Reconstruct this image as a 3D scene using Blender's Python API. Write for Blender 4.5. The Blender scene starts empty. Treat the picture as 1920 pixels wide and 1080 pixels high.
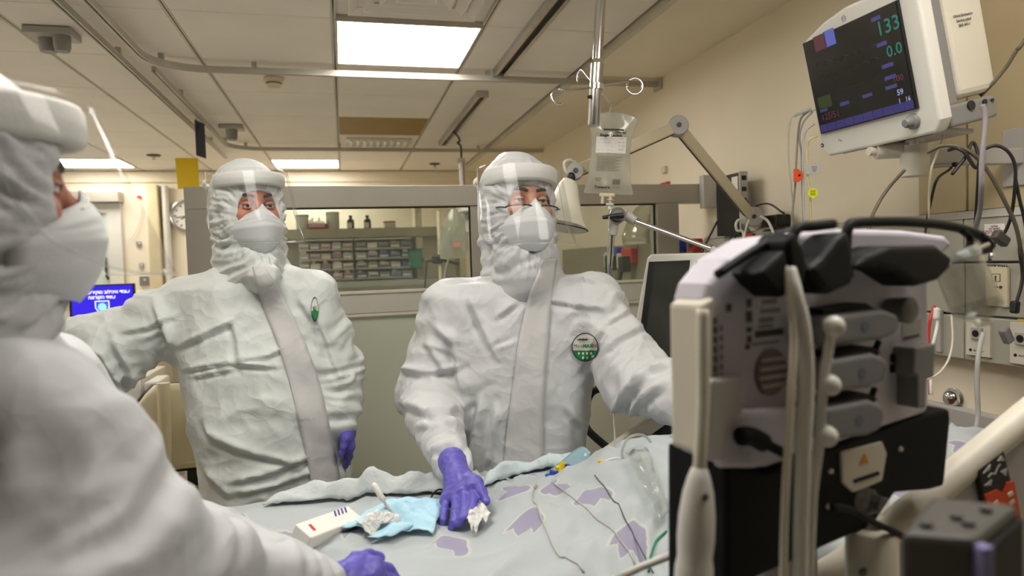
import bpy, bmesh, math, random
import numpy as np
from mathutils import Vector, Matrix
from mathutils.bvhtree import BVHTree

random.seed(7); RNG = np.random.default_rng(11)
SC = bpy.context.scene
COL = SC.collection

# ------------------------------------------------------------------ camera
CX, CY, ZC = 960.0, 540.0, 1.5
_v1 = np.array([645 - CX, 500 - CY]); _v2 = np.array([6100 - CX, 320 - CY])
FPX = float(np.sqrt(-(_v1 @ _v2)))                      # focal length in pixels of a 1920 px frame
_d1 = np.array([*_v1, FPX]); _d1 /= np.linalg.norm(_d1)  # room depth axis seen by the camera
_d2 = np.array([*_v2, FPX]); _d2 /= np.linalg.norm(_d2)  # room width axis
CAMR = np.stack([_d2, _d1, np.cross(_d2, _d1)])          # world = CAMR @ (right, down, forward)
CAMO = np.array([0, 0, ZC])
cam_d = bpy.data.cameras.new('camera'); cam = bpy.data.objects.new('camera', cam_d); COL.objects.link(cam)
cam_d.sensor_width = 36.0; cam_d.lens = FPX / 1920 * 36; cam_d.clip_start = 0.02; cam_d.clip_end = 60
_r, _u, _f = CAMR[:, 0], -CAMR[:, 1], CAMR[:, 2]
cam.matrix_world = Matrix(((_r[0], _u[0], -_f[0], 0), (_r[1], _u[1], -_f[1], 0), (_r[2], _u[2], -_f[2], ZC), (0, 0, 0, 1)))
cam_d.dof.use_dof = True; cam_d.dof.focus_distance = 2.0; cam_d.dof.aperture_fstop = 2.8
SC.camera = cam
# ------------------------------------------------------------------ world and exposure
W_ = bpy.data.worlds.new('world'); SC.world = W_; W_.use_nodes = True
W_.node_tree.nodes['Background'].inputs[0].default_value = (.9, .88, .84, 1)
W_.node_tree.nodes['Background'].inputs[1].default_value = 0.02
SC.view_settings.view_transform = 'Standard'; SC.view_settings.look = 'None'
SC.view_settings.gamma = 1.0; SC.view_settings.exposure = 0.36; SC.view_settings.use_curve_mapping = False
PANEL_LIGHT = 13.0           # radiance of the ceiling light panels

# ------------------------------------------------------------------ placing
def ray(x, y): return CAMR @ np.array([x - CX, y - CY, FPX])
def PY(x, y, Y): r = ray(x, y); return r * (Y / r[1]) + CAMO      # photo point on the plane at room depth Y
def PX(x, y, X): r = ray(x, y); return r * (X / r[0]) + CAMO
def PZ(x, y, Z): r = ray(x, y); return r * ((Z - ZC) / r[2]) + CAMO
def PD(x, y, D): return ray(x, y) * (D / FPX) + CAMO
def proj(p):
    c = CAMR.T @ (np.array(p) - CAMO); return np.array([CX + FPX * c[0] / c[2], CY + FPX * c[1] / c[2], c[2]])
def nrm(v): v = np.asarray(v, float); return v / (np.linalg.norm(v) + 1e-12)
def V3(*a): return np.array(a, float)

class Fr:
    """local frame: columns x, y, z"""
    def __init__(s, o, x=(1, 0, 0), y=(0, 1, 0), z=(0, 0, 1), k=1.0):
        s.k = k; s.o = np.array(o, float); s.R = np.stack([nrm(x), nrm(y), nrm(z)], 1)
    def __call__(s, p): return np.asarray(p, float) * s.k @ s.R.T + s.o
    def d(s, v): return np.asarray(v, float) * s.k @ s.R.T
    def inv(s, p): return (np.asarray(p, float) - s.o) @ s.R / s.k
    def hit(s, x, y, off=0.):   # where the sight line of a photo point meets this frame's xz plane at local y = off (local x, z)
        r = ray(x, y); n = s.R[:, 1]; t = ((s.o + n * off - CAMO) @ n) / (r @ n); q = s.inv(CAMO + r * t); return q[0], q[2]
def frame_n(o, n, up=(0, 0, 1)):   # faces along n = local -y
    y = -nrm(n); x = nrm(np.cross(y, up)); z = np.cross(x, y); return Fr(o, x, y, z)
ID = Fr((0, 0, 0))

# ------------------------------------------------------------------ materials
def lin(c):
    c = np.array(c, float) / 255; return tuple(np.where(c <= .04045, c / 12.92, ((c + .055) / 1.055) ** 2.4)) + (1.0,)
MATS = {}
def mat(name, col, rough=.5, metal=0., var=.06, scale=6., bump=0., bscale=60., emit=0., coat=0., spec=.5, sheen=0., trans=0., alpha=1., aniso=None):
    if name in MATS: return MATS[name]
    m = bpy.data.materials.new(name); m.use_nodes = True; nt = m.node_tree; N = nt.nodes; L = nt.links
    b = N['Principled BSDF']; c = lin(col)
    tc = N.new('ShaderNodeTexCoord'); nz = N.new('ShaderNodeTexNoise'); nz.inputs['Scale'].default_value = scale; nz.inputs['Detail'].default_value = 4
    L.new(tc.outputs['Object'], nz.inputs['Vector'])
    cr = N.new('ShaderNodeValToRGB'); lo = tuple(max(0, x * (1 - var)) for x in c[:3]) + (1,); hi = tuple(min(1, x * (1 + var)) for x in c[:3]) + (1,)
    cr.color_ramp.elements[0].position = .3; cr.color_ramp.elements[1].position = .7
    cr.color_ramp.elements[0].color = lo; cr.color_ramp.elements[1].color = hi
    L.new(nz.outputs['Fac'], cr.inputs[0]); L.new(cr.outputs[0], b.inputs['Base Color'])
    b.inputs['Roughness'].default_value = rough; b.inputs['Metallic'].default_value = metal
    b.inputs['Specular IOR Level'].default_value = spec; b.inputs['Coat Weight'].default_value = coat
    b.inputs['Transmission Weight'].default_value = trans; b.inputs['Alpha'].default_value = alpha
    if emit: L.new(cr.outputs[0], b.inputs['Emission Color']); b.inputs['Emission Strength'].default_value = emit
    if bump:
        n2 = N.new('ShaderNodeTexNoise'); n2.inputs['Scale'].default_value = bscale; n2.inputs['Detail'].default_value = 3
        L.new(tc.outputs['Object'], n2.inputs['Vector']); bp = N.new('ShaderNodeBump'); bp.inputs['Strength'].default_value = bump; bp.inputs['Distance'].default_value = .004
        L.new(n2.outputs['Fac'], bp.inputs['Height']); L.new(bp.outputs[0], b.inputs['Normal'])
    MATS[name] = m; return m
def clear_mat(name, tint=(255, 255, 255), refl=1.0, rough=.03, haze=0., hazecol=(235, 235, 230), ior=1.45):
    """thin clear film or pane: transparent with a fresnel sheen and some diffuse haze"""
    if name in MATS: return MATS[name]
    m = bpy.data.materials.new(name); m.use_nodes = True; nt = m.node_tree; N = nt.nodes; L = nt.links; N.clear()
    out = N.new('ShaderNodeOutputMaterial'); tr = N.new('ShaderNodeBsdfTransparent'); tr.inputs[0].default_value = lin(tint)
    gl = N.new('ShaderNodeBsdfGlossy'); gl.inputs['Roughness'].default_value = rough
    lw = N.new('ShaderNodeLayerWeight'); lw.inputs[0].default_value = .5
    pw = N.new('ShaderNodeMath'); pw.operation = 'POWER'; pw.inputs[1].default_value = 4.0; L.new(lw.outputs['Facing'], pw.inputs[0])
    mu = N.new('ShaderNodeMath'); mu.operation = 'MULTIPLY_ADD'; mu.inputs[1].default_value = .45 * refl; mu.inputs[2].default_value = .035 * refl; L.new(pw.outputs[0], mu.inputs[0])
    a = N.new('ShaderNodeMixShader')
    if haze:
        df = N.new('ShaderNodeBsdfDiffuse'); df.inputs[0].default_value = lin(hazecol); tl = N.new('ShaderNodeBsdfTranslucent'); tl.inputs[0].default_value = lin(hazecol)
        dd = N.new('ShaderNodeMixShader'); L.new(df.outputs[0], dd.inputs[1]); L.new(tl.outputs[0], dd.inputs[2])
        nz = N.new('ShaderNodeTexNoise'); nz.inputs['Scale'].default_value = 14; tc = N.new('ShaderNodeTexCoord'); L.new(tc.outputs['Object'], nz.inputs['Vector'])
        mr = N.new('ShaderNodeMapRange'); mr.inputs[3].default_value = haze * .7; mr.inputs[4].default_value = haze * 1.3; L.new(nz.outputs['Fac'], mr.inputs[0])
        h = N.new('ShaderNodeMixShader'); L.new(mr.outputs[0], h.inputs[0]); L.new(tr.outputs[0], h.inputs[1]); L.new(dd.outputs[0], h.inputs[2]); base = h
    else: base = tr
    L.new(mu.outputs[0], a.inputs[0]); L.new(base.outputs[0], a.inputs[1]); L.new(gl.outputs[0], a.inputs[2]); L.new(a.outputs[0], out.inputs[0])
    MATS[name] = m; return m

# ------------------------------------------------------------------ scene objects
def tag(o, label=None, cat=None, group=None, kind=None):
    if label: o['label'] = label
    if cat: o['category'] = cat
    if group: o['group'] = group
    if kind: o['kind'] = kind
    return o
def thing(name, label, cat, loc, group=None):
    o = bpy.data.objects.new(name, None); COL.objects.link(o); o.location = loc; o.empty_display_size = .05
    return tag(o, label, cat, group)
def root_loc(o):
    p = np.zeros(3)
    while o is not None: p += np.array(o.location); o = o.parent
    return p
class MB:
    def __init__(s, fr=None): s.v = []; s.f = []; s.fr = fr or ID
    def add(s, vs, fs):
        n = len(s.v); s.v.extend([tuple(q) for q in s.fr(np.array(vs, float))]); s.f.extend([tuple(n + i for i in f) for f in fs]); return s
    def box(s, c, size, R=None):
        x, y, z = np.array(size) / 2
        vs = np.array([(-x, -y, -z), (x, -y, -z), (x, y, -z), (-x, y, -z), (-x, -y, z), (x, -y, z), (x, y, z), (-x, y, z)])
        if R is not None: vs = vs @ np.array(R).T
        return s.add(vs + np.array(c), [(0, 3, 2, 1), (4, 5, 6, 7), (0, 1, 5, 4), (1, 2, 6, 5), (2, 3, 7, 6), (3, 0, 4, 7)])
    def bb(s, x0, x1, y0, y1, z0, z1): return s.box(((x0 + x1) / 2, (y0 + y1) / 2, (z0 + z1) / 2), (abs(x1 - x0), abs(y1 - y0), abs(z1 - z0)))
    def bar(s, a, b, w, t, up=(0, 0, 1)):    # box beam from a to b
        a, b = np.array(a, float), np.array(b, float); d = nrm(b - a); x = np.cross(d, up); x = nrm(x) if np.linalg.norm(x) > 1e-6 else V3(1, 0, 0); z = np.cross(x, d)
        vs = [p + x * sx * w / 2 + z * sz * t / 2 for p in (a, b) for sx, sz in ((-1, -1), (1, -1), (1, 1), (-1, 1))]
        return s.add(vs, [(3, 2, 1, 0), (4, 5, 6, 7), (0, 1, 5, 4), (1, 2, 6, 5), (2, 3, 7, 6), (3, 0, 4, 7)])
    def tube(s, pts, r, n=10, caps=True, closed=False):
        pts = np.array(pts, float); m = len(pts); r = np.full(m, r) if np.isscalar(r) else np.array(r, float)
        t = np.zeros_like(pts); t[1:-1] = pts[2:] - pts[:-2]; t[0] = pts[1] - pts[0]; t[-1] = pts[-1] - pts[-2]
        if closed: t[0] = t[-1] = pts[1] - pts[-2]
        t = np.array([nrm(q) for q in t]); u = np.cross(t[0], (0, 0, 1.)); u = nrm(u) if np.linalg.norm(u) > 1e-3 else V3(1, 0, 0)
        vs = []
        for i in range(m):
            u = nrm(u - t[i] * (u @ t[i])); w = np.cross(t[i], u)
            for k in range(n):
                a = 2 * math.pi * k / n; vs.append(pts[i] + r[i] * (u * math.cos(a) + w * math.sin(a)))
        fs = [(i * n + k, i * n + (k + 1) % n, (i + 1) * n + (k + 1) % n, (i + 1) * n + k) for i in range(m - 1) for k in range(n)]
        if caps and not closed: fs += [tuple(range(n - 1, -1, -1)), tuple((m - 1) * n + k for k in range(n))]
        return s.add(vs, fs)
    def lathe(s, prof, o=(0, 0, 0), axis=(0, 0, 1), n=24, caps=True):   # prof: (radius, height)
        ax = nrm(axis); x = nrm(np.cross(ax, (0, 1, 0) if abs(ax[1]) < .9 else (1, 0, 0))); y = np.cross(ax, x); o = np.array(o, float)
        vs = [o + ax * h + r * (x * math.cos(2 * math.pi * k / n) + y * math.sin(2 * math.pi * k / n)) for r, h in prof for k in range(n)]
        m = len(prof); fs = [(i * n + k, i * n + (k + 1) % n, (i + 1) * n + (k + 1) % n, (i + 1) * n + k) for i in range(m - 1) for k in range(n)]
        if caps: fs += [tuple(range(n - 1, -1, -1)), tuple((m - 1) * n + k for k in range(n))]
        return s.add(vs, fs)
    def cyl(s, a, b, r, n=20, r2=None): return s.tube([a, b], [r, r if r2 is None else r2], n)
    def ball(s, c, r, n=14):
        r = np.full(3, r) if np.isscalar(r) else np.array(r); vs = [(0, 0, -1)]; m = n // 2
        for i in range(1, m):
            p = -math.pi / 2 + math.pi * i / m; vs += [(math.cos(p) * math.cos(2 * math.pi * k / n), math.cos(p) * math.sin(2 * math.pi * k / n), math.sin(p)) for k in range(n)]
        vs.append((0, 0, 1)); fs = [(0, 1 + (k + 1) % n, 1 + k) for k in range(n)]
        for i in range(m - 2): fs += [(1 + i * n + k, 1 + i * n + (k + 1) % n, 1 + (i + 1) * n + (k + 1) % n, 1 + (i + 1) * n + k) for k in range(n)]
        e = len(vs) - 1; fs += [(e, e - n + k, e - n + (k + 1) % n) for k in range(n)]
        return s.add(np.array(vs) * r + np.array(c), fs)
    def prism(s, poly, y0, y1, ax='xz'):     # polygon in local xz (or xy) extruded along the third axis
        n = len(poly)
        mk = (lambda p, h: (p[0], h, p[1])) if ax == 'xz' else ((lambda p, h: (p[0], p[1], h)) if ax == 'xy' else (lambda p, h: (h, p[0], p[1])))
        vs = [mk(p, y0) for p in poly] + [mk(p, y1) for p in poly]
        return s.add(vs, [tuple(range(n)), tuple(range(2 * n - 1, n - 1, -1))] + [(i, i + n, (i + 1) % n + n, (i + 1) % n) for i in range(n)])
    def grid(s, P):
        P = np.array(P, float); a, b = P.shape[:2]
        return s.add(P.reshape(-1, 3), [(i * b + j, (i + 1) * b + j, (i + 1) * b + j + 1, i * b + j + 1) for i in range(a - 1) for j in range(b - 1)])
    def build(s, name, m, parent=None, smooth=None, bevel=0, origin=None, solid=0, kind=None, subsurf=0, recalc=True, seg=2):
        vs = np.array(s.v); me = bpy.data.meshes.new(name); o = bpy.data.objects.new(name, me); COL.objects.link(o)
        if parent is not None: o.parent = parent; off = root_loc(parent)
        else:
            off = np.array(origin, float) if origin is not None else V3((vs[:, 0].min() + vs[:, 0].max()) / 2, (vs[:, 1].min() + vs[:, 1].max()) / 2, vs[:, 2].min()); o.location = off
        me.from_pydata((vs - off).tolist(), [], s.f); me.materials.append(m)
        if recalc:
            bm = bmesh.new(); bm.from_mesh(me); bmesh.ops.recalc_face_normals(bm, faces=bm.faces); bm.to_mesh(me); bm.free()
        if smooth is not None:
            me.shade_smooth()
            if smooth < 179: me.set_sharp_from_angle(angle=math.radians(smooth))
        if solid: md = o.modifiers.new('thickness', 'SOLIDIFY'); md.thickness = solid; md.offset = 0
        if bevel: md = o.modifiers.new('bevel', 'BEVEL'); md.width = bevel; md.segments = seg; md.limit_method = 'ANGLE'; md.angle_limit = math.radians(40)
        if subsurf: md = o.modifiers.new('sub', 'SUBSURF'); md.levels = subsurf; md.render_levels = subsurf
        if kind: o['kind'] = kind
        return o
def copy_tree(o, parent=None):
    c = o.copy(); COL.objects.link(c); c.parent = parent
    for ch in list(o.children): copy_tree(ch, c)
    return c
def smooth_path(pts, n=8):       # Catmull-Rom through the points
    P = [np.array(p, float) for p in pts]; P = [2 * P[0] - P[1]] + P + [2 * P[-1] - P[-2]]; out = []
    for i in range(1, len(P) - 2):
        for k in range(n):
            t = k / n; a, b, c, d = P[i - 1:i + 3]
            out.append(.5 * ((2 * b) + (c - a) * t + (2 * a - 5 * b + 4 * c - d) * t * t + (3 * b - a - 3 * c + d) * t ** 3))
    out.append(P[-2]); return np.array(out)
def rrect(w, h, r, n=4, cx=0, cy=0):
    out = []
    for sx, sy, a0 in ((1, 1, 0), (-1, 1, 90), (-1, -1, 180), (1, -1, 270)):
        for k in range(n + 1):
            a = math.radians(a0 + 90 * k / n); out.append((cx + sx * (w / 2 - r) + r * math.cos(a), cy + sy * (h / 2 - r) + r * math.sin(a)))
    return out
def text_mesh(body, size, align='CENTER', rtl=False, bold=0.0, space=1.0):
    """vertices (x right, z up) and faces of flat lettering"""
    cu = bpy.data.curves.new('lettering', 'FONT'); cu.body = body[::-1] if rtl else body; cu.size = size; cu.align_x = align; cu.align_y = 'CENTER'
    cu.offset = bold; cu.space_character = space; cu.resolution_u = 2
    ob = bpy.data.objects.new('lettering', cu); COL.objects.link(ob); dg = bpy.context.evaluated_depsgraph_get()
    me = bpy.data.meshes.new_from_object(ob.evaluated_get(dg)); vs = np.array([v.co[:] for v in me.vertices]).reshape(-1, 3); fs = [tuple(p.vertices) for p in me.polygons]
    bpy.data.objects.remove(ob); bpy.data.curves.remove(cu); bpy.data.meshes.remove(me); return vs, fs
def letters(name, body, size, fr, x, z, m, parent, y=-.0006, **kw):
    vs, fs = text_mesh(body, size, **kw)
    if len(vs) == 0: return None
    b = MB(fr); b.add(np.stack([vs[:, 0] + x, np.full(len(vs), y), vs[:, 1] + z], 1), fs); return b.build(name, m, parent, recalc=False)

# ------------------------------------------------------------------ implicit surfaces for bodies and soft things
def rcone(a, b, ra, rb):
    a, b = np.array(a, float), np.array(b, float); ab = b - a; l2 = ab @ ab + 1e-12
    def f(P):
        q = P - a; t = np.clip((q @ ab) / l2, 0, 1); return np.linalg.norm(q - t[:, None] * ab, axis=1) - (ra + (rb - ra) * t)
    return f
def ell(c, r, fr=None):
    c, r = np.array(c, float), np.array(r, float)
    def f(P):
        q = (fr.inv(P) - c) if fr is not None else P - c
        k0 = np.linalg.norm(q / r, axis=1); k1 = np.linalg.norm(q / (r * r), axis=1) + 1e-9; return k0 * (k0 - 1) / k1 * (fr.k if fr is not None else 1.0)
    return f
def loft(keys, ex, ey):
    """upright body of elliptical sections; keys: (z, cx, cy, half width, half depth); ex, ey horizontal axes"""
    K = np.array(sorted(keys), float); ex, ey = nrm(ex), nrm(ey)
    def f(P):
        z = P[:, 2]; g = [np.interp(z, K[:, 0], K[:, i]) for i in range(1, 5)]
        dx = (P[:, 0] - g[0]) * ex[0] + (P[:, 1] - g[1]) * ex[1]; dy = (P[:, 0] - g[0]) * ey[0] + (P[:, 1] - g[1]) * ey[1]
        d = ((np.abs(dx / g[2]) ** 2.4 + np.abs(dy / g[3]) ** 2.4) ** (1 / 2.4) - 1) * np.minimum(g[2], g[3])
        return np.maximum(d, np.maximum(z - K[-1, 0], K[0, 0] - z))
    return f
def smin(a, b, k):
    h = np.maximum(k - np.abs(a - b), 0) / k; return np.minimum(a, b) - h * h * k * .25
def smax(a, b, k): return -smin(-a, -b, k)
def field(ops, P):
    d = None
    for op, fn, k in ops:
        e = fn(P)
        if d is None: d = e
        elif op == '+': d = smin(d, e, k)
        elif op == '-': d = smax(d, -e, k)
        elif op == '&': d = smax(d, e, k)
    return d
def nets(ops, lo, hi, h):
    lo, hi = np.array(lo, float), np.array(hi, float); n = np.ceil((hi - lo) / h).astype(int) + 1
    ax = [lo[i] + h * np.arange(n[i]) for i in range(3)]; F = np.empty(tuple(n), np.float64)
    YY, ZZ = np.meshgrid(ax[1], ax[2], indexing='ij'); step = max(1, int(400000 / YY.size))
    for i in range(0, n[0], step):
        xs = ax[0][i:i + step]; P = np.empty((len(xs),) + YY.shape + (3,)); P[..., 0] = xs[:, None, None]; P[..., 1] = YY; P[..., 2] = ZZ
        F[i:i + step] = field(ops, P.reshape(-1, 3)).reshape(P.shape[:3])
    S = F < 0; c = [n[0] - 1, n[1] - 1, n[2] - 1]
    cnt = np.zeros(c, int)
    for i in (0, 1):
        for j in (0, 1):
            for k in (0, 1): cnt += S[i:i + c[0], j:j + c[1], k:k + c[2]]
    mix = (cnt > 0) & (cnt < 8); idx = np.argwhere(mix); vid = -np.ones(c, int); vid[mix] = np.arange(len(idx))
    acc = np.zeros((len(idx), 3)); num = np.zeros(len(idx)); I, J, K = idx.T
    for a in range(3):
        o = [0, 1, 2]; o.remove(a)
        for p in (0, 1):
            for q in (0, 1):
                A = np.zeros(3, int); A[o[0]] = p; A[o[1]] = q; B = A.copy(); B[a] = 1
                fa = F[I + A[0], J + A[1], K + A[2]]; fb = F[I + B[0], J + B[1], K + B[2]]; x = (fa < 0) != (fb < 0)
                t = np.where(x, fa / np.where(x, fa - fb, 1), 0); pos = A + t[:, None] * (B - A); acc[x] += pos[x]; num[x] += 1
    V = (idx + acc / num[:, None]) * h + lo; faces = []
    for a in range(3):
        sl0 = [slice(None)] * 3; sl1 = [slice(None)] * 3; sl0[a] = slice(0, -1); sl1[a] = slice(1, None)
        X = np.argwhere(S[tuple(sl0)] != S[tuple(sl1)]); b_, c_ = (a + 1) % 3, (a + 2) % 3
        X = X[(X[:, b_] > 0) & (X[:, c_] > 0) & (X[:, b_] < c[b_]) & (X[:, c_] < c[c_])]
        e1 = np.zeros(3, int); e1[b_] = 1; e2 = np.zeros(3, int); e2[c_] = 1
        g = lambda d: vid[tuple((X - d).T)]
        q = np.stack([g(e1 + e2), g(e2), g(0 * e1), g(e1)], 1); ins = S[tuple(X.T)]; q[~ins] = q[~ins][:, ::-1]; faces.append(q)
    Fc = np.concatenate(faces); Fc = Fc[(Fc >= 0).all(1)]; return V, Fc
def vnormals(V, Fc):
    n = np.cross(V[Fc[:, 2]] - V[Fc[:, 0]], V[Fc[:, 3]] - V[Fc[:, 1]]); out = np.zeros_like(V)
    for i in range(4): np.add.at(out, Fc[:, i], n)
    return out / (np.linalg.norm(out, axis=1, keepdims=True) + 1e-12)
def relax(V, Fc, it=2, w=.5):
    for _ in range(it):
        s = np.zeros_like(V); c = np.zeros(len(V))
        for i in range(4):
            for j in ((i + 1) % 4, (i + 3) % 4): np.add.at(s, Fc[:, i], V[Fc[:, j]]); np.add.at(c, Fc[:, i], 1)
        V = V * (1 - w) + w * s / np.maximum(c, 1)[:, None]
    return V
_perm = RNG.permutation(256); _perm = np.concatenate([_perm, _perm, _perm]); _grad = RNG.normal(size=(256, 3)); _grad /= np.linalg.norm(_grad, axis=1, keepdims=True)
def pnoise(P):
    P = np.asarray(P, float); i = np.floor(P).astype(int); f = P - i; u = f * f * f * (f * (f * 6 - 15) + 10); i &= 255; out = 0
    for a in (0, 1):
        for b in (0, 1):
            for c in (0, 1):
                g = _grad[_perm[_perm[_perm[(i[:, 0] + a) & 255] + ((i[:, 1] + b) & 255)] + ((i[:, 2] + c) & 255)] & 255]
                d = (g * (f - np.array([a, b, c]))).sum(1)
                out = out + d * (u[:, 0] if a else 1 - u[:, 0]) * (u[:, 1] if b else 1 - u[:, 1]) * (u[:, 2] if c else 1 - u[:, 2])
    return out * 1.6
def mesh_obj(name, V, Fc, m, parent, smooth=True):
    off = root_loc(parent); me = bpy.data.meshes.new(name); me.from_pydata((V - off).tolist(), [], [tuple(map(int, f)) for f in Fc]); me.materials.append(m)
    if smooth: me.shade_smooth()
    o = bpy.data.objects.new(name, me); COL.objects.link(o); o.parent = parent; return o
def bvh_of(V, Fc): return BVHTree.FromPolygons([tuple(v) for v in V], [tuple(map(int, f)) for f in Fc])
def on_surface(bvh, x, y, off=.003):     # the surface point under a photo point, lifted by off
    r = nrm(ray(x, y)); best = None
    for bv in (bvh if isinstance(bvh, (list, tuple)) else [bvh]):
        h = bv.ray_cast(Vector(CAMO), Vector(r))
        if h[0] is not None and (best is None or h[3] < best[3]): best = h
    return None if best is None else np.array(best[0]) - r * off
# ------------------------------------------------------------------ the palette
M_tile = mat('ceiling_tile', (238, 231, 221), .7, var=.03, scale=3)
M_plenum = mat('ceiling_gap', (60, 55, 48), .9)
M_tbar = mat('ceiling_bar', (200, 192, 175), .45)
M_wall = mat('cream_wall_paint', (235, 223, 199), .75, var=.03, scale=2, bump=.05, bscale=120)
M_wallfar = mat('far_wall_paint', (242, 231, 208), .7, var=.03, scale=1.5)
M_floor = mat('vinyl_floor', (196, 194, 188), .35, var=.08, scale=9)
M_steel = mat('brushed_steel', (190, 188, 184), .28, metal=1., var=.08, scale=30)
M_chrome = mat('chrome', (225, 224, 222), .12, metal=1., var=.03)
M_alu = mat('anodised_aluminium', (176, 170, 158), .42, metal=.55, var=.04)
M_railmetal = mat('enamelled_rail', (192, 188, 176), .4, metal=.2, var=.03)
M_dark = mat('black_plastic', (18, 18, 19), .42, var=.1)
M_rubber = mat('black_rubber', (24, 23, 23), .7, var=.1)
M_white = mat('white_plastic', (220, 217, 208), .38, var=.02)
M_offwhite = mat('off_white_plastic', (214, 207, 190), .45, var=.03)
M_grey = mat('grey_plastic', (128, 126, 124), .45, var=.04)
M_lgrey = mat('light_grey_plastic', (178, 174, 168), .45, var=.03)
M_dgrey = mat('dark_grey_plastic', (70, 69, 66), .5, var=.05)
M_cream = mat('cream_plastic', (216, 204, 172), .45, var=.03)
M_panelgrey = mat('panel_grey_green', (204, 207, 190), .45, var=.03, scale=2)
M_red = mat('red_plastic', (190, 48, 36), .45, var=.05)
M_blue = mat('blue_plastic', (40, 62, 168), .45, var=.05)
M_green = mat('green_plastic', (28, 128, 92), .45, var=.06)
M_orange = mat('orange_plastic', (214, 74, 30), .5, var=.05)
M_yellow = mat('yellow_card', (224, 190, 16), .6, var=.03)
M_navy = mat('navy_card', (38, 38, 72), .6)
M_ink = mat('black_ink', (28, 28, 30), .6)
M_redink = mat('red_ink', (150, 40, 40), .6)
M_paper = mat('white_paper', (232, 228, 220), .8, var=.02)
M_skin = mat('skin', (196, 140, 112), .5, var=.10, scale=24, bump=.15, bscale=300)
M_skin2 = mat('skin_tan', (178, 112, 84), .5, var=.10, scale=24, bump=.15, bscale=300)
M_hair = mat('dark_hair', (30, 22, 18), .6)
M_eye = mat('eye_white', (222, 214, 206), .2)
M_iris = mat('dark_iris', (40, 26, 18), .15)
M_glove = mat('purple_nitrile', (92, 84, 178), .42, var=.08, scale=40, bump=.25, bscale=90)
M_foam = mat('white_foam', (216, 217, 212), .8, var=.02, bump=.2, bscale=220)
M_mask = mat('respirator_fabric', (210, 212, 214), .85, var=.015, bump=.12, bscale=260)
M_wood = mat('brown_wood', (140, 84, 46), .5, var=.15, scale=14)
M_visor = clear_mat('clear_visor', (252, 252, 252), .28, .05, haze=.025)
M_pane = clear_mat('window_glass', (246, 250, 246), .8, .02, haze=.05, hazecol=(214, 216, 206))
M_film = clear_mat('clear_plastic_film', (244, 246, 246), 1.6, .12, haze=.22)
M_cup = clear_mat('clear_moulded_plastic', (242, 242, 240), 1.5, .08, haze=.02)
M_tubing = clear_mat('clear_tubing', (228, 232, 230), 1.6, .1, haze=.4)
M_bagfilm = clear_mat('fluid_bag_film', (238, 238, 232), 1.2, .10, haze=.42, hazecol=(224, 222, 212))
M_bluefilm = clear_mat('pale_blue_film', (206, 232, 240), 1.4, .15, haze=.55, hazecol=(214, 236, 240))
M_frost = mat('frosted_door_glass', (206, 218, 206), .35, var=.03)

def cloth_mat(name, col, bstr=.55, scale=9., rough=.55, var=.03):
    m = mat(name, col, rough, var=var, scale=5); nt = m.node_tree; N = nt.nodes; L = nt.links; b = N['Principled BSDF']
    tc = N.new('ShaderNodeTexCoord'); nz = N.new('ShaderNodeTexNoise'); nz.inputs['Scale'].default_value = scale * .6; nz.inputs['Detail'].default_value = 3
    L.new(tc.outputs['Object'], nz.inputs['Vector'])
    mx = N.new('ShaderNodeVectorMath'); mx.operation = 'MULTIPLY_ADD'; mx.inputs[1].default_value = (.22, .22, .22)
    L.new(nz.outputs['Color'], mx.inputs[0]); L.new(tc.outputs['Object'], mx.inputs[2])
    vo = N.new('ShaderNodeTexVoronoi'); vo.feature = 'F1'; vo.inputs['Scale'].default_value = scale; L.new(mx.outputs[0], vo.inputs['Vector'])
    v2 = N.new('ShaderNodeTexVoronoi'); v2.feature = 'F1'; v2.inputs['Scale'].default_value = scale * 2.7; L.new(mx.outputs[0], v2.inputs['Vector'])
    ad = N.new('ShaderNodeMath'); ad.operation = 'MULTIPLY_ADD'; ad.inputs[1].default_value = .35; L.new(v2.outputs['Distance'], ad.inputs[0]); L.new(vo.outputs['Distance'], ad.inputs[2])
    bp = N.new('ShaderNodeBump'); bp.inputs['Strength'].default_value = bstr; bp.inputs['Distance'].default_value = .02
    L.new(ad.outputs[0], bp.inputs['Height']); L.new(bp.outputs[0], b.inputs['Normal']); return m
M_suit = cloth_mat('white_coverall_fabric', (198, 199, 200), .6, 8.)
M_suit2 = cloth_mat('white_coverall_fabric_cool', (206, 210, 207), .75, 7.)
M_suit3 = cloth_mat('white_coverall_fabric_near', (188, 190, 192), .5, 7.)
M_flap = cloth_mat('coverall_flap', (196, 195, 194), .4, 8.)
M_towel = cloth_mat('white_drape', (194, 200, 200), .3, 12.)
M_bluepad = cloth_mat('pale_blue_pad', (176, 216, 234), .3, 14., .7)
M_tissue = cloth_mat('crumpled_tissue', (228, 228, 224), .4, 30., .8)
# ------------------------------------------------------------------ the room
ZT = 2.55; XW = 1.84; XL = -3.5; YF = 7.7; YB = -4.85
b = MB(); b.bb(XL - .1, XW + .1, YB - .1, YF + .1, -.06, 0); floor = b.build('floor', M_floor); tag(floor, 'grey vinyl hospital floor under the bed', 'floor', kind='structure')
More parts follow.
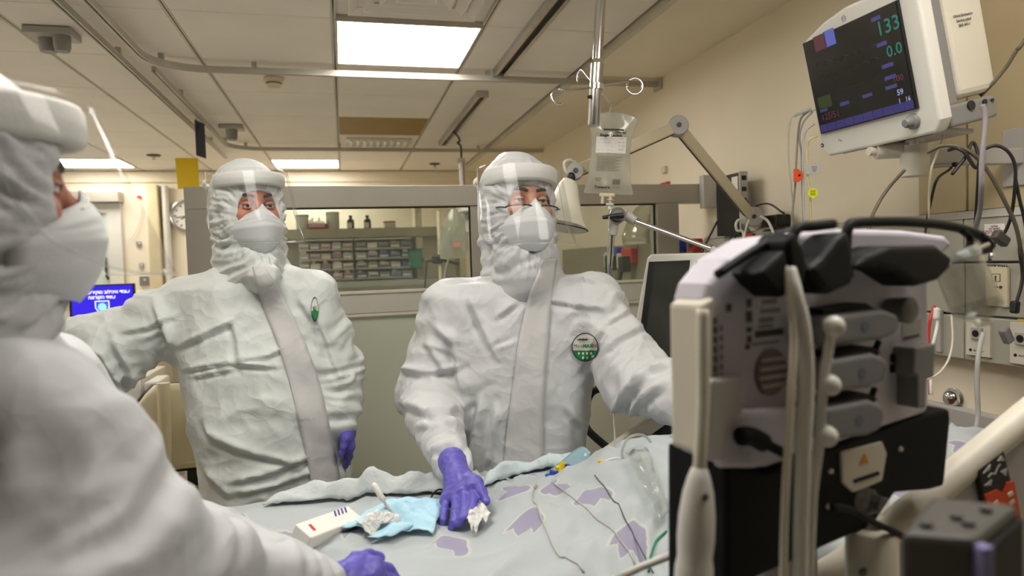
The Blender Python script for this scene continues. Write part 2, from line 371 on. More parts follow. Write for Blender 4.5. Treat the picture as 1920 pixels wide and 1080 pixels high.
# vinyl floor is laid in sheets: welded seams
b = MB(); b.bb(XW, XW + .12, YB, YF, 0, 2.9); wr = b.build('wall_right', M_wall); tag(wr, 'cream painted wall behind the monitor and service panels', 'wall', kind='structure')
b = MB(); b.bb(XL - .12, XL, YB, YF, 0, 2.9); tag(b.build('wall_left', M_wallfar), 'cream wall at the far left of the ward', 'wall', kind='structure')
b = MB(); b.bb(XL - .12, XW + .12, YF, YF + .12, 0, 2.9); wb = b.build('wall_back', M_wallfar); tag(wb, 'warm cream wall at the far end of the ward', 'wall', kind='structure')
b = MB(); b.bb(XL - .12, XW + .12, YB - .12, YB, 0, 2.9); tag(b.build('wall_front', mat('bounce_cut_grey', (84, 80, 74), .85)), 'unseen wall behind the camera, made dark grey to cut bounced light', 'wall', kind='structure')  # unseen wall, coloured dark so less light bounces back from it
b = MB(); b.bb(XL, XW, YF - .03, YF, 2.43, ZT - .005); tag(b.build('trim_1', M_wallfar, bevel=.008), 'cream bulkhead under the ceiling along the far wall', 'trim', kind='structure')

# ceiling: dark plenum, plain plaster band on the right, metal tiles and bars as pieces
b = MB(); b.bb(XL, XW, YB, YF, ZT + .045, ZT + .09); ceil = b.build('ceiling', M_plenum); tag(ceil, 'suspended ceiling of pale square tiles', 'ceiling', kind='structure')
b = MB(); b.bb(1.345, XW, YB, YF, ZT - .012, ZT + .04); b.build('plaster_band', M_wall, ceil)
b = MB(); b.bb(1.318, 1.348, YB, YF, ZT - .026, ZT + .03); b.build('edge_trim', M_tbar, ceil)
GX = [-3.25 + .65 * i for i in range(8)] ; GX[-1] = 1.315   # columns: ..., -1.30, -.65, 0, .655, 1.315
GX = [-3.9, -3.25, -2.6, -1.95, -1.30, -.65, 0.0, .655, 1.315]
GY = [3.0 + .65 * j for j in range(-12, 8)]
LIGHTS = {(6, 12): 1, (5, 18): 1, (2, 18): 1, (5, 9): 1, (7, 8): 1, (2, 12): 1, (2, 15): 1}  # hidden left panels and the one above the ventilator are added for their light
SPECIAL = {(6, 11): 'vent', (6, 15): 'yellow', (6, 16): 'vent'}
tile_me = None
for i in range(len(GX) - 1):
    for j in range(len(GY)):
        x0, x1 = max(GX[i], XL), GX[i + 1]; y0 = max(GY[j], YB); y1 = min(GY[j] + .65, YF)
        if y1 - y0 < .05 or y0 < -1.2 or x1 - x0 < .05 or (i, j) in LIGHTS: continue
        if SPECIAL.get((i, j)) == 'vent': continue
        bm_ = MB(); t = .005; g = .010
        bm_.box(((x0 + x1) / 2, (y0 + y1) / 2, ZT + .018), (x1 - x0 - g * 2, y1 - y0 - t, .03))
        o = bm_.build('tile', mat('ochre_panel', (150, 120, 48), .6) if SPECIAL.get((i, j)) == 'yellow' else M_tile, ceil, bevel=.0035, seg=1)
for x in GX[1:-1]:     # the bars between the columns of tiles
    for dx in (-.0065, .0065):
        b = MB(); b.bb(x + dx - .0035, x + dx + .0035, YB, YF, ZT + .004, ZT + .03); b.build('bar', M_tbar, ceil)

M_lamp = bpy.data.materials.new('light_panel'); M_lamp.use_nodes = True
_n = M_lamp.node_tree.nodes; _n.clear(); _e = _n.new('ShaderNodeEmission'); _o = _n.new('ShaderNodeOutputMaterial'); _e.inputs[0].default_value = (1.0, .955, .885, 1); _e.inputs[1].default_value = PANEL_LIGHT
M_lamp.node_tree.links.new(_e.outputs[0], _o.inputs[0])
LL = {(6, 12): 'large bright square ceiling light panel above the men', (5, 18): 'small far ceiling light panel above the head of the left standing man',
      (2, 18): 'far ceiling light panel seen behind the visor of the nearest person', (5, 9): 'square ceiling light panel above the bed, out of the picture',
      (1, 9): 'square ceiling light panel far left of the nearest person, out of the picture', (2, 12): 'unseen square ceiling light panel added left of the standing men for more ambient light',
      (7, 8): 'unseen square ceiling light panel added above the ventilator to light its back', (2, 15): 'unseen square ceiling light panel added deeper in the ward for more ambient light'}
for (i, j), _ in LIGHTS.items():
    x0, x1, y0, y1 = GX[i], GX[i + 1], GY[j], min(GY[j] + .65, YF - .25)
    t = thing('ceiling_light', LL[(i, j)], 'light', ((x0 + x1) / 2, (y0 + y1) / 2, ZT), 'square ceiling light panels')
    b = MB(); w = .016
    b.bb(x0 + .006, x0 + w, y0 + .004, y1 - .004, ZT - .004, ZT + .035).bb(x1 - w, x1 - .006, y0 + .004, y1 - .004, ZT - .004, ZT + .035).bb(x0 + w, x1 - w, y0 + .004, y0 + w, ZT - .004, ZT + .035).bb(x0 + w, x1 - w, y1 - w, y1 - .004, ZT - .004, ZT + .035)
    b.build('frame', M_tbar, t)
    b = MB(); b.bb(x0 + w, x1 - w, y0 + w, y1 - w, ZT + .004, ZT + .012); b.build('diffuser', M_lamp, t)
def vent(i, j, label):
    x0, x1, y0, y1 = GX[i], GX[i + 1], GY[j], GY[j] + .65; cx, cy = (x0 + x1) / 2, (y0 + y1) / 2
    t = thing('ceiling_vent', label, 'vent', (cx, cy, ZT), 'ceiling air vents')
    b = MB(); b.bb(x0 + .01, x1 - .01, y0 + .004, y1 - .004, ZT + .022, ZT + .034); b.build('backing_plate', M_tile, t)
    for k in range(4):        # nested square cones
        s = .27 - k * .062; b = MB(); z = ZT - .002 - .006 * (k % 2)
        P = [(s, z), (s - .035, z + .022), (s - .043, z + .022), (s - .008, z)]
        ring = []
        for (q, zz) in P: ring += [(cx - q, cy - q, zz), (cx + q, cy - q, zz), (cx + q, cy + q, zz), (cx - q, cy + q, zz)]
        b.add(ring, [(a * 4 + c, a * 4 + (c + 1) % 4, ((a + 1) % 4) * 4 + (c + 1) % 4, ((a + 1) % 4) * 4 + c) for a in range(4) for c in range(4)]); b.build('louvre', M_tile, t)
vent(6, 11, 'square louvred air vent at the top edge of the picture')
x0, x1, y0, y1 = GX[6], GX[7], GY[16], GY[16] + .65
t = thing('ceiling_vent', 'slotted air grille beyond the ochre ceiling panel', 'vent', ((x0 + x1) / 2, (y0 + y1) / 2, ZT), 'ceiling air vents')
b = MB(); b.bb(x0 + .01, x1 - .01, y0 + .004, y1 - .004, ZT + .003, ZT + .034); b.build('backing_plate', M_tile, t)
b = MB(); b.bb(x0 + .06, x1 - .06, y0 + .12, y0 + .50, ZT - .012, ZT + .003); b.build('grille_frame', M_offwhite, t)
for k in range(9):
    b = MB(); xx = x0 + .10 + k * .056; b.box((xx, y0 + .31, ZT - .017), (.026, .30, .008), Matrix.Rotation(.5, 3, 'Y')); b.build('fin', M_white, t)

# curtain rails
def crail(name, label, pts, r=.016):
    t = thing(name, label, 'rail', np.array(pts[0]) + (0, 0, 0), 'curtain rails under the ceiling')
    b = MB(); P = np.array(pts, float); n = len(P); tg = np.gradient(P, axis=0)
    vs = []; w, h = .022, .030
    for p, d in zip(P, tg):
        s = nrm(np.cross(d, (0, 0, 1))); vs += [p + s * w / 2 + (0, 0, h), p + s * w / 2, p + s * .005, p + s * .005 + (0, 0, .012), p - s * .005 + (0, 0, .012), p - s * .005, p - s * w / 2, p - s * w / 2 + (0, 0, h)]
    b.add(vs, [(i * 8 + k, i * 8 + (k + 1) % 8, (i + 1) * 8 + (k + 1) % 8, (i + 1) * 8 + k) for i in range(n - 1) for k in range(8)] + [tuple(range(8)), tuple((n - 1) * 8 + k for k in range(8))])
    b.build('track', M_railmetal, t)
    for i in range(2, n - 1, max(3, n // 5)):
        bb_ = MB(); bb_.bb(P[i][0] - .012, P[i][0] + .012, P[i][1] - .012, P[i][1] + .012, P[i][2] + h, ZT + .004); bb_.build('hanger', M_railmetal, t)
    return t
zr = 2.495
def arc(cx, cy, r, a0, a1, n=9): return [(cx + r * math.cos(math.radians(a0 + (a1 - a0) * k / n)), cy + r * math.sin(math.radians(a0 + (a1 - a0) * k / n)), zr) for k in range(n + 1)]
crail('curtain_rail', 'grey curtain rail bending right above the men to the cream wall', [(-.87, y, zr) for y in np.linspace(YB + .1, 3.42, 10)] + arc(-.62, 3.44, .25, 180, 90) + [(x, 3.69, zr) for x in np.linspace(-.4, XW - .01, 12)])
crail('curtain_rail', 'straight grey curtain rail running away, leftmost of the ceiling rails', [(-.98, y, zr) for y in np.linspace(YB + .1, 6.55, 16)])
crail('curtain_rail', 'far curtain rail bending right beyond the small hanging navy sign', [(-.875, y, zr) for y in np.linspace(3.72, 5.75, 8)] + arc(-.625, 5.8, .25, 180, 90) + [(x, 6.05, zr) for x in np.linspace(-.4, XW - .01, 12)])
b = MB(); b.bb(XW - .012, XW - .001, 3.64, 3.74, zr - .02, zr + .05); b.build('wall_bracket', M_railmetal, [o for o in COL.objects if o.name == 'curtain_rail'][0])

# slotted drip-stand tracks
def track(label, x, y0, y1):
    t = thing('drip_track', label, 'track', (x, (y0 + y1) / 2, ZT - .04), 'drip stand tracks in the ceiling')
    b = MB(); b.bb(x - .036, x - .016, y0, y1, ZT - .035, ZT + .002).bb(x + .016, x + .036, y0, y1, ZT - .035, ZT + .002); b.build('side_rail', M_steel, t)
    b = MB(); b.bb(x - .016, x + .016, y0, y1, ZT - .016, ZT + .002); b.build('slot', M_dark, t)
    b = MB(); b.bb(x - .037, x + .037, y1, y1 + .012, ZT - .036, ZT + .002); b.build('end_cap', M_lgrey, t)
    b = MB(); b.bb(x - .037, x + .037, y0 - .012, y0, ZT - .036, ZT + .002); b.build('end_cap', M_lgrey, t)
track('near dark slotted drip track above the drip bag pole', .872, 1.55, 3.655)
track('far dark slotted drip track in line with the near one', .872, 4.13, 5.84)

# smoke detector
p = PZ(513, 147, ZT); t = thing('smoke_detector', 'round cream smoke detector beneath the curtain rail', 'smoke detector', p)
b = MB(); b.lathe([(.055, 0), (.055, -.012), (.050, -.020)], p, n=28); b.build('base', M_cream, t, smooth=35)
b = MB(); b.lathe([(.040, -.020), (.042, -.034), (.034, -.046), (.012, -.052), (.001, -.052)], p, n=28); b.build('cap', M_cream, t, smooth=35)
b = MB(); b.lathe([(.0425, -.027), (.0428, -.030), (.0425, -.033)], p, n=28); b.build('smoke_slot', M_dgrey, t)
# twin-headed ceiling units
def ceil_unit(px, py, label, heads, s=1.):
    p = PZ(px, py, ZT); t = thing('ceiling_fixture', label, 'fixture', p, 'boxy ceiling fixtures')
    b = MB(); b.box(p + V3(0, 0, -.015), (.20 * s, .15 * s, .03)); b.build('base_plate', M_lgrey, t, bevel=.004)
    for (dx, dy, r, h) in heads:
        b = MB(); q = p + V3(dx, dy, -.03); b.lathe([(r, 0), (r * .95, -h * .7), (r * .8, -h), (.002, -h)], q, n=18); b.build('lamp_head', mat('fixture_grey', (150, 146, 138), .5), t, smooth=40)
ceil_unit(98, 58, 'pale boxy ceiling fixture with two stub lamps at the upper left', [(-.025, .02, .038, .055), (.045, -.03, .034, .065)], .9)
ceil_unit(434, 236, 'smaller boxy ceiling fixture further along the rails', [(0, -.01, .042, .075)], .8)
for k, (x, y) in enumerate([(288, 291), (815, 307)]):
    p = PZ(x, y, ZT); t = thing('sprinkler', ['small dark sprinkler head above the yellow card', 'small dark sprinkler head near the far ceiling corner'][k], 'sprinkler', p, 'ceiling sprinklers')
    b = MB(); b.lathe([(.06, 0), (.055, -.008), (.02, -.012)], p, n=18); b.build('escutcheon', M_dgrey, t, smooth=40)
    b = MB(); b.lathe([(.012, -.012), (.010, -.035), (.022, -.037), (.022, -.040), (.001, -.040)], p, n=12); b.build('nozzle', M_steel, t)
# hanging cards
p = PZ(368, 223, 2.495); t = thing('hanging_sign', 'narrow dark navy sign hanging from the curtain rail', 'sign', p - (0, 0, .30))
dw = nrm(V3(.25, 1, 0)); a0 = p - dw * .02
b = MB(); q = [a0 + (0, 0, -.01), a0 + dw * .13 + (0, 0, -.01), a0 + dw * .13 + (0, 0, -.24), a0 + (0, 0, -.24)]; nn = nrm(np.cross(dw, (0, 0, 1))) * .003
b.add([c + nn for c in q] + [c - nn for c in q], [(0, 1, 2, 3), (7, 6, 5, 4), (0, 4, 5, 1), (1, 5, 6, 2), (2, 6, 7, 3), (3, 7, 4, 0)]); b.build('board', M_navy, t)
b = MB(); b.cyl(a0 + dw * .02 + (0, 0, .01), a0 + dw * .02 + (0, 0, -.02), .003, 6); b.build('clip', M_steel, t)
c0, c1, c2 = PY(328, 296, 6.3), PY(371, 296, 6.3), PY(374, 354, 6.3); mid = (c0 + c1) / 2
t = thing('hanging_card', 'bright yellow card hanging on a thread from the ceiling', 'card', (mid[0], mid[1], c2[2]))
b = MB(); b.add([c0 + (0, -.002, 0), c1 + (0, -.002, 0), c2 + (0, -.002, 0), c2 + (c0 - c1) + (.01, -.002, 0), c0 + (0, .002, 0), c1 + (0, .002, 0), c2 + (0, .002, 0), c2 + (c0 - c1) + (.01, .002, 0)], [(0, 1, 2, 3), (7, 6, 5, 4), (0, 4, 5, 1), (1, 5, 6, 2), (2, 6, 7, 3), (3, 7, 4, 0)]); b.build('card', M_yellow, t)
b = MB(); b.cyl(mid + (0, 0, -.01), (mid[0], mid[1], ZT + .003), .002, 6); b.build('thread', M_paper, t)

# ------------------------------------------------------------------ glazed partition
YP = 3.15
t = thing('glazed_partition', 'grey metal partition with glass windows behind the two standing men', 'partition', (.6, YP, 0)); PART = t
b = MB(); b.bb(-.645, XW - .003, YP - .03, YP + .05, 1.765, 1.86); b.build('top_beam', M_alu, t, bevel=.003)
b = MB(); b.bb(-.645, -.50, YP - .029, YP + .049, 0, 1.765); b.build('post', M_alu, t, bevel=.003)
b = MB(); b.bb(1.53, 1.65, YP - .029, YP + .049, 0, 1.765); b.build('post', M_alu, t, bevel=.003)
b = MB(); b.bb(.585, .65, YP - .02, YP + .04, 1.385, 1.765); b.build('mullion', M_alu, t, bevel=.003)
b = MB(); b.bb(-.50, 1.53, YP - .028, YP + .045, 1.285, 1.385); b.build('sill', mat('pale_sill', (200, 196, 184), .45), t, bevel=.004)
b = MB(); b.bb(-.50, 1.53, YP - .040, YP - .028, 1.375, 1.388).bb(-.50, 1.53, YP - .040, YP - .028, 1.272, 1.284); b.build('sill_edge', M_offwhite, t, bevel=.002)
b = MB(); b.bb(-.50, 1.53, YP - .010, YP + .03, .02, 1.285); b.build('lower_panel', M_panelgrey, t)
for (xa, xb) in ((-.50, .585), (.65, 1.53)):
    b = MB(); b.bb(xa, xb, YP + .004, YP + .010, 1.385, 1.765); b.build('pane', M_pane, t)
    b = MB(); b.bb(xa, xa + .006, YP - .006, YP + .004, 1.385, 1.765).bb(xb - .006, xb, YP - .006, YP + .004, 1.385, 1.765).bb(xa + .006, xb - .006, YP - .006, YP + .004, 1.759, 1.765); b.build('gasket', M_rubber, t)
b = MB(); b.bb(1.65, XW - .003, YP - .0, YP + .03, .02, 1.40); b.build('lower_panel', M_panelgrey, t)
b = MB(); b.bb(XW - .075, XW - .003, YP - .075, YP - .031, 1.735, 1.90); b.build('wall_bracket', M_lgrey, t, bevel=.003)
# ------------------------------------------------------------------ people in protective suits
def limb_folds(V, N, segs):
    """cloth bunching across a limb: segs (a, b, radius, amplitude, folds per metre, seed)"""
    d = np.zeros(len(V))
    for a, b_, r, amp, fr_, sd in segs:
        a, b_ = np.array(a), np.array(b_); ab = b_ - a; L_ = np.linalg.norm(ab); q = V - a; tt = (q @ ab) / (L_ * L_); tc = np.clip(tt, 0, 1)
        rad = np.linalg.norm(q - tc[:, None] * ab, axis=1); w = np.clip(1.6 - rad / r, 0, 1) * np.clip((tt + .12) * 5, 0, 1) * np.clip((1.12 - tt) * 5, 0, 1)
        pos = np.stack([tt * L_ * fr_ + 1.1 * pnoise(V * 7 + sd), V[:, 0] * 2.5 + sd, V[:, 2] * 2.5], 1)
        d += w * amp * (1 - 3.2 * np.abs(pnoise(pos)))
    return d
def crease(V, N, folds):
    """sharp folds of the cloth on the side facing the photographer: photo polyline, height, width in px, lean"""
    c = (V - CAMO) @ CAMR; px = CX + FPX * c[:, 0] / c[:, 2]; py = CY + FPX * c[:, 1] / c[:, 2]; face = np.clip(-(N * (V - CAMO)).sum(1) / np.linalg.norm(V - CAMO, axis=1) * 2.5, 0, 1); d = np.zeros(len(V))
    for pts, amp, w in folds:
        best = np.full(len(V), 1e9); sg = np.zeros(len(V)); tt_ = np.zeros(len(V)); n = len(pts) - 1
        for i in range(n):
            (x0, y0), (x1, y1) = pts[i], pts[i + 1]; dx, dy = x1 - x0, y1 - y0; l2 = dx * dx + dy * dy; t = np.clip(((px - x0) * dx + (py - y0) * dy) / l2, 0, 1)
            qx, qy = px - x0 - t * dx, py - y0 - t * dy; dist = np.hypot(qx, qy); m = dist < best; best = np.where(m, dist, best); sg = np.where(m, np.sign(dx * qy - dy * qx), sg); tt_ = np.where(m, (i + t) / n, tt_)
        e = np.clip(np.sin(np.pi * np.clip(tt_ * .9 + .05, 0, 1)) * 1.6, 0, 1)
        d += 1.35 * amp * face * e * (np.exp(-best / w) - .75 * np.exp(-((best - 1.1 * w) / (.8 * w)) ** 2) * (sg > 0))
    return d
def suit_mesh(ops, lo, hi, h, amp, freq, seed, segs=(), stretch=(1, 1, .55), micro=.35, folds=()):
    V, Fc = nets(ops, lo, hi, h); V = relax(V, Fc, 2, .5); N = vnormals(V, Fc); S = np.array(stretch)
    w = np.stack([pnoise(V * 3 + seed), pnoise(V * 3 + seed + 31), pnoise(V * 3 + seed + 57)], 1) * .10
    q = (V + w) * S * freq + seed
    n1 = pnoise(q); n2 = pnoise((V + w * 1.3) * freq * 2.3 + seed + 9.1); n3 = pnoise((V + w) * freq * .55 + seed + 3)
    mod = np.clip(.55 + 1.3 * n3, .05, 1.4)
    d = amp * mod * (.55 - 2.2 * np.abs(n1)) + amp * micro * mod * (.5 - 2 * np.abs(n2)) + amp * .9 * n3
    d += limb_folds(V, N, segs)
    if folds: d += crease(V, N, folds)
    V = V + N * d[:, None]; V = relax(V, Fc, 1, .25); return V, Fc
def strip_on(bvh, centre, half, name, m, parent, off=.004, n=40, cross=7, thick=.003, skew=(1, 0)):
    c = smooth_path([(x, y, 0) for x, y in centre], 10)[:, :2]; hw = np.interp(np.linspace(0, 1, len(c)), np.linspace(0, 1, len(half)), half); rows = []
    last = None
    for (x, y), w in zip(c, hw):
        row = []
        for k in range(cross):
            u = -1 + 2 * k / (cross - 1); p = on_surface(bvh, x + u * w * skew[0], y + u * w * skew[1], off * (1 - .3 * u * u)); row.append(p)
        if any(p is None for p in row): continue
        rows.append(row)
    P = np.array(rows)
    for _ in range(3): P[1:-1] = P[1:-1] * .4 + .3 * (P[2:] + P[:-2])
    r = np.array([nrm(CAMO - q) for q in P.reshape(-1, 3)]).reshape(P.shape); P = P + r * .003
    b = MB(); b.grid(P); return b.build(name, m, parent, smooth=180, solid=thick)
def decal(bvh, cx, cy, sx, sy, vs, fs, name, m, parent, off, shear=0.):
    out = []
    for v in vs:
        p = on_surface(bvh, cx + v[0] * sx + shear * v[1], cy - v[1] * sy, off)
        if p is None: p = PD(cx, cy, 2.0)
        out.append(p)
    b = MB(); b.add(out, fs); return b.build(name, m, parent, recalc=False)
def disc_vf(r0=0., r1=1., a0=0, a1=360, n=40, rings=5):
    vs = []; fs = []
    for i in range(rings + 1):
        r = r0 + (r1 - r0) * i / rings
        for k in range(n + 1): a = math.radians(a0 + (a1 - a0) * k / n); vs.append((r * math.cos(a), r * math.sin(a)))
    for i in range(rings):
        for k in range(n): a = i * (n + 1) + k; fs.append((a, a + 1, a + n + 2, a + n + 1))
    return vs, fs

def head_frame(c, face, up=(0, 0, 1), k=1.0):
    y = nrm(face); x = nrm(np.cross(y, up)); z = np.cross(x, y); return Fr(c, x, y, z, k)       # x: the person's right hand side
def face_parts(H, parent, bodyops, lo, hi, mskin, s=1.0, h=.0035, brow_up=0.):
    """head with face on the neck; H local: y forward, z up"""
    E_ = lambda c, r: ell(np.array(c) * s, np.array(r) * s, H); P_ = lambda p: H(np.array(p) * s)
    ops = [('+', E_((0, -.012, .030), (.074, .094, .098)), .01), ('+', E_((0, .012, -.045), (.058, .066, .070)), .04),
           ('+', E_((0, .058, .034), (.052, .026, .018)), .03),
           ('-', E_((-.032, .088, .008), (.022, .020, .014)), .012), ('-', E_((.032, .088, .008), (.022, .020, .014)), .012),
           ('+', rcone(P_((0, .079, .018)), P_((0, .108, -.026)), .0075 * s, .013 * s), .018),
           ('+', E_((-.045, .058, -.022), (.022, .024, .020)), .03), ('+', E_((.045, .058, -.022), (.022, .024, .020)), .03),
           ('+', E_((0, .084, -.062), (.026, .012, .012)), .015), ('+', E_((0, .072, -.094), (.024, .018, .018)), .02),
           ('+', E_((-.077, -.01, -.005), (.010, .020, .032)), .008), ('+', E_((.077, -.01, -.005), (.010, .020, .032)), .008)]
    ops += bodyops
    V, Fc = nets(ops, lo, hi, h); V = relax(V, Fc, 1, .4); o = mesh_obj('body', V, Fc, mskin, parent)
    bv = bvh_of(V, Fc)
    for sx in (-1, 1):
        c = P_((sx * .032, .0735, .006)); b = MB(); b.ball(c, .0125 * s, 16); e = b.build('eye', M_eye, o, smooth=180)
        d = nrm(H.d((.06, 1, .02))); b = MB(); b.lathe([(.0062 * s, .0105 * s), (.005 * s, .0122 * s), (.0005, .0129 * s)], c, d, 14); b.build('iris', M_iris, e, smooth=180)
        # lids: thin crescents of skin over the ball
        for up_, a0, a1 in ((1, 13, 75), (-1, -60, -20)):
            R_ = .0137 * s; rows = []
            for i in range(5):
                el = math.radians(a0 + (a1 - a0) * i / 4); rows.append([c + H.d((R_ * math.sin(az) * math.cos(el) * 1.08, R_ * math.cos(az) * math.cos(el), R_ * math.sin(el))) for az in np.linspace(-1.35, 1.35, 11)])
            b = MB(); b.grid(rows); b.build('eyelid', mskin, o, smooth=180, solid=.0012)
        # lashes and brow
        b = MB(); b.tube([c + H.d((.0142 * s * math.sin(az), .0142 * s * math.cos(az) * .98, .0033 * s)) for az in np.linspace(-1.2, 1.2, 9)], .0009, 6); b.build('eyelash', M_hair, o)
        pts = []
        for k in range(9):
            u = k / 8; lx = sx * (.012 + .046 * u); lz = .030 + brow_up + .009 * math.sin(u * 2.6) - .004 * u; r = bv.ray_cast(Vector(P_((lx, .2, lz))), Vector(H.d((0, -1, 0)))); 
            if r[0] is not None: pts.append(np.array(r[0]) + H.d((0, .0005, 0)))
        if len(pts) > 3: b = MB(); b.tube(pts, [(.0022 + .0030 * math.sin(math.pi * min(1, .25 + .75 * k / (len(pts) - 1)))) * s for k in range(len(pts))], 8); b.build('eyebrow', M_hair, o, smooth=180)
    return o
def respirator(H, parent, s=1.0, tilt=0.):
    """white folded respirator with a centre crease, a nose peak and a pocket seam"""
    def prof(v): # v 0 top .. 1 chin : (z, half width, forward depth at the middle)
        z = np.interp(v, [0, .15, .4, .7, .9, 1], [-.004, -.024, -.050, -.088, -.114, -.124]); w = np.interp(v, [0, .15, .4, .7, .9, 1], [.058, .078, .081, .072, .056, .044])
        d = np.interp(v, [0, .15, .4, .7, .9, 1], [.104, .122, .129, .120, .104, .094]); return z, w, d
    rows = []; nu = 33; nv = 26
    for i in range(nv):
        v = i / (nv - 1); z, w, d = prof(v); row = []
        for j in range(nu):
            u = -1 + 2 * j / (nu - 1); au = abs(u); back = np.interp(v, [0, .5, 1], [.034, .030, .024])
            f = (1 - au ** 2.3) ** .8 - .05 * au; y = back + (d - back) * f * (1 - .10 * math.exp(-((v - .2) / .05) ** 2) * au)
            zz = z - .030 * au ** 1.5 * (1 - v) ** 2 + .012 * max(0, 1 - au * 5) * (1 - v) ** 6 + .010 * au * v * v
            if abs(v - .34) < .03: y -= .0022 * (1 - au)
            row.append(H(np.array((u * w, y, zz)) * s))
        rows.append(row)
    b = MB(); b.grid(rows); o = b.build('respirator', M_mask, parent, smooth=180, solid=.003)
    R_ = np.array(rows)
    b = MB()
    b.tube(R_[8][2:-2] + H.d((0, .0008, 0)), .0011, 6); b.build('seam', M_paper, o)
    b = MB(); b.tube(R_[1][9:24] + H.d((0, .0022, 0)), .0022, 6); b.build('nose_wire', M_paper, o, smooth=180)
    return o
def face_shield(H, parent, s=1.0, zt=.075, zb=-.150, rad=.132, cy=-.012, a_span=92, flare=.10, band_h=.036, corner=.05, band_z=None):
    sh = thing('face_shield', None, None, (0, 0, 0)); sh.parent = parent; sh.location = (0, 0, 0)
    rows = []; nu, nv = 45, 22
    for i in range(nv):
        v = i / (nv - 1); z = zt + (zb - zt) * v; row = []
        for j in range(nu):
            u = -1 + 2 * j / (nu - 1); a = math.radians(u * a_span); r = rad * (1 + .12 * v)
            zz = z
            if v > .6: zz = z + (abs(u) ** 5) * corner * (v - .6) / .4
            row.append(H(np.array((r * math.sin(a) * .92, cy + r * math.cos(a) * 1.10 + flare * rad * v * (1 - .25 * u * u), zz)) * s))
        rows.append(row)
    b = MB(); b.grid(rows); vz = b.build('visor', M_visor, sh, smooth=180, solid=.0008)
    R_ = np.array(rows); edge = np.concatenate([R_[:, 0], R_[-1, 1:], R_[::-1, -1][1:]]); b = MB(); b.tube(edge, .0009, 6); b.build('visor_edge', M_tubing, vz)
    bz = (zt - band_h / 2) if band_z is None else band_z; rows = []
    for k in range(33):
        a = math.radians(-a_span * .93 + 2 * a_span * .93 * k / 32); ring = []
        for m_ in range(12):
            t_ = 2 * math.pi * m_ / 12; ro = rad * .965 - .014 + .012 * np.sign(math.cos(t_)) * abs(math.cos(t_)) ** .6; z = bz + band_h / 2 * np.sign(math.sin(t_)) * abs(math.sin(t_)) ** .6
            ring.append(H(np.array((ro * math.sin(a) * .88, cy + ro * math.cos(a) * 1.10, z)) * s))
        rows.append(ring + [ring[0]])
    b = MB(); b.grid(rows); b.add(rows[0][:12], [tuple(range(12))]); b.add(rows[-1][:12], [tuple(range(12))]); b.build('foam_band', M_foam, sh, smooth=60)
    pts = [H(np.array((rad * .97 * math.sin(a) * .92, cy - .008 + rad * .97 * math.cos(a) * 1.06, bz)) * s) for a in np.radians(np.linspace(86, 274, 24))]
    P = np.array(pts); zz = H.R[:, 2] * .009; b = MB(); b.grid([P + zz, P - zz]); b.build('elastic_strap', M_paper, sh, smooth=180, solid=.0015)
    return sh
def glove(name, parent, wrist, cuff, knuckles, chains, thumb, h=.0026, palm_r=.0145, label=None):
    """five separate fingers: knuckles[4]; chains[4] joints after the knuckle; thumb joints from its base at the side of the palm"""
    ops = [('+', rcone(cuff, wrist, .036, .029), .01)]
    for k in range(4): ops.append(('+', rcone(np.array(wrist) * .8 + np.array(knuckles[k]) * .2, knuckles[k], palm_r * 1.15, palm_r * .82), .022))
    ops.append(('+', rcone(knuckles[0], knuckles[3], palm_r * .8, palm_r * .68), .02))
    ops.append(('+', rcone(np.array(wrist) * .6 + np.array(knuckles[0]) * .4, thumb[0], palm_r * 1.1, palm_r * 1.0), .02))
    fingers = []
    for k, ch in enumerate(chains):
        pts = [knuckles[k]] + list(ch); rr = np.linspace(.0108, .0082, len(pts)) * (1.0 if k < 3 else .88)
        fingers.append([rcone(pts[i], pts[i + 1], rr[i], rr[i + 1]) for i in range(len(pts) - 1)])
    rr = np.linspace(.0135, .0095, len(thumb)); fingers.append([rcone(thumb[i], thumb[i + 1], rr[i], rr[i + 1]) for i in range(len(thumb) - 1)])
    for fg in fingers:
        ops.append(('+', (lambda P, fg=fg: field([('+', g, .004) for g in fg], P)), .0055))
    allp = np.array([wrist, cuff, *knuckles, *[p for c in chains for p in c], *thumb]); lo, hi = allp.min(0) - .05, allp.max(0) + .05
    V, Fc = nets(ops, lo, hi, h); V = relax(V, Fc, 2, .4); N = vnormals(V, Fc)
    V = V + N * (.0009 * (1 - 3 * np.abs(pnoise(V * 55))))[:, None]; o = mesh_obj(name, V, Fc, M_glove, parent)
    return o

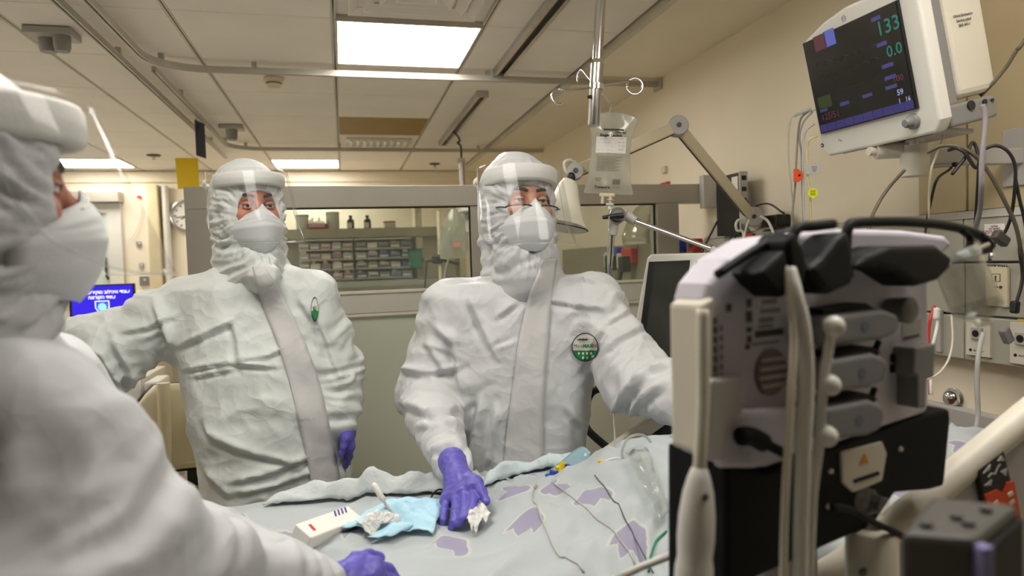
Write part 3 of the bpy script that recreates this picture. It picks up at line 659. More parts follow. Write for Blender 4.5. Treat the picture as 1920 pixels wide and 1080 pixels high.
UP = V3(0, 0, 1)
def hood(H, neck, front, m, parent, seed, eye_r=(.072, .110, .060), eye_z=-.008, h=.005, nr=.122, jaw=1.0):
    K = H.k
    ops = [('+', ell((0, -.020, .022), (.103, .116, .136), H), .01), ('+', rcone(H((0, -.030, -.04)), neck + (0, 0, -.05), .092 * K, nr), .05),
           ('+', rcone(H((0, .014, -.060)), H((0, .006 - .03 * (1 - jaw) * 5, -.125)), .080 * K * jaw, .066 * K * jaw), .04), ('+', rcone(H((0, .006 - .03 * (1 - jaw) * 5, -.125)), front, .062 * K * jaw, .048), .05),
           ('-', ell((0, .135, eye_z), eye_r, H), .012), ('-', ell((0, .130, -.066), (.082, .108, .062), H), .012), ('-', ell((0, -.008, -.02), (.080, .098, .10), H), .01)]
    lo = np.minimum(H.o, neck) - (.20, .20, .06); hi = H.o + (.20, .20, .20); lo[2] = min(neck[2] - .12, lo[2])
    V, Fc = nets(ops, lo, hi, h); V = relax(V, Fc, 1, .5); N = vnormals(V, Fc); q = H.inv(V)
    w = np.stack([pnoise(V * 5 + seed), pnoise(V * 5 + seed + 31), pnoise(V * 5 + seed + 57)], 1) * .07
    n1 = pnoise((V + w) * (11, 11, 7) + seed); n2 = pnoise((V + w) * 26 + seed + 9.1); n3 = pnoise(V * 6 + seed + 3); mod = np.clip(.5 + 1.4 * n3, .1, 1.4)
    d = .0085 * mod * (.5 - 2.1 * np.abs(n1)) + .0042 * mod * (.5 - 2 * np.abs(n2)) + .006 * n3
    # gathers running out from the elasticated edge of the face opening
    th = np.arctan2(q[:, 2] + .035, q[:, 0]); e = np.sqrt((q[:, 0] / .082) ** 2 + ((q[:, 2] + .035) / .098) ** 2); g = np.exp(-((e - 1.18) / .30) ** 2) * (q[:, 1] > -.02)
    d += .0038 * g * np.sin(th * 21 + 4 * pnoise(V * 14 + seed)) + .003 * g * np.sin(th * 43 + 5 * pnoise(V * 20 + seed))
    d += limb_folds(V, N, [(H((0, -.03, -.05)), neck + (0, 0, -.03), .15, .009, 22, seed)])
    V = V + N * d[:, None]; V = relax(V, Fc, 1, .2); mesh_obj('hood', V, Fc, m, parent); return bvh_of(V, Fc)
FOLDS_C = [([(878, 556), (900, 600), (926, 662)], .014, 9), ([(815, 612), (850, 640), (862, 700), (868, 742)], .016, 10), ([(1022, 560), (1080, 572), (1136, 580)], .010, 6), ([(1050, 522), (1090, 520), (1125, 532)], .008, 6), ([(838, 526), (880, 520), (926, 523)], .008, 5), ([(930, 596), (968, 566)], .010, 6), ([(745, 690), (800, 700), (866, 684)], .014, 9), ([(748, 750), (810, 778), (868, 764)], .016, 10), ([(780, 806), (830, 782), (884, 812)], .012, 8), ([(800, 640), (838, 700)], .010, 8), ([(905, 745), (892, 800), (880, 872)], .016, 11), ([(934, 760), (920, 820), (908, 884)], .012, 10),
           ([(1134, 606), (1170, 585), (1205, 560)], .009, 6), ([(1128, 660), (1170, 630), (1222, 602)], .011, 7), ([(1150, 772), (1178, 735), (1216, 692)], .020, 12), ([(1216, 694), (1240, 690), (1264, 690)], .014, 8), ([(1168, 800), (1200, 752), (1250, 716)], .014, 10), ([(1080, 700), (1110, 650), (1135, 610)], .010, 8), ([(1060, 760), (1090, 800), (1096, 870)], .010, 9), ([(965, 640), (930, 655)], .008, 6), ([(800, 850), (850, 830), (880, 850)], .010, 7)]
FOLDS_L = [([(228, 622), (280, 612), (330, 588)], .012, 7), ([(212, 640), (240, 690), (252, 742)], .018, 10), ([(290, 572), (322, 640)], .012, 8), ([(330, 650), (400, 618), (436, 602)], .014, 8), ([(436, 602), (446, 640), (452, 690)], .014, 8), ([(340, 694), (420, 680), (520, 688)], .013, 6), ([(360, 706), (440, 690)], .010, 6), ([(430, 676), (500, 668), (560, 640)], .009, 6), ([(385, 800), (420, 828), (462, 850)], .012, 8), ([(400, 812), (480, 850), (560, 868)], .014, 9), ([(430, 902), (510, 884), (590, 850)], .016, 9), ([(440, 922), (520, 908), (596, 880)], .012, 8), ([(150, 650), (190, 668), (232, 742)], .016, 10), ([(270, 640), (300, 620), (318, 640), (300, 660)], .010, 6), ([(386, 880), (410, 905), (436, 930)], .012, 8), ([(600, 600), (620, 660), (640, 720)], .010, 8), ([(622, 730), (650, 720), (662, 700)], .010, 6), ([(560, 560), (590, 600), (600, 660)], .010, 8)]
def horiz(v): return nrm(V3(v[0], v[1], 0))
IMG_R = horiz(CAMR[:, 0]); IMG_F = horiz(CAMR[:, 2])     # level axes: image right, away from the camera
SH = .0075

def build_center_man():
    D = 2.1; J = lambda x, y, d=D: PD(x, y, d)
    t = thing('person', 'person in white hooded suit with glasses and visor, purple gloved hand on the bed', 'person', (J(970, 600)[0], J(970, 600)[1], 0), 'staff in white protective suits')
    hc = J(974, 392, D - .01); fdir = -IMG_F * .90 + IMG_R * .36 + UP * .10; K_ = 1.16; H = head_frame(hc, fdir, UP * 1 + IMG_R * .04, K_)
    neck = J(985, 505, D + .02); s1 = J(850, 566, D + .02); s2 = J(1112, 558, D); e1 = J(798, 735, D + .02); w1 = J(853, 880, 1.68); e2 = J(1190, 705, 1.94); w2 = J(1345, 790, 1.66)
    c = lambda x, y, d=D: J(x, y, d)
    keys = []
    for x, y, hw, hd in [(984, 505, .085, .075), (978, 527, .165, .10), (977, 560, .210, .125), (976, 640, .240, .145), (974, 720, .234, .148), (974, 800, .216, .148), (974, 870, .206, .147), (974, 960, .21, .15), (974, 1030, .20, .14)]:
        p = c(x, y, D + .03); keys.append((p[2], p[0], p[1], hw, hd))
    hip = c(974, 1000, D + .03); ops = [('+', loft(keys, IMG_R, IMG_F), .05)]
    ops += [('+', rcone(s1, e1, .083, .088), .07), ('+', rcone(e1, w1, .080, .046), .05), ('+', rcone(s2, e2, .086, .090), .07), ('+', rcone(e2, w2, .092, .060), .05)]
    for sx in (-1, 1):
        k = hip + IMG_R * sx * .10; kn = V3(k[0], k[1], .5); an = V3(k[0], k[1], .06)
        ops += [('+', rcone(k, kn, .12, .09), .06), ('+', rcone(kn, an, .09, .07), .05), ('+', rcone(an, an - IMG_F * .14 + (0, 0, -.02), .06, .045), .04)]
    FOLDS = FOLDS_C
    allp = np.array([s1, s2, e1, e2, w1, w2]); lo = np.minimum(allp.min(0) - .12, [9, 9, 0]); hi = allp.max(0) + .13; lo[2] = 0; hi[2] = neck[2] + .06; lo[1] = min(lo[1], hip[1] - .24); hi[1] = max(hi[1], hip[1] + .22)
    V, Fc = suit_mesh(ops, lo, hi, SH, .0110, 7.0, 2.2, [(s1, e1, .11, .010, 14, 1), (e1, w1, .10, .011, 20, 5), (s2, e2, .12, .009, 13, 9), (e2, w2, .12, .012, 14, 3)], folds=FOLDS)
    suit = mesh_obj('coverall', V, Fc, M_suit, t); bv = bvh_of(V, Fc)
    bh = hood(H, neck, J(992, 524, D - .085), M_suit, t, 8.8)
    face_parts(H, t, [('+', rcone(H((0, -.02, -.06)), neck + (0, 0, -.1), .058, .062), .03), ('+', rcone(s1 * .75 + s2 * .25 + (0, 0, -.05), s2 * .75 + s1 * .25 + (0, 0, -.05), .05, .05), .05), ('+', rcone(neck + (0, 0, -.1), hip, .08, .08), .05)], np.minimum(hc - (.15, .15, .2), hip - .12), hc + .15, M_skin, 1.0, .0045)
    respirator(H, t, 1.02)
    face_shield(H, t, 1.0, zt=.104, zb=-.118, rad=.125, a_span=86, band_z=.076, band_h=.044, flare=.36)
    # half-rim glasses slipped down the nose
    G_ = lambda p: H((p[0] * 1.04, p[1] + .006, p[2] - .009))
    g = thing('eyeglasses', None, None, (0, 0, 0)); g.parent = t
    for sx in (-1, 1):
        pts = smooth_path([G_((sx * .010, .107, -.012)), G_((sx * .016, .106, -.003)), G_((sx * .040, .100, -.001)), G_((sx * .064, .085, -.002)), G_((sx * .071, .078, -.006))], 5); b = MB(); b.tube(pts, .0024, 8); b.build('rim', M_dark, g, smooth=180)
        rows = []
        for k in range(9):
            u = k / 8; x = .013 + .054 * u; y = .1065 - .024 * u * u; zt_ = -.003; zb_ = -.003 - .030 * math.sin(math.pi * (.12 + .80 * u)) ** .6; rows.append([G_((sx * x, y, zt_ + (zb_ - zt_) * q)) for q in np.linspace(0, 1, 5)])
        b = MB(); b.grid(rows); b.build('lens', clear_mat('spectacle_lens', (250, 250, 248), 1.1, .02), g, smooth=180, solid=.0015)
        b = MB(); b.tube([G_((sx * .071, .079, -.005)), G_((sx * .079, .070, -.003)), G_((sx * .082, .03, .002)), G_((sx * .082, -.02, .003))], .0019, 8); b.build('temple', M_dark, g, smooth=180)
        b = MB(); b.tube([G_((sx * .011, .105, -.012)), G_((sx * .014, .098, -.019))], .0022, 6); b.build('nose_pad', M_tubing, g)
    b = MB(); b.tube(smooth_path([G_((-.011, .107, -.010)), G_((0, .111, -.006)), G_((.011, .107, -.010))], 4), .0016, 8); b.build('bridge', M_dark, g, smooth=180)
    strip_on([bv, bh], [(1030, 486), (1024, 515), (1012, 560), (1000, 640), (992, 720), (985, 800), (980, 890), (980, 930)], [14, 17, 22, 28, 30, 34, 38, 40], 'storm_flap', M_flap, t, .004)
    # chest emblem printed on a round sticker
    cx, cy, rx, ry = 1097, 651, 24, 26; th = t
    vs, fs = disc_vf(); disc = decal(bv, cx, cy, rx, ry, vs, fs, 'chest_emblem', mat('emblem_paper', (216, 212, 204), .6, var=.01), t, .006)
    vs, fs = disc_vf(.97, 1.04, rings=1); decal(bv, cx, cy, rx, ry, vs, fs, 'emblem_border', M_ink, disc, .0084)
    n = 24; a0 = math.radians(194); top = -.24; vs = []; fs = []
    for k in range(n + 1):
        a = math.radians(194 + (346 - 194) * k / n); vs += [(math.cos(a) * .97, top + (math.sin(a) * .97 - top) * j / 6) for j in range(7)]
    fs = [(7 * k + j, 7 * k + j + 1, 7 * k + j + 8, 7 * k + j + 7) for k in range(n) for j in range(6)]
    decal(bv, cx, cy, rx, ry, vs, fs, 'emblem_green_field', mat('emblem_green', (16, 128, 64), .55, var=.03), disc, .0078)
    for txt, sz, x, y, mm, bo in [('Lakeland', .22, -.22, .56, M_ink, .012), ('Industries', .16, .42, .56, M_grey, 0), ('Protective Wear', .12, 0, .36, M_grey, 0), ('Micro', .36, -.52, .08, M_ink, 0), ('MAX', .36, .22, .08, mat('emblem_green', (16, 128, 64)), .014), ('NS', .30, .78, .08, M_redink, .004)]:
        vs, fs = text_mesh(txt, sz, bold=bo)
        if txt == 'Micro': vs[:, 0] *= .85
        decal(bv, cx, cy, rx, ry, [(v[0] + x, v[1] + y) for v in vs], fs, 'emblem_lettering', mm, disc, .0092)
    for (x, y) in [(-.48, -.46), (-.16, -.46), (.16, -.46), (.48, -.46), (-.16, -.76), (.16, -.76)]:
        vs = [(x - .07, y + .09), (x + .07, y + .09), (x + .07, y - .03), (x, y - .11), (x - .07, y - .03)]; decal(bv, cx, cy, rx, ry, vs, [(0, 1, 2, 3, 4)], 'emblem_shield', M_paper, disc, .0092)
    # gloves
    k = [J(885, 915, 1.576), J(871, 922, 1.566), J(855, 929, 1.566), J(838, 938, 1.576)]
    ch = [[J(889, 938, 1.533), J(884, 957, 1.509), J(875, 967, 1.499)], [J(872, 950, 1.523), J(866, 972, 1.495), J(860, 983, 1.490)], [J(854, 956, 1.523), J(851, 978, 1.499), J(846, 990, 1.495)], [J(833, 957, 1.542), J(831, 975, 1.523), J(828, 984, 1.518)]]
    th = [J(892, 905, 1.576), J(903, 921, 1.552), J(912, 940, 1.523)]
    glove('glove', t, J(857, 890, 1.633), J(848, 866, 1.676), k, ch, th, palm_r=.0165)
    q = lambda x, y, d: J(x, y, d)
    glove('glove', t, q(1362, 800, 1.57), q(1345, 790, 1.60), [q(1400, 800, 1.53), q(1400, 812, 1.53), q(1398, 824, 1.53), q(1392, 834, 1.54)], [[q(1425, 805, 1.50), q(1440, 815, 1.48)], [q(1428, 818, 1.50), q(1442, 830, 1.48)], [q(1424, 832, 1.50), q(1436, 845, 1.48)], [q(1414, 842, 1.51), q(1424, 855, 1.49)]], [q(1378, 790, 1.54), q(1395, 782, 1.52), q(1412, 782, 1.50)])
    return t
def build_left_man():
    D = 2.22; J = lambda x, y, d=D: PD(x, y, d)
    t = thing('person', 'person in white hooded suit standing with one arm out, beside the hanging yellow card', 'person', (J(500, 600)[0], J(500, 600)[1], 0), 'staff in white protective suits')
    hc = J(468, 395, D); fdir = -IMG_F * .78 + IMG_R * .64 + UP * .02; K_ = 1.12; H = head_frame(hc, fdir, UP + IMG_R * -.03, K_)
    neck = J(478, 515, D + .03); s1 = J(342, 572, D + .03); s2 = J(588, 548, D + .03); e1 = J(172, 680, D - .06); w1 = J(160, 800, D - .10); e2 = J(630, 690, D + .07); w2 = J(648, 795, D + .0)
    keys = []
    for x, y, hw, hd in [(478, 488, .09, .08), (476, 508, .15, .11), (474, 535, .215, .135), (478, 620, .245, .165), (490, 700, .250, .185), (505, 780, .250, .195), (517, 860, .235, .185), (522, 940, .225, .175), (522, 1020, .20, .16)]:
        p = J(x, y, D + .04); keys.append((p[2], p[0], p[1], hw, hd))
    hip = J(520, 1000, D + .05); ops = [('+', loft(keys, nrm(IMG_R * .96 + IMG_F * .26), nrm(IMG_F * .96 - IMG_R * .26)), .05)]
    ops += [('+', rcone(s1, e1, .100, .136), .09), ('+', rcone(e1, w1, .120, .06), .04), ('+', rcone(s2, e2, .082, .072), .06), ('+', rcone(e2, w2, .070, .045), .05)]
    for sx in (-1, 1):
        k = hip + IMG_R * sx * .11; kn = V3(k[0], k[1], .5); an = V3(k[0], k[1], .06)
        ops += [('+', rcone(k, kn, .125, .095), .06), ('+', rcone(kn, an, .095, .07), .05), ('+', rcone(an, an - IMG_F * .14 + (0, 0, -.02), .06, .045), .04)]
    FOLDS = FOLDS_L
    allp = np.array([s1, s2, e1, e2, w1, w2]); lo = allp.min(0) - .13; hi = allp.max(0) + .13; lo[2] = 0; hi[2] = neck[2] + .06; lo[1] = min(lo[1], hip[1] - .26); hi[1] = max(hi[1], hip[1] + .26)
    V, Fc = suit_mesh(ops, lo, hi, SH, .0130, 6.5, 41.5, [(s1, e1, .14, .012, 12, 2), (e1, w1, .12, .010, 16, 5), (s2, e2, .10, .008, 14, 7), (e2, w2, .09, .010, 22, 3)], stretch=(1, 1, .7), folds=FOLDS)
    mesh_obj('coverall', V, Fc, M_suit2, t); bv = bvh_of(V, Fc)
    bh = hood(H, neck, J(496, 520, D - .10), M_suit2, t, 18.3, (.066, .105, .054), -.002)
    face_parts(H, t, [('+', rcone(H((0, -.02, -.06)), neck + (0, 0, -.1), .058, .062), .03), ('+', rcone(neck + (0, 0, -.1), hip, .08, .08), .05)], np.minimum(hc - (.15, .15, .2), hip - .12), hc + .15, M_skin2, 1.0, .0045)
    respirator(H, t, 1.04)
    face_shield(H, t, 1.0, zt=.108, zb=-.105, rad=.126, a_span=84, band_z=.082, band_h=.040, flare=.40, cy=-.012)
    strip_on([bv, bh], [(485, 500), (497, 528), (515, 570), (545, 640), (572, 720), (590, 800), (607, 880), (615, 930)], [12, 18, 24, 27, 28, 28, 28, 28], 'storm_flap', M_flap, t, .004)
    cx, cy, rx, ry = 590, 580, 6.5, 22
    vs, fs = disc_vf(); disc = decal(bv, cx, cy, rx, ry, vs, fs, 'chest_emblem', mat('emblem_paper', (216, 212, 204)), t, .006)
    vs, fs = disc_vf(0, .96, 190, 350); decal(bv, cx, cy, rx, ry, vs, fs, 'emblem_green_field', mat('emblem_green', (16, 128, 64)), disc, .0078)
    vs, fs = disc_vf(.97, 1.06, rings=1); decal(bv, cx, cy, rx, ry, vs, fs, 'emblem_border', M_ink, disc, .0084)
    vs, fs = text_mesh('MAX', .5, bold=.01); decal(bv, cx, cy, rx, ry, [(v[0], v[1] + .1) for v in vs], fs, 'emblem_lettering', mat('emblem_green', (16, 128, 64)), disc, .0092)
    glove('glove', t, J(648, 800, D + .0), J(646, 780, D + .01), [J(655, 838, D - .03), J(650, 842, D), J(646, 843, D + .03), J(640, 842, D + .05)], [[J(656, 856, D - .02), J(652, 868, D), J(646, 872, D + .01)], [J(652, 862, D + .01), J(648, 874, D + .02), J(641, 878, D + .03)], [J(647, 864, D + .04), J(642, 876, D + .05), J(636, 878, D + .05)], [J(640, 860, D + .06), J(636, 870, D + .07), J(630, 872, D + .07)]],
          [J(648, 822, D - .05), J(644, 838, D - .06), J(640, 852, D - .06)], palm_r=.018)
    q = lambda x, y, d: J(x, y, d)
    glove('glove', t, q(158, 815, 2.05), q(160, 795, 2.05), [q(150, 855, 2.02), q(158, 858, 2.03), q(166, 858, 2.05), q(174, 856, 2.06)], [[q(148, 880, 2.0), q(150, 900, 2.0)], [q(158, 885, 2.01), q(160, 906, 2.01)], [q(167, 884, 2.03), q(169, 904, 2.03)], [q(176, 878, 2.05), q(178, 896, 2.05)]], [q(145, 838, 2.01), q(138, 856, 1.99), q(138, 872, 1.98)])
    return t
def build_near_person():
    D = .80; J = lambda x, y, d=D: PD(x, y, d)
    t = thing('person', 'blurred person in white suit and visor at the left edge, reaching over the bed', 'person', (J(0, 800)[0], J(0, 800)[1], 0), 'staff in white protective suits')
    s = 1.0; hc = J(-62, 366, .82); fdir = IMG_R * .76 + IMG_F * .65 + UP * .02; K_ = 1.08; H = head_frame(hc, fdir, UP, K_)
    neck = J(-75, 592, .85); s1 = J(20, 775, .76); e1 = J(212, 1030, .82); w1 = J(592, 1106, 1.06); s2 = J(90, 700, 1.12); e2 = J(240, 960, 1.20); w2 = J(640, 1120, 1.2)
    keys = []
    for x, y, hw, hd in [(-75, 575, .085, .09), (-65, 630, .11, .10), (-40, 700, .18, .12), (-10, 810, .215, .15), (20, 1000, .215, .16), (30, 1250, .215, .16), (30, 1500, .20, .15)]:
        p = J(x, y, .88 if y < 820 else .80); keys.append((p[2], p[0], p[1], hw, hd))
    fx = horiz(fdir); sx_ = nrm(V3(-fx[1], fx[0], 0)); hip = J(30, 1450, .80)
    ops = [('+', loft(keys, sx_, fx), .05), ('+', rcone(s1, e1, .083, .080), .07), ('+', rcone(e1, w1, .072, .045), .06), ('+', rcone(s2, e2, .075, .07), .06), ('+', rcone(e2, w2, .07, .05), .05)]
    for q in (-1, 1):
        k = hip + sx_ * q * .10; kn = V3(k[0], k[1], .45); an = V3(k[0], k[1], .06)
        ops += [('+', rcone(k, kn, .12, .09), .06), ('+', rcone(kn, an, .09, .07), .05), ('+', rcone(an, an + fx * .14 + (0, 0, -.02), .06, .045), .04)]
    allp = np.array([s1, s2, e1, e2, w1, w2, hip]); lo = allp.min(0) - .18; hi = allp.max(0) + .14; lo[2] = 0; hi[2] = neck[2] + .05; lo[0] = hip[0] - .30
    V, Fc = suit_mesh(ops, lo, hi, .009, .010, 6.5, 70.1, [(s1, e1, .12, .012, 12, 2), (e1, w1, .10, .012, 16, 5)])
    mesh_obj('coverall', V, Fc, M_suit3, t)
    hood(H, neck, neck + fx * .01 + (0, 0, .01), M_suit3, t, 28.3, (.068, .108, .058), -.004, .0055, .092, .90)
    face_parts(H, t, [('+', rcone(H((0, -.02, -.06)), neck + (0, 0, -.1), .058, .062), .03), ('+', rcone(neck + (0, 0, -.1), hip, .08, .08), .05)], np.minimum(hc - (.15, .15, .2), hip - .12), np.maximum(hc, hip) + .15, M_skin2, 1.0, .005)
    respirator(H, t, 1.04)
    face_shield(H, t, 1.0, zt=.108, zb=-.10, rad=.127, a_span=84, band_z=.080, band_h=.050, flare=.50)
    q = J
    glove('glove', t, q(630, 1093, 1.09), q(598, 1098, 1.06), [q(700, 1062, 1.13), q(702, 1078, 1.12), q(700, 1095, 1.11), q(692, 1110, 1.11)], [[q(728, 1066, 1.15), q(742, 1085, 1.15)], [q(732, 1088, 1.14), q(745, 1106, 1.14)], [q(728, 1108, 1.13), q(738, 1124, 1.13)], [q(716, 1122, 1.12), q(724, 1136, 1.12)]], [q(668, 1050, 1.13), q(690, 1042, 1.16), q(712, 1046, 1.18)])
    return t
# ------------------------------------------------------------------ bed, blanket and what lies on it
BX0, BX1, BY0, BY1 = -.72, 1.50, 1.06, 1.88
def sstep(a, b_, x): t = np.clip((x - a) / (b_ - a), 0, 1); return t * t * (3 - 2 * t)
def bed_h(X, Y):
    X = np.asarray(X, float); Y = np.asarray(Y, float)
    A = .020 + .050 * sstep(.22, .50, X) + .085 * sstep(.42, .74, X) + .02 * sstep(.85, 1.35, X)
    z = .895 + A * np.exp(-np.abs((Y - 1.42) / .31) ** 3.2)
    z += .03 * np.exp(-((Y - 1.22) / .08) ** 2) * np.exp(-((X + .1) / .4) ** 2)
    w = np.stack([X.ravel(), Y.ravel(), 0 * X.ravel()], 1)
    wp = w + .12 * np.stack([pnoise(w * 3 + 5), pnoise(w * 3 + 17), 0 * w[:, 0]], 1)
    n1 = pnoise(wp * (5, 7, 1) + 3.3); n2 = pnoise((wp @ np.array([[.8, .6, 0], [-.6, .8, 0], [0, 0, 1]])) * (16, 5, 1) + 8.1); n3 = pnoise(wp * 2.2 + 1)
    f = .017 * (.6 - 2 * np.abs(n1)) + .014 * (.5 - 2 * np.abs(n2)) * np.clip(.6 + n3 * 1.5, 0, 1.3)
    z = z + f.reshape(X.shape)
    # sharper creases across the raised part
    for (x0, y0, x1, y1, wd, hg) in [(.52, 1.62, .62, 1.10, .022, .010), (.60, 1.60, .80, 1.12, .016, .012), (.68, 1.62, .92, 1.20, .02, .010), (.36, 1.60, .43, 1.10, .03, .012), (.1, 1.52, -.3, 1.40, .025, .016)]:
        dx, dy = x1 - x0, y1 - y0; L_ = math.hypot(dx, dy); tt = np.clip(((X - x0) * dx + (Y - y0) * dy) / L_ ** 2, 0, 1); dd = np.hypot(X - x0 - tt * dx, Y - y0 - tt * dy); z = z + hg * np.exp(-(dd / wd) ** 2)
    return z
M_blanket = mat('blanket_cloth', (173, 180, 182), .8, var=.02)
def blanket_nodes():
    m = M_blanket; nt = m.node_tree; N = nt.nodes; L = nt.links; bs = N['Principled BSDF']
    uv = N.new('ShaderNodeUVMap')
    def math_(op, a, b_=None, c=None):
        n = N.new('ShaderNodeMath'); n.operation = op
        for i, q in enumerate((a, b_, c)):
            if q is None: continue
            if isinstance(q, (int, float)): n.inputs[i].default_value = q
            else: L.new(q, n.inputs[i])
        return n.outputs[0]
    sc = N.new('ShaderNodeVectorMath'); sc.operation = 'SCALE'; sc.inputs['Scale'].default_value = 5.9; L.new(uv.outputs[0], sc.inputs[0])
    vo = N.new('ShaderNodeTexVoronoi'); vo.voronoi_dimensions = '2D'; vo.inputs['Scale'].default_value = 1.0; vo.inputs['Randomness'].default_value = .5; L.new(sc.outputs[0], vo.inputs['Vector'])
    sub = N.new('ShaderNodeVectorMath'); sub.operation = 'SUBTRACT'; L.new(sc.outputs[0], sub.inputs[0]); L.new(vo.outputs['Position'], sub.inputs[1])
    sep = N.new('ShaderNodeSeparateXYZ'); L.new(sub.outputs[0], sep.inputs[0]); rc = N.new('ShaderNodeSeparateColor'); L.new(vo.outputs['Color'], rc.inputs[0])
    ang = math_('MULTIPLY', rc.outputs[0], 6.283); c = math_('COSINE', ang); s = math_('SINE', ang)
    x = math_('SUBTRACT', math_('MULTIPLY', sep.outputs[0], c), math_('MULTIPLY', sep.outputs[1], s)); y = math_('ADD', math_('MULTIPLY', sep.outputs[0], s), math_('MULTIPLY', sep.outputs[1], c))
    # tulip: an egg cut at the top by three petal teeth, drawn out to a stem at the bottom
    r = .235; yy = math_('MULTIPLY', y, .82); ln = math_('SQRT', math_('ADD', math_('MULTIPLY', x, x), math_('MULTIPLY', yy, yy))); d1 = math_('SUBTRACT', ln, r)
    tooth = math_('PINGPONG', math_('ADD', x, 10.0), .118); top = math_('SUBTRACT', y, math_('ADD', math_('MULTIPLY', tooth, 1.3), .02)); d = math_('MAXIMUM', d1, top)
    on = math_('GREATER_THAN', rc.outputs[1], .22)
    fill = math_('MULTIPLY', math_('LESS_THAN', d, 0.0), on); rim = math_('MULTIPLY', math_('LESS_THAN', d, .035), on)
    base = [l for l in L if l.to_socket == bs.inputs['Base Color']][0].from_socket
    m1 = N.new('ShaderNodeMix'); m1.data_type = 'RGBA'; L.new(rim, m1.inputs['Factor']); L.new(base, m1.inputs['A']); m1.inputs['B'].default_value = lin((186, 190, 182))
    m2 = N.new('ShaderNodeMix'); m2.data_type = 'RGBA'; L.new(fill, m2.inputs['Factor']); L.new(m1.outputs['Result'], m2.inputs['A']); m2.inputs['B'].default_value = lin((150, 146, 168))
    L.new(m2.outputs['Result'], bs.inputs['Base Color'])
    wv = N.new('ShaderNodeTexNoise'); wv.inputs['Scale'].default_value = 160; tc = N.new('ShaderNodeTexCoord'); L.new(tc.outputs['Object'], wv.inputs['Vector']); bp = N.new('ShaderNodeBump'); bp.inputs['Strength'].default_value = .15; bp.inputs['Distance'].default_value = .003; L.new(wv.outputs['Fac'], bp.inputs['Height']); L.new(bp.outputs[0], bs.inputs['Normal'])
blanket_nodes()
def build_bed():
    t = thing('hospital_bed', 'white hospital bed with raised side rails, patient under the blanket', 'bed', ((BX0 + BX1) / 2, (BY0 + BY1) / 2, 0))
    b = MB(); b.bb(BX0 + .03, BX1 - .02, BY0 + .05, BY1 - .05, .55, .63); b.build('frame', M_lgrey, t, bevel=.01)
    b = MB(); b.bb(BX0 + .05, BX1 - .05, BY0 + .06, BY1 - .06, .635, .79); b.build('mattress', mat('navy_mattress', (54, 62, 84), .6), t, bevel=.03, seg=3)
    for x in (BX0 + .35, BX1 - .35):
        b = MB(); b.bb(x - .09, x + .09, 1.22, 1.42, .16, .55); b.build('lift_column', M_lgrey, t, bevel=.01)
    b = MB(); b.bb(BX0 + .10, BX1 - .10, BY0 + .12, BY1 - .12, .11, .165); b.build('chassis', M_grey, t, bevel=.01)
    for x in (BX0 + .15, BX1 - .15):
        for y in (BY0 + .15, BY1 - .15):
            b = MB(); b.cyl((x, y - .02, .055), (x, y + .02, .055), .055, 18); b.build('castor', M_dark, t, smooth=40)
    # head and foot boards
    b = MB(); b.bb(BX1 - .01, BX1 + .03, BY0 + .04, BY1 - .04, .62, 1.02); b.build('headboard', M_wood, t, bevel=.02, seg=3)
    b = MB(); b.bb(BX0 - .03, BX0 + .01, BY0 + .04, BY1 - .04, .55, .98); b.build('footboard', M_offwhite, t, bevel=.02, seg=3)
    # near rail: sloping tube with panel and hand control
    Y = .86; L0, L1 = PY(1545, 1092, Y), PY(1960, 750, Y); d = nrm(L1 - L0)
    a, e = L0 - d * .05, L1 + d * .18; dn = V3(0, 0, -1)
    pts = smooth_path([a + dn * .30 + d * .02, a + dn * .10 - d * .02, a + d * .03, a + d * .12, (a + e) / 2, e - d * .12, e - d * .02, e + dn * .10 + d * .02, e + dn * .30], 6)
    b = MB(); b.tube(pts, .023, 14); rail = b.build('side_rail', M_offwhite, t, smooth=180)
    pnl = [a + d * .06 + dn * .015, e - d * .06 + dn * .015, e - d * .06 + dn * .26, a + d * .06 + dn * .26]; th = V3(0, .014, 0)
    b = MB(); b.add([p + th for p in pnl] + [p - th for p in pnl], [(0, 1, 2, 3), (7, 6, 5, 4), (0, 4, 5, 1), (1, 5, 6, 2), (2, 6, 7, 3), (3, 7, 4, 0)]); b.build('rail_panel', M_lgrey, rail, bevel=.006)
    b = MB(); b.bar(a + d * .2 + dn * .25, V3((a + d * .2)[0], BY0 + .06, .58), .03, .02).bar(e - d * .3 + dn * .25, V3((e - d * .3)[0], BY0 + .06, .58), .03, .02); b.build('rail_bracket', M_grey, rail)
    # hand control pad on the rail panel: local frame along the rail
    zc = nrm(np.cross((0, -1, 0), d) * -1); zc = zc if zc[2] > 0 else -zc
    q = PY(1868, 898, Y - .018); pf = Fr(q, d, (0, 1, 0), zc)
    # portrait pad, leaning with the rail
    lx, lz = [], []
    C = [pf.hit(*c) for c in [(1827, 880), (1877, 843), (1910, 985), (1850, 1000)]]
    b = MB(pf); b.prism(C, -.006, .004); pad = b.build('control_pad', M_dark, t, bevel=.003)
    C2 = [pf.hit(*c) for c in [(1838, 925), (1862, 915), (1872, 920), (1880, 902), (1893, 900), (1908, 982), (1852, 996)]]
    b = MB(pf); b.prism(C2, -.008, -.0055); b.build('orange_field', M_orange, pad)
    for tri in ([(1836, 885), (1848, 878), (1849, 868)], [(1863, 862), (1870, 852), (1876, 861)], [(1868, 882), (1880, 876), (1878, 890)], [(1838, 908), (1852, 896), (1850, 907)]):
        b = MB(pf); b.prism([pf.hit(*c) for c in tri], -.0078, -.0055); b.build('arrow', M_lgrey, pad)
    b = MB(pf); z = [pf.hit(*c) for c in [(1845, 892), (1851, 885), (1858, 886), (1864, 872), (1868, 868)]]; b.tube([(x, -.007, zz) for x, zz in z], .0012, 6); b.build('symbol', M_lgrey, pad)
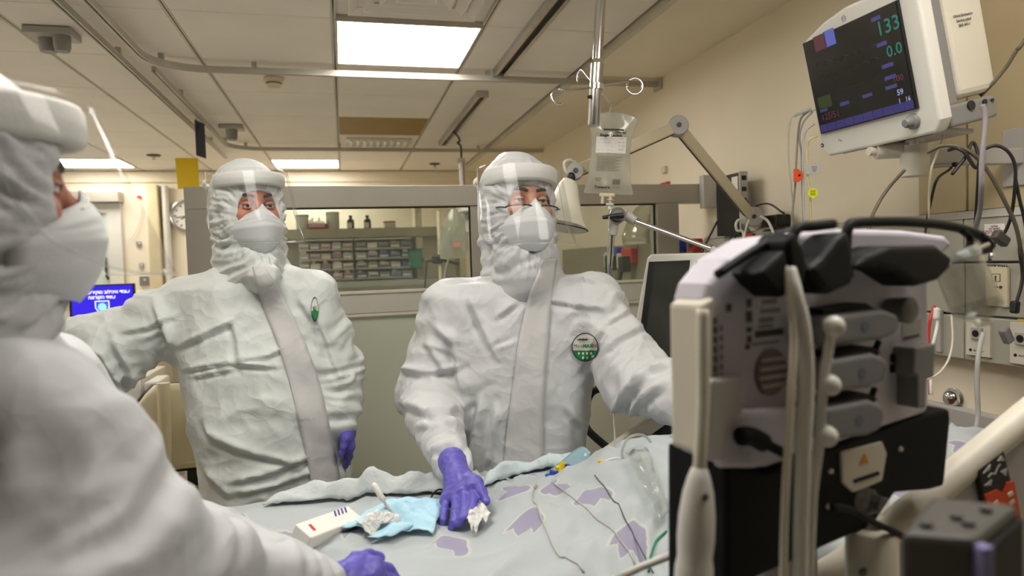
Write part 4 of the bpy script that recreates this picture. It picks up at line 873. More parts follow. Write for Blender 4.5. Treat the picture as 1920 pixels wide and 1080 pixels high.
    for c in [(1885, 923), (1858, 940), (1888, 938)]:
        x, zz = pf.hit(*c); b = MB(pf); b.box((x, -.0085, zz), (.010, .002, .006)); b.build('button', M_cream, pad)
    # far rail
    p0, p1 = PY(1095, 885, 1.80), PY(1215, 800, 1.80); dd = nrm(p1 - p0); p0 = p0 - dd * .10; p1 = p1 + dd * .25
    b = MB(); b.bar(p0, p1, .03, .045); r2 = b.build('side_rail', M_offwhite, t, bevel=.008)
    b = MB(); b.bar(p0 + (0, 0, -.045), p1 + (0, 0, -.045), .022, .03).bar(p0 + dd * .3 + (0, 0, -.05), V3((p0 + dd * .3)[0], 1.79, .60), .03, .03, (0, 1, 0)); b.build('rail_bracket', M_dark, r2)
    return t
BED = build_bed()
def build_blanket():
    nx, ny = 300, 190; xs = np.linspace(BX0 + .03, BX1 - .035, nx); s = np.linspace(-.34, 1.05, ny)     # s: distance across the bed; beyond the edges it hangs down
    X, S = np.meshgrid(xs, s, indexing='ij'); y0, y1 = BY0 + .04, BY1 - .03; W = y1 - y0; Y = np.clip(S, 0, W); over = np.where(S < 0, -S, np.where(S > W, S - W, 0.)); sg = np.where(S < 0, -1, 1)
    Yb = y0 + Y; Z = bed_h(X, Yb); rr = .05
    drop = np.where(over < rr * 1.57, rr * (1 - np.cos(np.minimum(over / rr, 1.57))), rr + (over - rr * 1.57)); outw = np.where(over < rr * 1.57, rr * np.sin(np.minimum(over / rr, 1.57)), rr)
    fold = .012 * np.sin(X * 34 + 3 * pnoise(np.stack([X.ravel() * 3, S.ravel(), 0 * X.ravel()], 1)).reshape(X.shape)) * np.clip(over / .15, 0, 1)
    P = np.stack([X, Yb + sg * (outw * .55 + fold), Z - drop * .9], 2)
    b = MB(); b.grid(P); o = b.build('blanket', M_blanket, None, smooth=180, origin=((BX0 + BX1) / 2, (BY0 + BY1) / 2, .8), recalc=False)
    tag(o, 'pale blue blanket with purple tulips over the patient and bed', 'blanket')
    me = o.data; uvl = me.uv_layers.new(name='UVMap'); co = np.array([v.co[:] for v in me.vertices]).reshape(nx, ny, 3)
    du = np.concatenate([np.zeros((1, ny)), np.cumsum(np.linalg.norm(np.diff(co, axis=0), axis=2), 0)]); U = np.stack([du.ravel(), S.ravel() + 2], 1)
    li = np.empty(len(me.loops), int); me.loops.foreach_get('vertex_index', li); uvl.data.foreach_set('uv', U[li].astype(np.float32).ravel())
    md = o.modifiers.new('thickness', 'SOLIDIFY'); md.thickness = .006; md.offset = -1
    return bvh_of(P.reshape(-1, 3), [(i * ny + j, (i + 1) * ny + j, (i + 1) * ny + j + 1, i * ny + j + 1) for i in range(nx - 1) for j in range(ny - 1)])
BB = build_blanket()
def on_bed(x, y, off=.004):
    p = on_surface(BB, x, y, 0)
    return (PZ(x, y, .90) if p is None else p) + (0, 0, off)
def top_of_bed(X, Y, off=.004):
    h = BB.ray_cast(Vector((X, Y, 2.0)), Vector((0, 0, -1))); return np.array([X, Y, (h[0][2] if h[0] is not None else .9) + off])
def bed_line(name, label, cat, pxs, r, m, off=None, group=None):
    P = [on_bed(x, y, r if off is None else off) for x, y in pxs]; P = [p for p in P if p is not None]; P = smooth_path(P, 8); P = np.array([[p[0], p[1], max(p[2], top_of_bed(p[0], p[1], r)[2])] for p in P])
    b = MB(); b.tube(P, r, 8); o = b.build(name, m, None, smooth=180); return tag(o, label, cat, group)
def sheet(name, label, cat, quad, nu, nv, m, lift=.008, bulge=.0, crumple=.006, freq=14, seed=0., solid=.002, group=None):
    """cloth lying on the bed inside a photo quadrilateral"""
    q = [np.array(c, float) for c in quad]; rows = []
    for i in range(nu):
        u = i / (nu - 1); row = []
        for j in range(nv):
            v = j / (nv - 1); c = (q[0] * (1 - u) + q[1] * u) * (1 - v) + (q[3] * (1 - u) + q[2] * u) * v; p = on_bed(c[0], c[1], lift)
            row.append(p)
        rows.append(row)
    P = np.array(rows); n = pnoise(P.reshape(-1, 3) * freq + seed).reshape(nu, nv); U, V_ = np.meshgrid(np.linspace(0, 1, nu), np.linspace(0, 1, nv), indexing='ij')
    P[:, :, 2] += crumple * (1 - 2 * np.abs(n)) + bulge * np.sin(math.pi * U) * np.sin(math.pi * V_)
    b = MB(); b.grid(P); return tag(b.build(name, m, None, smooth=180, solid=solid), label, cat, group)
def soft_roll(name, label, cat, pts, rads, m, h=.006, amp=.013, freq=10, seed=0., flat=1., group=None):
    pts = [np.array(p, float) for p in pts]; ops = [('+', rcone(pts[i], pts[i + 1], rads[i], rads[i + 1]), .02) for i in range(len(pts) - 1)]
    A = np.array(pts); V, Fc = nets(ops, A.min(0) - max(rads) - .03, A.max(0) + max(rads) + .03, h); N = vnormals(V, Fc); n = pnoise(V * freq + seed); n2 = pnoise(V * freq * 2.2 + seed + 4)
    V = V + N * (amp * (.7 - 2 * np.abs(n)) + amp * .5 * (.5 - 2 * np.abs(n2)))[:, None]; loc = V3(*A.mean(0)[:2], V[:, 2].min())
    dummy = thing('x', None, None, loc); o = mesh_obj(name, V, Fc, m, dummy); o.parent = None; o.location = loc; bpy.data.objects.remove(dummy); return tag(o, label, cat, group)
# white drape gathered along the far edge
def far(x, y, Y): return PY(x, y, Y)
def drape(label, px, m, wdt, hgt, seed):
    P = smooth_path([top_of_bed(x, y, 0) for x, y in px], 12); rows = []
    for i, c in enumerate(P):
        u = i / (len(P) - 1); e = min(1, 6 * u, 6 * (1 - u)) ** .5; row = []
        for v in np.linspace(-1, 1, 15):
            q = V3(c[0] + .02 * v, c[1] + v * wdt * (.75 + .35 * math.sin(5.1 * u + seed)), 0); n = pnoise(np.array([[q[0] * 14 + seed, q[1] * 22, seed]]))[0]; n2 = pnoise(np.array([[q[0] * 34 + seed, q[1] * 40, seed]]))[0]
            z = min(top_of_bed(q[0], min(q[1], BY1 - .05), 0)[2], c[2] + .02); row.append((q[0], q[1], z + .006 + e * hgt * (1 - v * v) * (.75 + .6 * n) + .012 * (.5 - abs(n2))))
        rows.append(row)
    b = MB(); b.grid(rows); tag(b.build('drape', m, None, smooth=180, solid=.003), label, 'drape')
drape('white drape bunched along the far edge of the blanket, left of the purple hand', [(-.20, 1.80), (-.06, 1.80), (.06, 1.79), (.16, 1.77), (.27, 1.75), (.34, 1.73)], M_towel, .050, .048, 3.)
drape('white and pale blue drape under the tubes, right of the purple hand', [(.34, 1.74), (.44, 1.74), (.52, 1.73), (.62, 1.71)], cloth_mat('pale_blue_drape', (192, 206, 208), .3, 12.), .045, .045, 9.)
# blue pad, packet, tissue, swab
sheet('surgical_pad', 'light blue surgical pad lying left of the purple gloved hand', 'pad', [(640, 1000), (735, 945), (838, 948), (812, 1008)], 26, 20, M_bluepad, .010, .016, .010, 22, 2.)
sheet('surgical_pad', 'pale blue folded strip in front of the swab stick', 'pad', [(690, 1022), (745, 990), (800, 992), (735, 1020)], 18, 10, M_bluepad, .014, .008, .006, 26, 5.)
def build_packet():
    A, B_, C_, D_ = on_bed(552, 1012, .030), on_bed(650, 975, .030), on_bed(690, 990, .028), on_bed(585, 1035, .028)
    t = thing('white_packet', 'white cardboard packet with violet stripes and a red mark on the blanket', 'packet', (A + B_ + C_ + D_) / 4 - (0, 0, .03))
    ux = nrm(B_ - A); n = nrm(np.cross(B_ - A, D_ - A)); n = n if n[2] > 0 else -n; uy = nrm(np.cross(n, ux)); w = np.linalg.norm(B_ - A); dd = abs((D_ - A) @ uy); fr = Fr((A + B_ + C_ + D_) / 4, ux, uy, n)
    b = MB(fr); b.box((0, 0, -.016), (w, dd, .034)); b.build('carton', M_paper, t, bevel=.003)
    for k in range(4): b = MB(fr); x = w * (.12 + .07 * k); b.add([(x, dd * .12, .0016), (x + .006, dd * .12, .0016), (x + .018, dd * .46, .0016), (x + .012, dd * .46, .0016)], [(0, 1, 2, 3)]); b.build('violet_stripe', mat('violet_ink', (86, 66, 140), .6), t, recalc=False)
    b = MB(fr); b.add([(-w * .38, -.01, .0016), (-w * .33, -.01, .0016), (-w * .31, .01, .0016), (-w * .36, .01, .0016)], [(0, 1, 2, 3)]); b.build('red_mark', M_red, t, recalc=False)
build_packet()
sheet('gauze', 'white gauze wad beside the packet at the foot of the swab', 'gauze', [(668, 1000), (722, 982), (748, 992), (690, 1018)], 16, 14, M_tissue, .018, .022, .012, 40, 7.)
def build_swab():
    p0 = on_bed(742, 985, .012); p1 = p0 + (PD(700, 926, proj(p0)[2] + .0) - PD(742, 985, proj(p0)[2])) + (0, 0, .012)
    t = thing('swab_stick', 'white swab stick leaning up from the gauze on the blanket', 'swab', p0); d = p1 - p0
    b = MB(); b.tube([p0, p0 + d * .55], .0035, 8); b.build('stick', M_lgrey, t, smooth=180); b = MB(); b.tube([p0 + d * .5, p0 + d * .6, p0 + d * .95, p1], [.004, .0065, .0065, .003], 10); b.build('sleeve', M_paper, t, smooth=180)
    b = MB(); b.ball(p0 + (0, 0, .002), (.014, .012, .012), 12); b.build('tip', M_tissue, t, smooth=180)
build_swab()
sheet('tissue', 'crumpled white tissue under the fingertips of the purple hand', 'tissue', [(866, 985), (897, 962), (921, 984), (888, 1012)], 26, 24, M_tissue, .014, .022, .020, 46, 1., .0012)
b = MB(); c0 = on_bed(806, 944, .006); tag(b.tube(smooth_path([c0, on_bed(812, 936, .012), on_bed(822, 930, .016), on_bed(834, 926, .010)], 6), .0022, 8).build('cable', M_dark, None, smooth=180), 'short black cable emerging beside the little finger of the purple hand', 'cable')
# lines on the blanket
bed_line('sensor_lead', 'thin grey lead curving down the middle of the blanket', 'lead', [(1035, 905), (1075, 935), (1120, 975), (1160, 1010), (1190, 1060)], .0015, M_lgrey)
bed_line('sensor_lead', 'thin grey lead snaking to the bottom edge below the blue connectors', 'lead', [(1005, 905), (998, 935), (1012, 965), (1030, 1010), (1050, 1045), (1095, 1075)], .0017, M_lgrey)
bed_line('sensor_lead', 'dark line running down the right of the blanket beside the clear pouch', 'lead', [(1115, 892), (1150, 940), (1190, 1010), (1225, 1076)], .0013, M_dgrey)
bed_line('sensor_lead', 'green lead at the lower right of the blanket', 'lead', [(1250, 998), (1232, 1015), (1222, 1040), (1216, 1075)], .0024, M_green)
sheet('clear_pouch', 'clear crinkled plastic pouch lying down the right of the blanket', 'pouch', [(1172, 868), (1215, 862), (1256, 985), (1240, 1002)], 30, 14, M_film, .022, .014, .008, 34, 11., .001)
# connector bag with taps
def build_tap_bag():
    a = [PD(1000, 905, 1.78), PD(1045, 872, 1.76), PD(1090, 838, 1.76), PD(1105, 850, 1.74), PD(1098, 880, 1.72), PD(1040, 898, 1.74)]
    t = thing('connector_bag', 'pale blue plastic wrap holding yellow and blue tube connectors', 'bag', a[0])
    rows = []
    for i in range(14):
        u = i / 13; e0 = smooth_path(a[:3] + [a[3]], 5)[int(u * 15)]; e1 = smooth_path([a[0], a[5], a[4], a[3]], 5)[int(u * 15)]; rows.append([e0 * (1 - v) + e1 * v + V3(0, -.012 * math.sin(math.pi * v), .010 * math.sin(math.pi * v) * math.sin(u * 9)) for v in np.linspace(0, 1, 9)])
    b = MB(); b.grid(rows); b.build('wrap', M_bluefilm, t, smooth=180, solid=.001)
    b = MB(); b.grid(np.array(rows) + (.004, .018, -.004)); b.build('wrap_back', M_bluefilm, t, smooth=180, solid=.001)
    for nm, x, y, m_, rr in [('yellow_tap', 1053, 876, M_yellow, .008), ('blue_tap', 1064, 880, M_blue, .008), ('blue_valve', 1036, 892, M_blue, .010)]:
        c = PD(x, y, 1.735); b = MB(); b.cyl(c + (-.004, 0, -.010), c + (.004, 0, .012), rr, 12).cyl(c + (-.016, 0, 0), c + (.016, .004, .004), rr * .6, 10); b.build(nm, m_, t, smooth=40)
    b = MB(); b.tube(smooth_path([PD(1062, 878, 1.73), PD(1040, 893, 1.72), PD(1018, 903, 1.71), on_bed(1003, 918, .004)], 6), .0035, 8); b.build('tube', M_tubing, t, smooth=180)
build_tap_bag()
def cable(name, label, cat, pts, r, m, n=8, group=None, parent=None):
    b = MB(); b.tube(smooth_path(pts, n), r, 8); o = b.build(name, m, parent, smooth=180)
    return tag(o, label, cat, group) if parent is None else o
# looped infusion lines at the far side of the raised blanket
cc = PD(1193, 840, 1.60); ax = nrm(IMG_R_ := np.array([1., -.25, 0])); 
cable('infusion_line', 'clear coiled infusion line standing up above the raised blanket', 'tubing', [PD(1150, 872, 1.62), PD(1168, 868, 1.60), PD(1167, 845, 1.59), PD(1178, 822, 1.59), PD(1200, 815, 1.60), PD(1218, 826, 1.61), PD(1222, 848, 1.61), PD(1212, 868, 1.60), PD(1195, 866, 1.60)], .0032, M_tubing)
cable('infusion_line', 'white infusion line running along the top of the raised blanket', 'tubing', [PD(1090, 885, 1.68), PD(1120, 872, 1.63), PD(1150, 860, 1.61), PD(1180, 862, 1.60), PD(1210, 870, 1.59), PD(1235, 885, 1.56)], .003, M_white)
cable('infusion_line', 'clear infusion line hanging beside the suit to the raised blanket', 'tubing', [PD(1149, 690, 2.0), PD(1150, 760, 1.9), PD(1152, 810, 1.75), PD(1155, 850, 1.66), PD(1158, 866, 1.62)], .0025, M_tubing)
b = MB(); p = PD(1133, 866, 1.625); tag(b.box(p, (.030, .010, .012)).build('line_clip', M_yellow, None, bevel=.002), 'small yellow clip on the lines above the raised blanket', 'clip')
b = MB(); b.tube([PD(1150, 1088, .98), PD(1205, 1062, .96), PD(1262, 1040, .93)], .0052, 10); tag(b.build('white_rod', M_white, None, smooth=180), 'thin white rod slanting up to the probe at the bottom of the picture', 'rod')
M_vblack = mat('matt_black_plastic', (7, 7, 8), .6, spec=.25, var=.1)
# ------------------------------------------------------------------ ventilator seen from behind, close to the camera
_a, _b = PD(1300, 680, .76), PD(1742, 650, .98); _a[2] = _b[2] = (_a[2] + _b[2]) / 2
VF = Fr((_a + _b) / 2, horiz(_b - _a), np.cross(UP, horiz(_b - _a)), UP)     # local x along the back, y away from the viewer
vp = lambda *c: [VF.hit(x, y) for x, y in c]
def vprism(name, px, y0, y1, m, parent, bevel=.003, seg=2): b = MB(VF); b.prism([VF.hit(x, y, y0) for x, y in px], y0, y1); return b.build(name, m, parent, bevel=bevel, seg=seg)
def vpt(x, y, off): q = VF.hit(x, y, off); return VF((q[0], off, q[1]))
def vtube(name, px, r, off, m, parent, n=10):
    b = MB(); b.tube(smooth_path([vpt(x, y, o) for (x, y), o in zip(px, off if hasattr(off, '__len__') else [off] * len(px))], 6), r, n); return b.build(name, m, parent, smooth=180)
def build_ventilator():
    t = thing('ventilator', 'white ventilator seen from behind with black handle and cables, blurred in front', 'ventilator', (VF.o[0], VF.o[1], 0))
    outline = [(1322, 560), (1330, 532), (1368, 484), (1430, 446), (1560, 428), (1700, 432), (1775, 442), (1790, 458), (1742, 500), (1744, 745), (1740, 775), (1640, 808), (1545, 842), (1440, 878), (1375, 880), (1326, 858)]
    body = vprism('rear_shell', outline, 0, .055, mat('ventilator_white', (208, 203, 214), .42, var=.02), t, .008, 3)
    vprism('screen_housing', [(1362, 540), (1460, 470), (1700, 455), (1735, 480), (1735, 745), (1390, 850), (1362, 840)], .055, .075, M_dgrey, t, .006)
    vprism('side_strip', [(1318, 572), (1342, 556), (1344, 862), (1322, 856)], -.008, .048, M_offwhite, body, .005)
    vtube('dark_edge', [(1322, 858), (1319, 700), (1319, 565), (1332, 532), (1352, 512)], .0026, .048, M_vblack, body)
    for k in range(13):
        y = 600 + k * 18; b = MB(VF); x, z = VF.hit(1331, y); b.box((x, -.0085, z), (.004, .002, .008)); b.build('vent_slot', M_dgrey, body)
        if k < 8: b = MB(VF); x, z = VF.hit(1352, 615 + k * 18); b.box((x, -.0005, z), (.003, .002, .006)); b.build('vent_slot', M_grey, body)
    # black handle rim, straps and clips
    hd = vtube('handle_rim', [(1345, 515), (1400, 478), (1450, 448), (1463, 440), (1480, 466), (1492, 500)], .0052, -.018, M_vblack, t)
    vtube('handle_bar', [(1490, 500), (1485, 455), (1496, 428), (1525, 424), (1562, 420)], .0068, -.020, M_vblack, hd)
    vtube('handle_bar', [(1590, 520), (1586, 470), (1590, 428), (1612, 417), (1700, 416), (1780, 424), (1835, 440), (1858, 462)], .0068, -.020, M_vblack, hd)
    vtube('handle_loop', [(1800, 430), (1818, 446), (1812, 470), (1780, 484)], .0050, -.022, M_vblack, hd)
    vtube('handle_loop', [(1835, 438), (1853, 452), (1852, 468), (1820, 474)], .0052, -.022, M_vblack, hd)
    vtube('metal_bar', [(1770, 486), (1815, 472), (1852, 458)], .0040, -.026, M_steel, hd)
    vprism('clip', [(1424, 512), (1452, 486), (1476, 466), (1480, 490), (1478, 556), (1468, 558), (1444, 536)], -.050, -.004, M_vblack, t, .006)
    vprism('clip', [(1478, 452), (1492, 432), (1510, 470), (1516, 500), (1508, 540), (1497, 548), (1484, 520)], -.052, -.004, M_vblack, t, .006)
    vprism('clip', [(1518, 505), (1546, 482), (1574, 446), (1592, 430), (1602, 470), (1604, 532), (1562, 552), (1545, 546)], -.056, -.004, M_vblack, t, .008)
    vprism('grip', [(1608, 502), (1628, 478), (1672, 460), (1758, 459), (1790, 484), (1782, 506), (1762, 526), (1724, 537), (1704, 524), (1683, 510), (1650, 500)], -.058, -.004, M_vblack, t, .010, 3)
    b = MB(VF); x, z = VF.hit(1798, 481); b.ball((x, -.045, z), (.006, .003, .004), 10); b.build('rivet', M_chrome, hd, smooth=180)
    # rear markings
    for (x, y, w, h) in [(1366, 577, .008, .009), (1404, 568, .008, .010), (1404, 594, .009, .013), (1404, 618, .008, .006), (1404, 636, .007, .008), (1401, 650, .007, .006)]:
        b = MB(VF); q = VF.hit(x, y); b.box((q[0], -.0006, q[1]), (w, .001, h)); b.build('printed_mark', M_dgrey, body)
    for (x0, x1, y, h) in [(1428, 1456, 566, .006), (1426, 1462, 584, .005), (1424, 1450, 601, .006), (1422, 1448, 613, .004), (1416, 1468, 627, .008), (1410, 1460, 646, .003)]:
        q0, q1 = VF.hit(x0, y), VF.hit(x1, y - 3); b = MB(VF); b.box(((q0[0] + q1[0]) / 2, -.0006, q0[1]), (q1[0] - q0[0], .001, h)); b.build('printed_line', M_grey if h < .008 else M_dgrey, body)
    x, z = VF.hit(1444, 697); ex = abs(VF.hit(1472, 697)[0] - x); ez = abs(VF.hit(1444, 741)[1] - z)
    b = MB(VF); b.prism([(x + ex * math.cos(a), z + ez * math.sin(a)) for a in np.linspace(0, 2 * math.pi, 28)[:-1]], -.004, .001); gr = b.build('speaker_grille', mat('grille_grey', (122, 114, 108), .5), body, bevel=.001)
    for k in range(4):
        zz = z + ez * (-.55 + .37 * k); hw = ex * math.sqrt(1 - ((zz - z) / ez) ** 2) * .9; b = MB(VF); b.box((x, -.0055, zz), (2 * hw, .003, .004)); b.build('grille_bar', M_lgrey, gr)
    # three grey module drawers
    for (x0, x1, y0, y1) in [(1542, 1690, 582, 640), (1553, 1668, 664, 730), (1548, 1662, 752, 820)]:
        sl = -.16
        P = [VF.hit(x, y, -.048) for x, y in ((x0, y0 + 14), (x1 - 30, y0 - 2), (x1 - 6, y0 + 8), (x1, y0 + 26), (x1 - 8, y1 - 14), (x1 - 34, y1 - 2), (x0, y1 + 8))]
        b = MB(VF); b.prism(P, -.048, 0.0); md = b.build('module', mat('module_grey', (122, 120, 124), .45), t, bevel=.006, seg=3)
        P2 = [VF.hit(x, y, -.03) for x, y in ((x0 + 2, y0 - 2), (x0 + 82, y0 - 14), (x0 + 100, y0 - 2), (x0 + 2, y0 + 12))]; b = MB(VF); b.prism(P2, -.030, 0); b.build('dark_recess', M_vblack, md)
        q = VF.hit((x0 + x1) / 2 + 6, (y0 + y1) / 2 + 2, -.048); b = MB(VF); b.prism([(q[0] + .007 * math.cos(a), q[1] + .007 * math.sin(a)) for a in np.linspace(0, 6.283, 17)[:-1]], -.0488, -.047); b.build('round_mark', mat('slate_print', (96, 100, 120), .5), md)
    vtube('module_link', [(1648, 640), (1642, 655), (1640, 668)], .004, -.02, M_vblack, t)
    vtube('module_link', [(1640, 728), (1635, 742), (1634, 756)], .004, -.02, M_vblack, t)
    b = MB(VF); q = VF.hit(1664, 580); b.lathe([(.016, 0), (.018, -.03), (.012, -.034)], (q[0], -.002, q[1]), (0, 1, 0), 20); b.build('rotary_socket', M_grey, t, smooth=40)
    for x, y in ((1673, 671), (1693, 667), (1672, 691), (1692, 686)):
        b = MB(VF); q = VF.hit(x, y); b.box((q[0], -.0015, q[1]), (.009, .003, .010)); b.build('port', M_vblack, body)
    vprism('rating_plate', [(1692, 606), (1727, 598), (1727, 634), (1692, 640)], -.001, .001, M_lgrey, body, 0)
    vprism('plate_print', [(1695, 632), (1724, 626), (1724, 631), (1695, 638)], -.0016, .001, M_dgrey, body, 0)
    vprism('latch', [(1716, 652), (1756, 644), (1752, 708), (1738, 712), (1736, 766), (1722, 766), (1722, 706), (1714, 700)], -.030, .01, M_grey, t, .003)
    vprism('hinge_block', [(1336, 712), (1396, 706), (1394, 776), (1372, 792), (1360, 862), (1322, 862), (1330, 790)], -.022, .0, M_lgrey, t, .004)
    vprism('lower_shell', [(1360, 790), (1385, 770), (1500, 762), (1540, 800), (1540, 842), (1420, 880), (1350, 880)], -.016, .0, mat('ventilator_white', (208, 203, 214)), body, .008, 3)
    pl = vtube('plug', [(1388, 818), (1408, 818), (1432, 830)], .0110, [-.03, -.03, -.03], M_vblack, t, 14); vtube('plug_cable', [(1428, 828), (1455, 842), (1480, 856), (1510, 880)], .006, [-.03, -.03, -.03, -.02], M_vblack, pl)
    # black bracket below with an inspection plate
    base = vprism('bracket', [(1362, 862), (1385, 878), (1430, 886), (1545, 848), (1740, 776), (1782, 766), (1784, 790), (1772, 912), (1745, 920), (1680, 925), (1640, 985), (1540, 1030), (1420, 1085), (1410, 1180), (1362, 1180)], -.002, .10, mat('black_bracket', (8, 8, 9), .65, spec=.2), t, .006)
    pv = vprism('inspection_plate', [(1578, 848), (1655, 828), (1664, 850), (1655, 902), (1622, 916), (1600, 924), (1580, 905)], -.005, .0, M_offwhite, base, .002)
    vprism('warning_mark', [(1612, 872), (1622, 850), (1629, 868)], -.0062, -.004, mat('amber_ink', (206, 140, 30), .5), pv, 0)
    vprism('slot', [(1602, 900), (1648, 884), (1650, 890), (1603, 906)], -.0066, -.004, M_vblack, pv, 0)
    for x, y in ((1554, 882), (1685, 841), (1550, 948)):
        b = MB(VF); q = VF.hit(x, y); b.lathe([(.0042, 0), (.003, -.003), (.0005, -.0035)], (q[0], -.002, q[1]), (0, 1, 0), 10); b.build('screw', M_steel, base, smooth=40)
    b = MB(VF); q = VF.hit(1612, 935); b.lathe([(.017, 0), (.017, -.012), (.012, -.016), (.012, -.03), (.009, -.03)], (q[0], -.004, q[1]), (0, 1, 0), 18); b.build('coupling', M_cup, base, smooth=40)
    vtube('black_lead', [(1560, 950), (1600, 958), (1640, 980), (1690, 1004), (1720, 1030)], .0045, -.03, M_vblack, base)
    # cart below: column, base and castors
    o = VF.o; b = MB(VF); b.box((.0, .10, -.62), (.10, .10, .80)); b.build('column', M_lgrey, t, bevel=.01)
    b = MB(VF); b.box((.0, .10, .14 - o[2]), (.46, .40, .05)); b.build('cart_base', M_grey, t, bevel=.015)
    for sx in (-1, 1):
        for sy in (-1, 1): b = MB(VF); b.cyl((sx * .19 - .015, .10 + sy * .16, .055 - o[2]), (sx * .19 + .015, .10 + sy * .16, .055 - o[2]), .055, 16); b.build('castor', M_vblack, t, smooth=40)
    # hanging hoses
    vtube('hose', [(1478, 505), (1490, 550), (1506, 620), (1512, 720), (1506, 860), (1502, 980), (1500, 1100)], .0088, [-.045, -.055, -.06, -.06, -.06, -.055, -.05], M_white, t, 12)
    vtube('hose', [(1470, 500), (1482, 560), (1488, 640), (1482, 760), (1474, 900), (1470, 1000), (1468, 1100)], .0044, [-.045, -.055, -.06, -.065, -.065, -.06, -.055], M_offwhite, t)
    h2 = vtube('hose', [(1562, 606), (1556, 640), (1546, 700), (1540, 760), (1536, 830), (1524, 920), (1520, 1000), (1516, 1100)], .0058, [-.055, -.06, -.062, -.062, -.062, -.06, -.055, -.05], M_white, t, 12)
    for x, y in ((1564, 612), (1556, 722), (1550, 818)):
        b = MB(); b.ball(vpt(x, y, -.066), .0125, 14); b.build('hose_knob', M_white, h2, smooth=180)
    return t
build_ventilator()
# clear cup hanging from the handle loop
def build_cup():
    t = thing('clear_cup', 'clear plastic water trap hanging from the black ventilator handle', 'cup', PD(1838, 600, .93))
    a, e = PD(1790, 478, .95), PD(1842, 604, .93); d = nrm(e - a); L_ = np.linalg.norm(e - a)
    b = MB(); b.lathe([(.029, 0), (.030, L_ * .25), (.031, L_ * .7), (.031, L_ * .82), (.022, L_ * .92), (.010, L_ * .97), (.008, L_ * 1.06), (.001, L_ * 1.06)], a, d, 28, caps=False); b.build('cup', M_cup, t, smooth=60, solid=.0018)
    b = MB(); b.lathe([(.0305, -.004), (.0315, .0), (.0315, .006), (.0305, .010), (.028, .010), (.028, -.004)], a, d, 28, caps=False); b.build('rim', M_tubing, t, smooth=40)
    b = MB(); b.lathe([(.027, L_ * .70), (.0275, L_ * .78), (.020, L_ * .90), (.001, L_ * .93)], a, d, 24); b.build('bottom', M_cup, t, smooth=60)
build_cup()
# white hand probe hanging at the left edge of the bracket
def build_probe():
    D = .735; top, bot = PD(1312, 872, D), PD(1300, 1095, D); L_ = np.linalg.norm(bot - top); d = nrm(bot - top)
    t = thing('hand_probe', 'white rounded hand probe hanging in front of the black bracket', 'probe', bot)
    b = MB(); b.lathe([(.004, 0), (.009, .004), (.0125, .014), (.0165, .03), (.0195, .055), (.0200, .080), (.0185, .100), (.0195, .106), (.0205, .112), (.0205, L_), (.015, L_ + .004), (.001, L_ + .005)], top, d, 26); b.build('body', M_white, t, smooth=50)
    c = PD(1322, 932, D - .019); b = MB(); b.ball(c, (.0045, .003, .0045), 12); b.build('button', M_dgrey, t, smooth=180)
    b = MB(); b.tube(smooth_path([top - d * -.004, PD(1314, 840, D), PD(1318, 760, D + .003), PD(1318, 660, D + .006), PD(1318, 580, D + .010)], 6), .0075, 10); b.build('cable', M_offwhite, t, smooth=180)
build_probe()
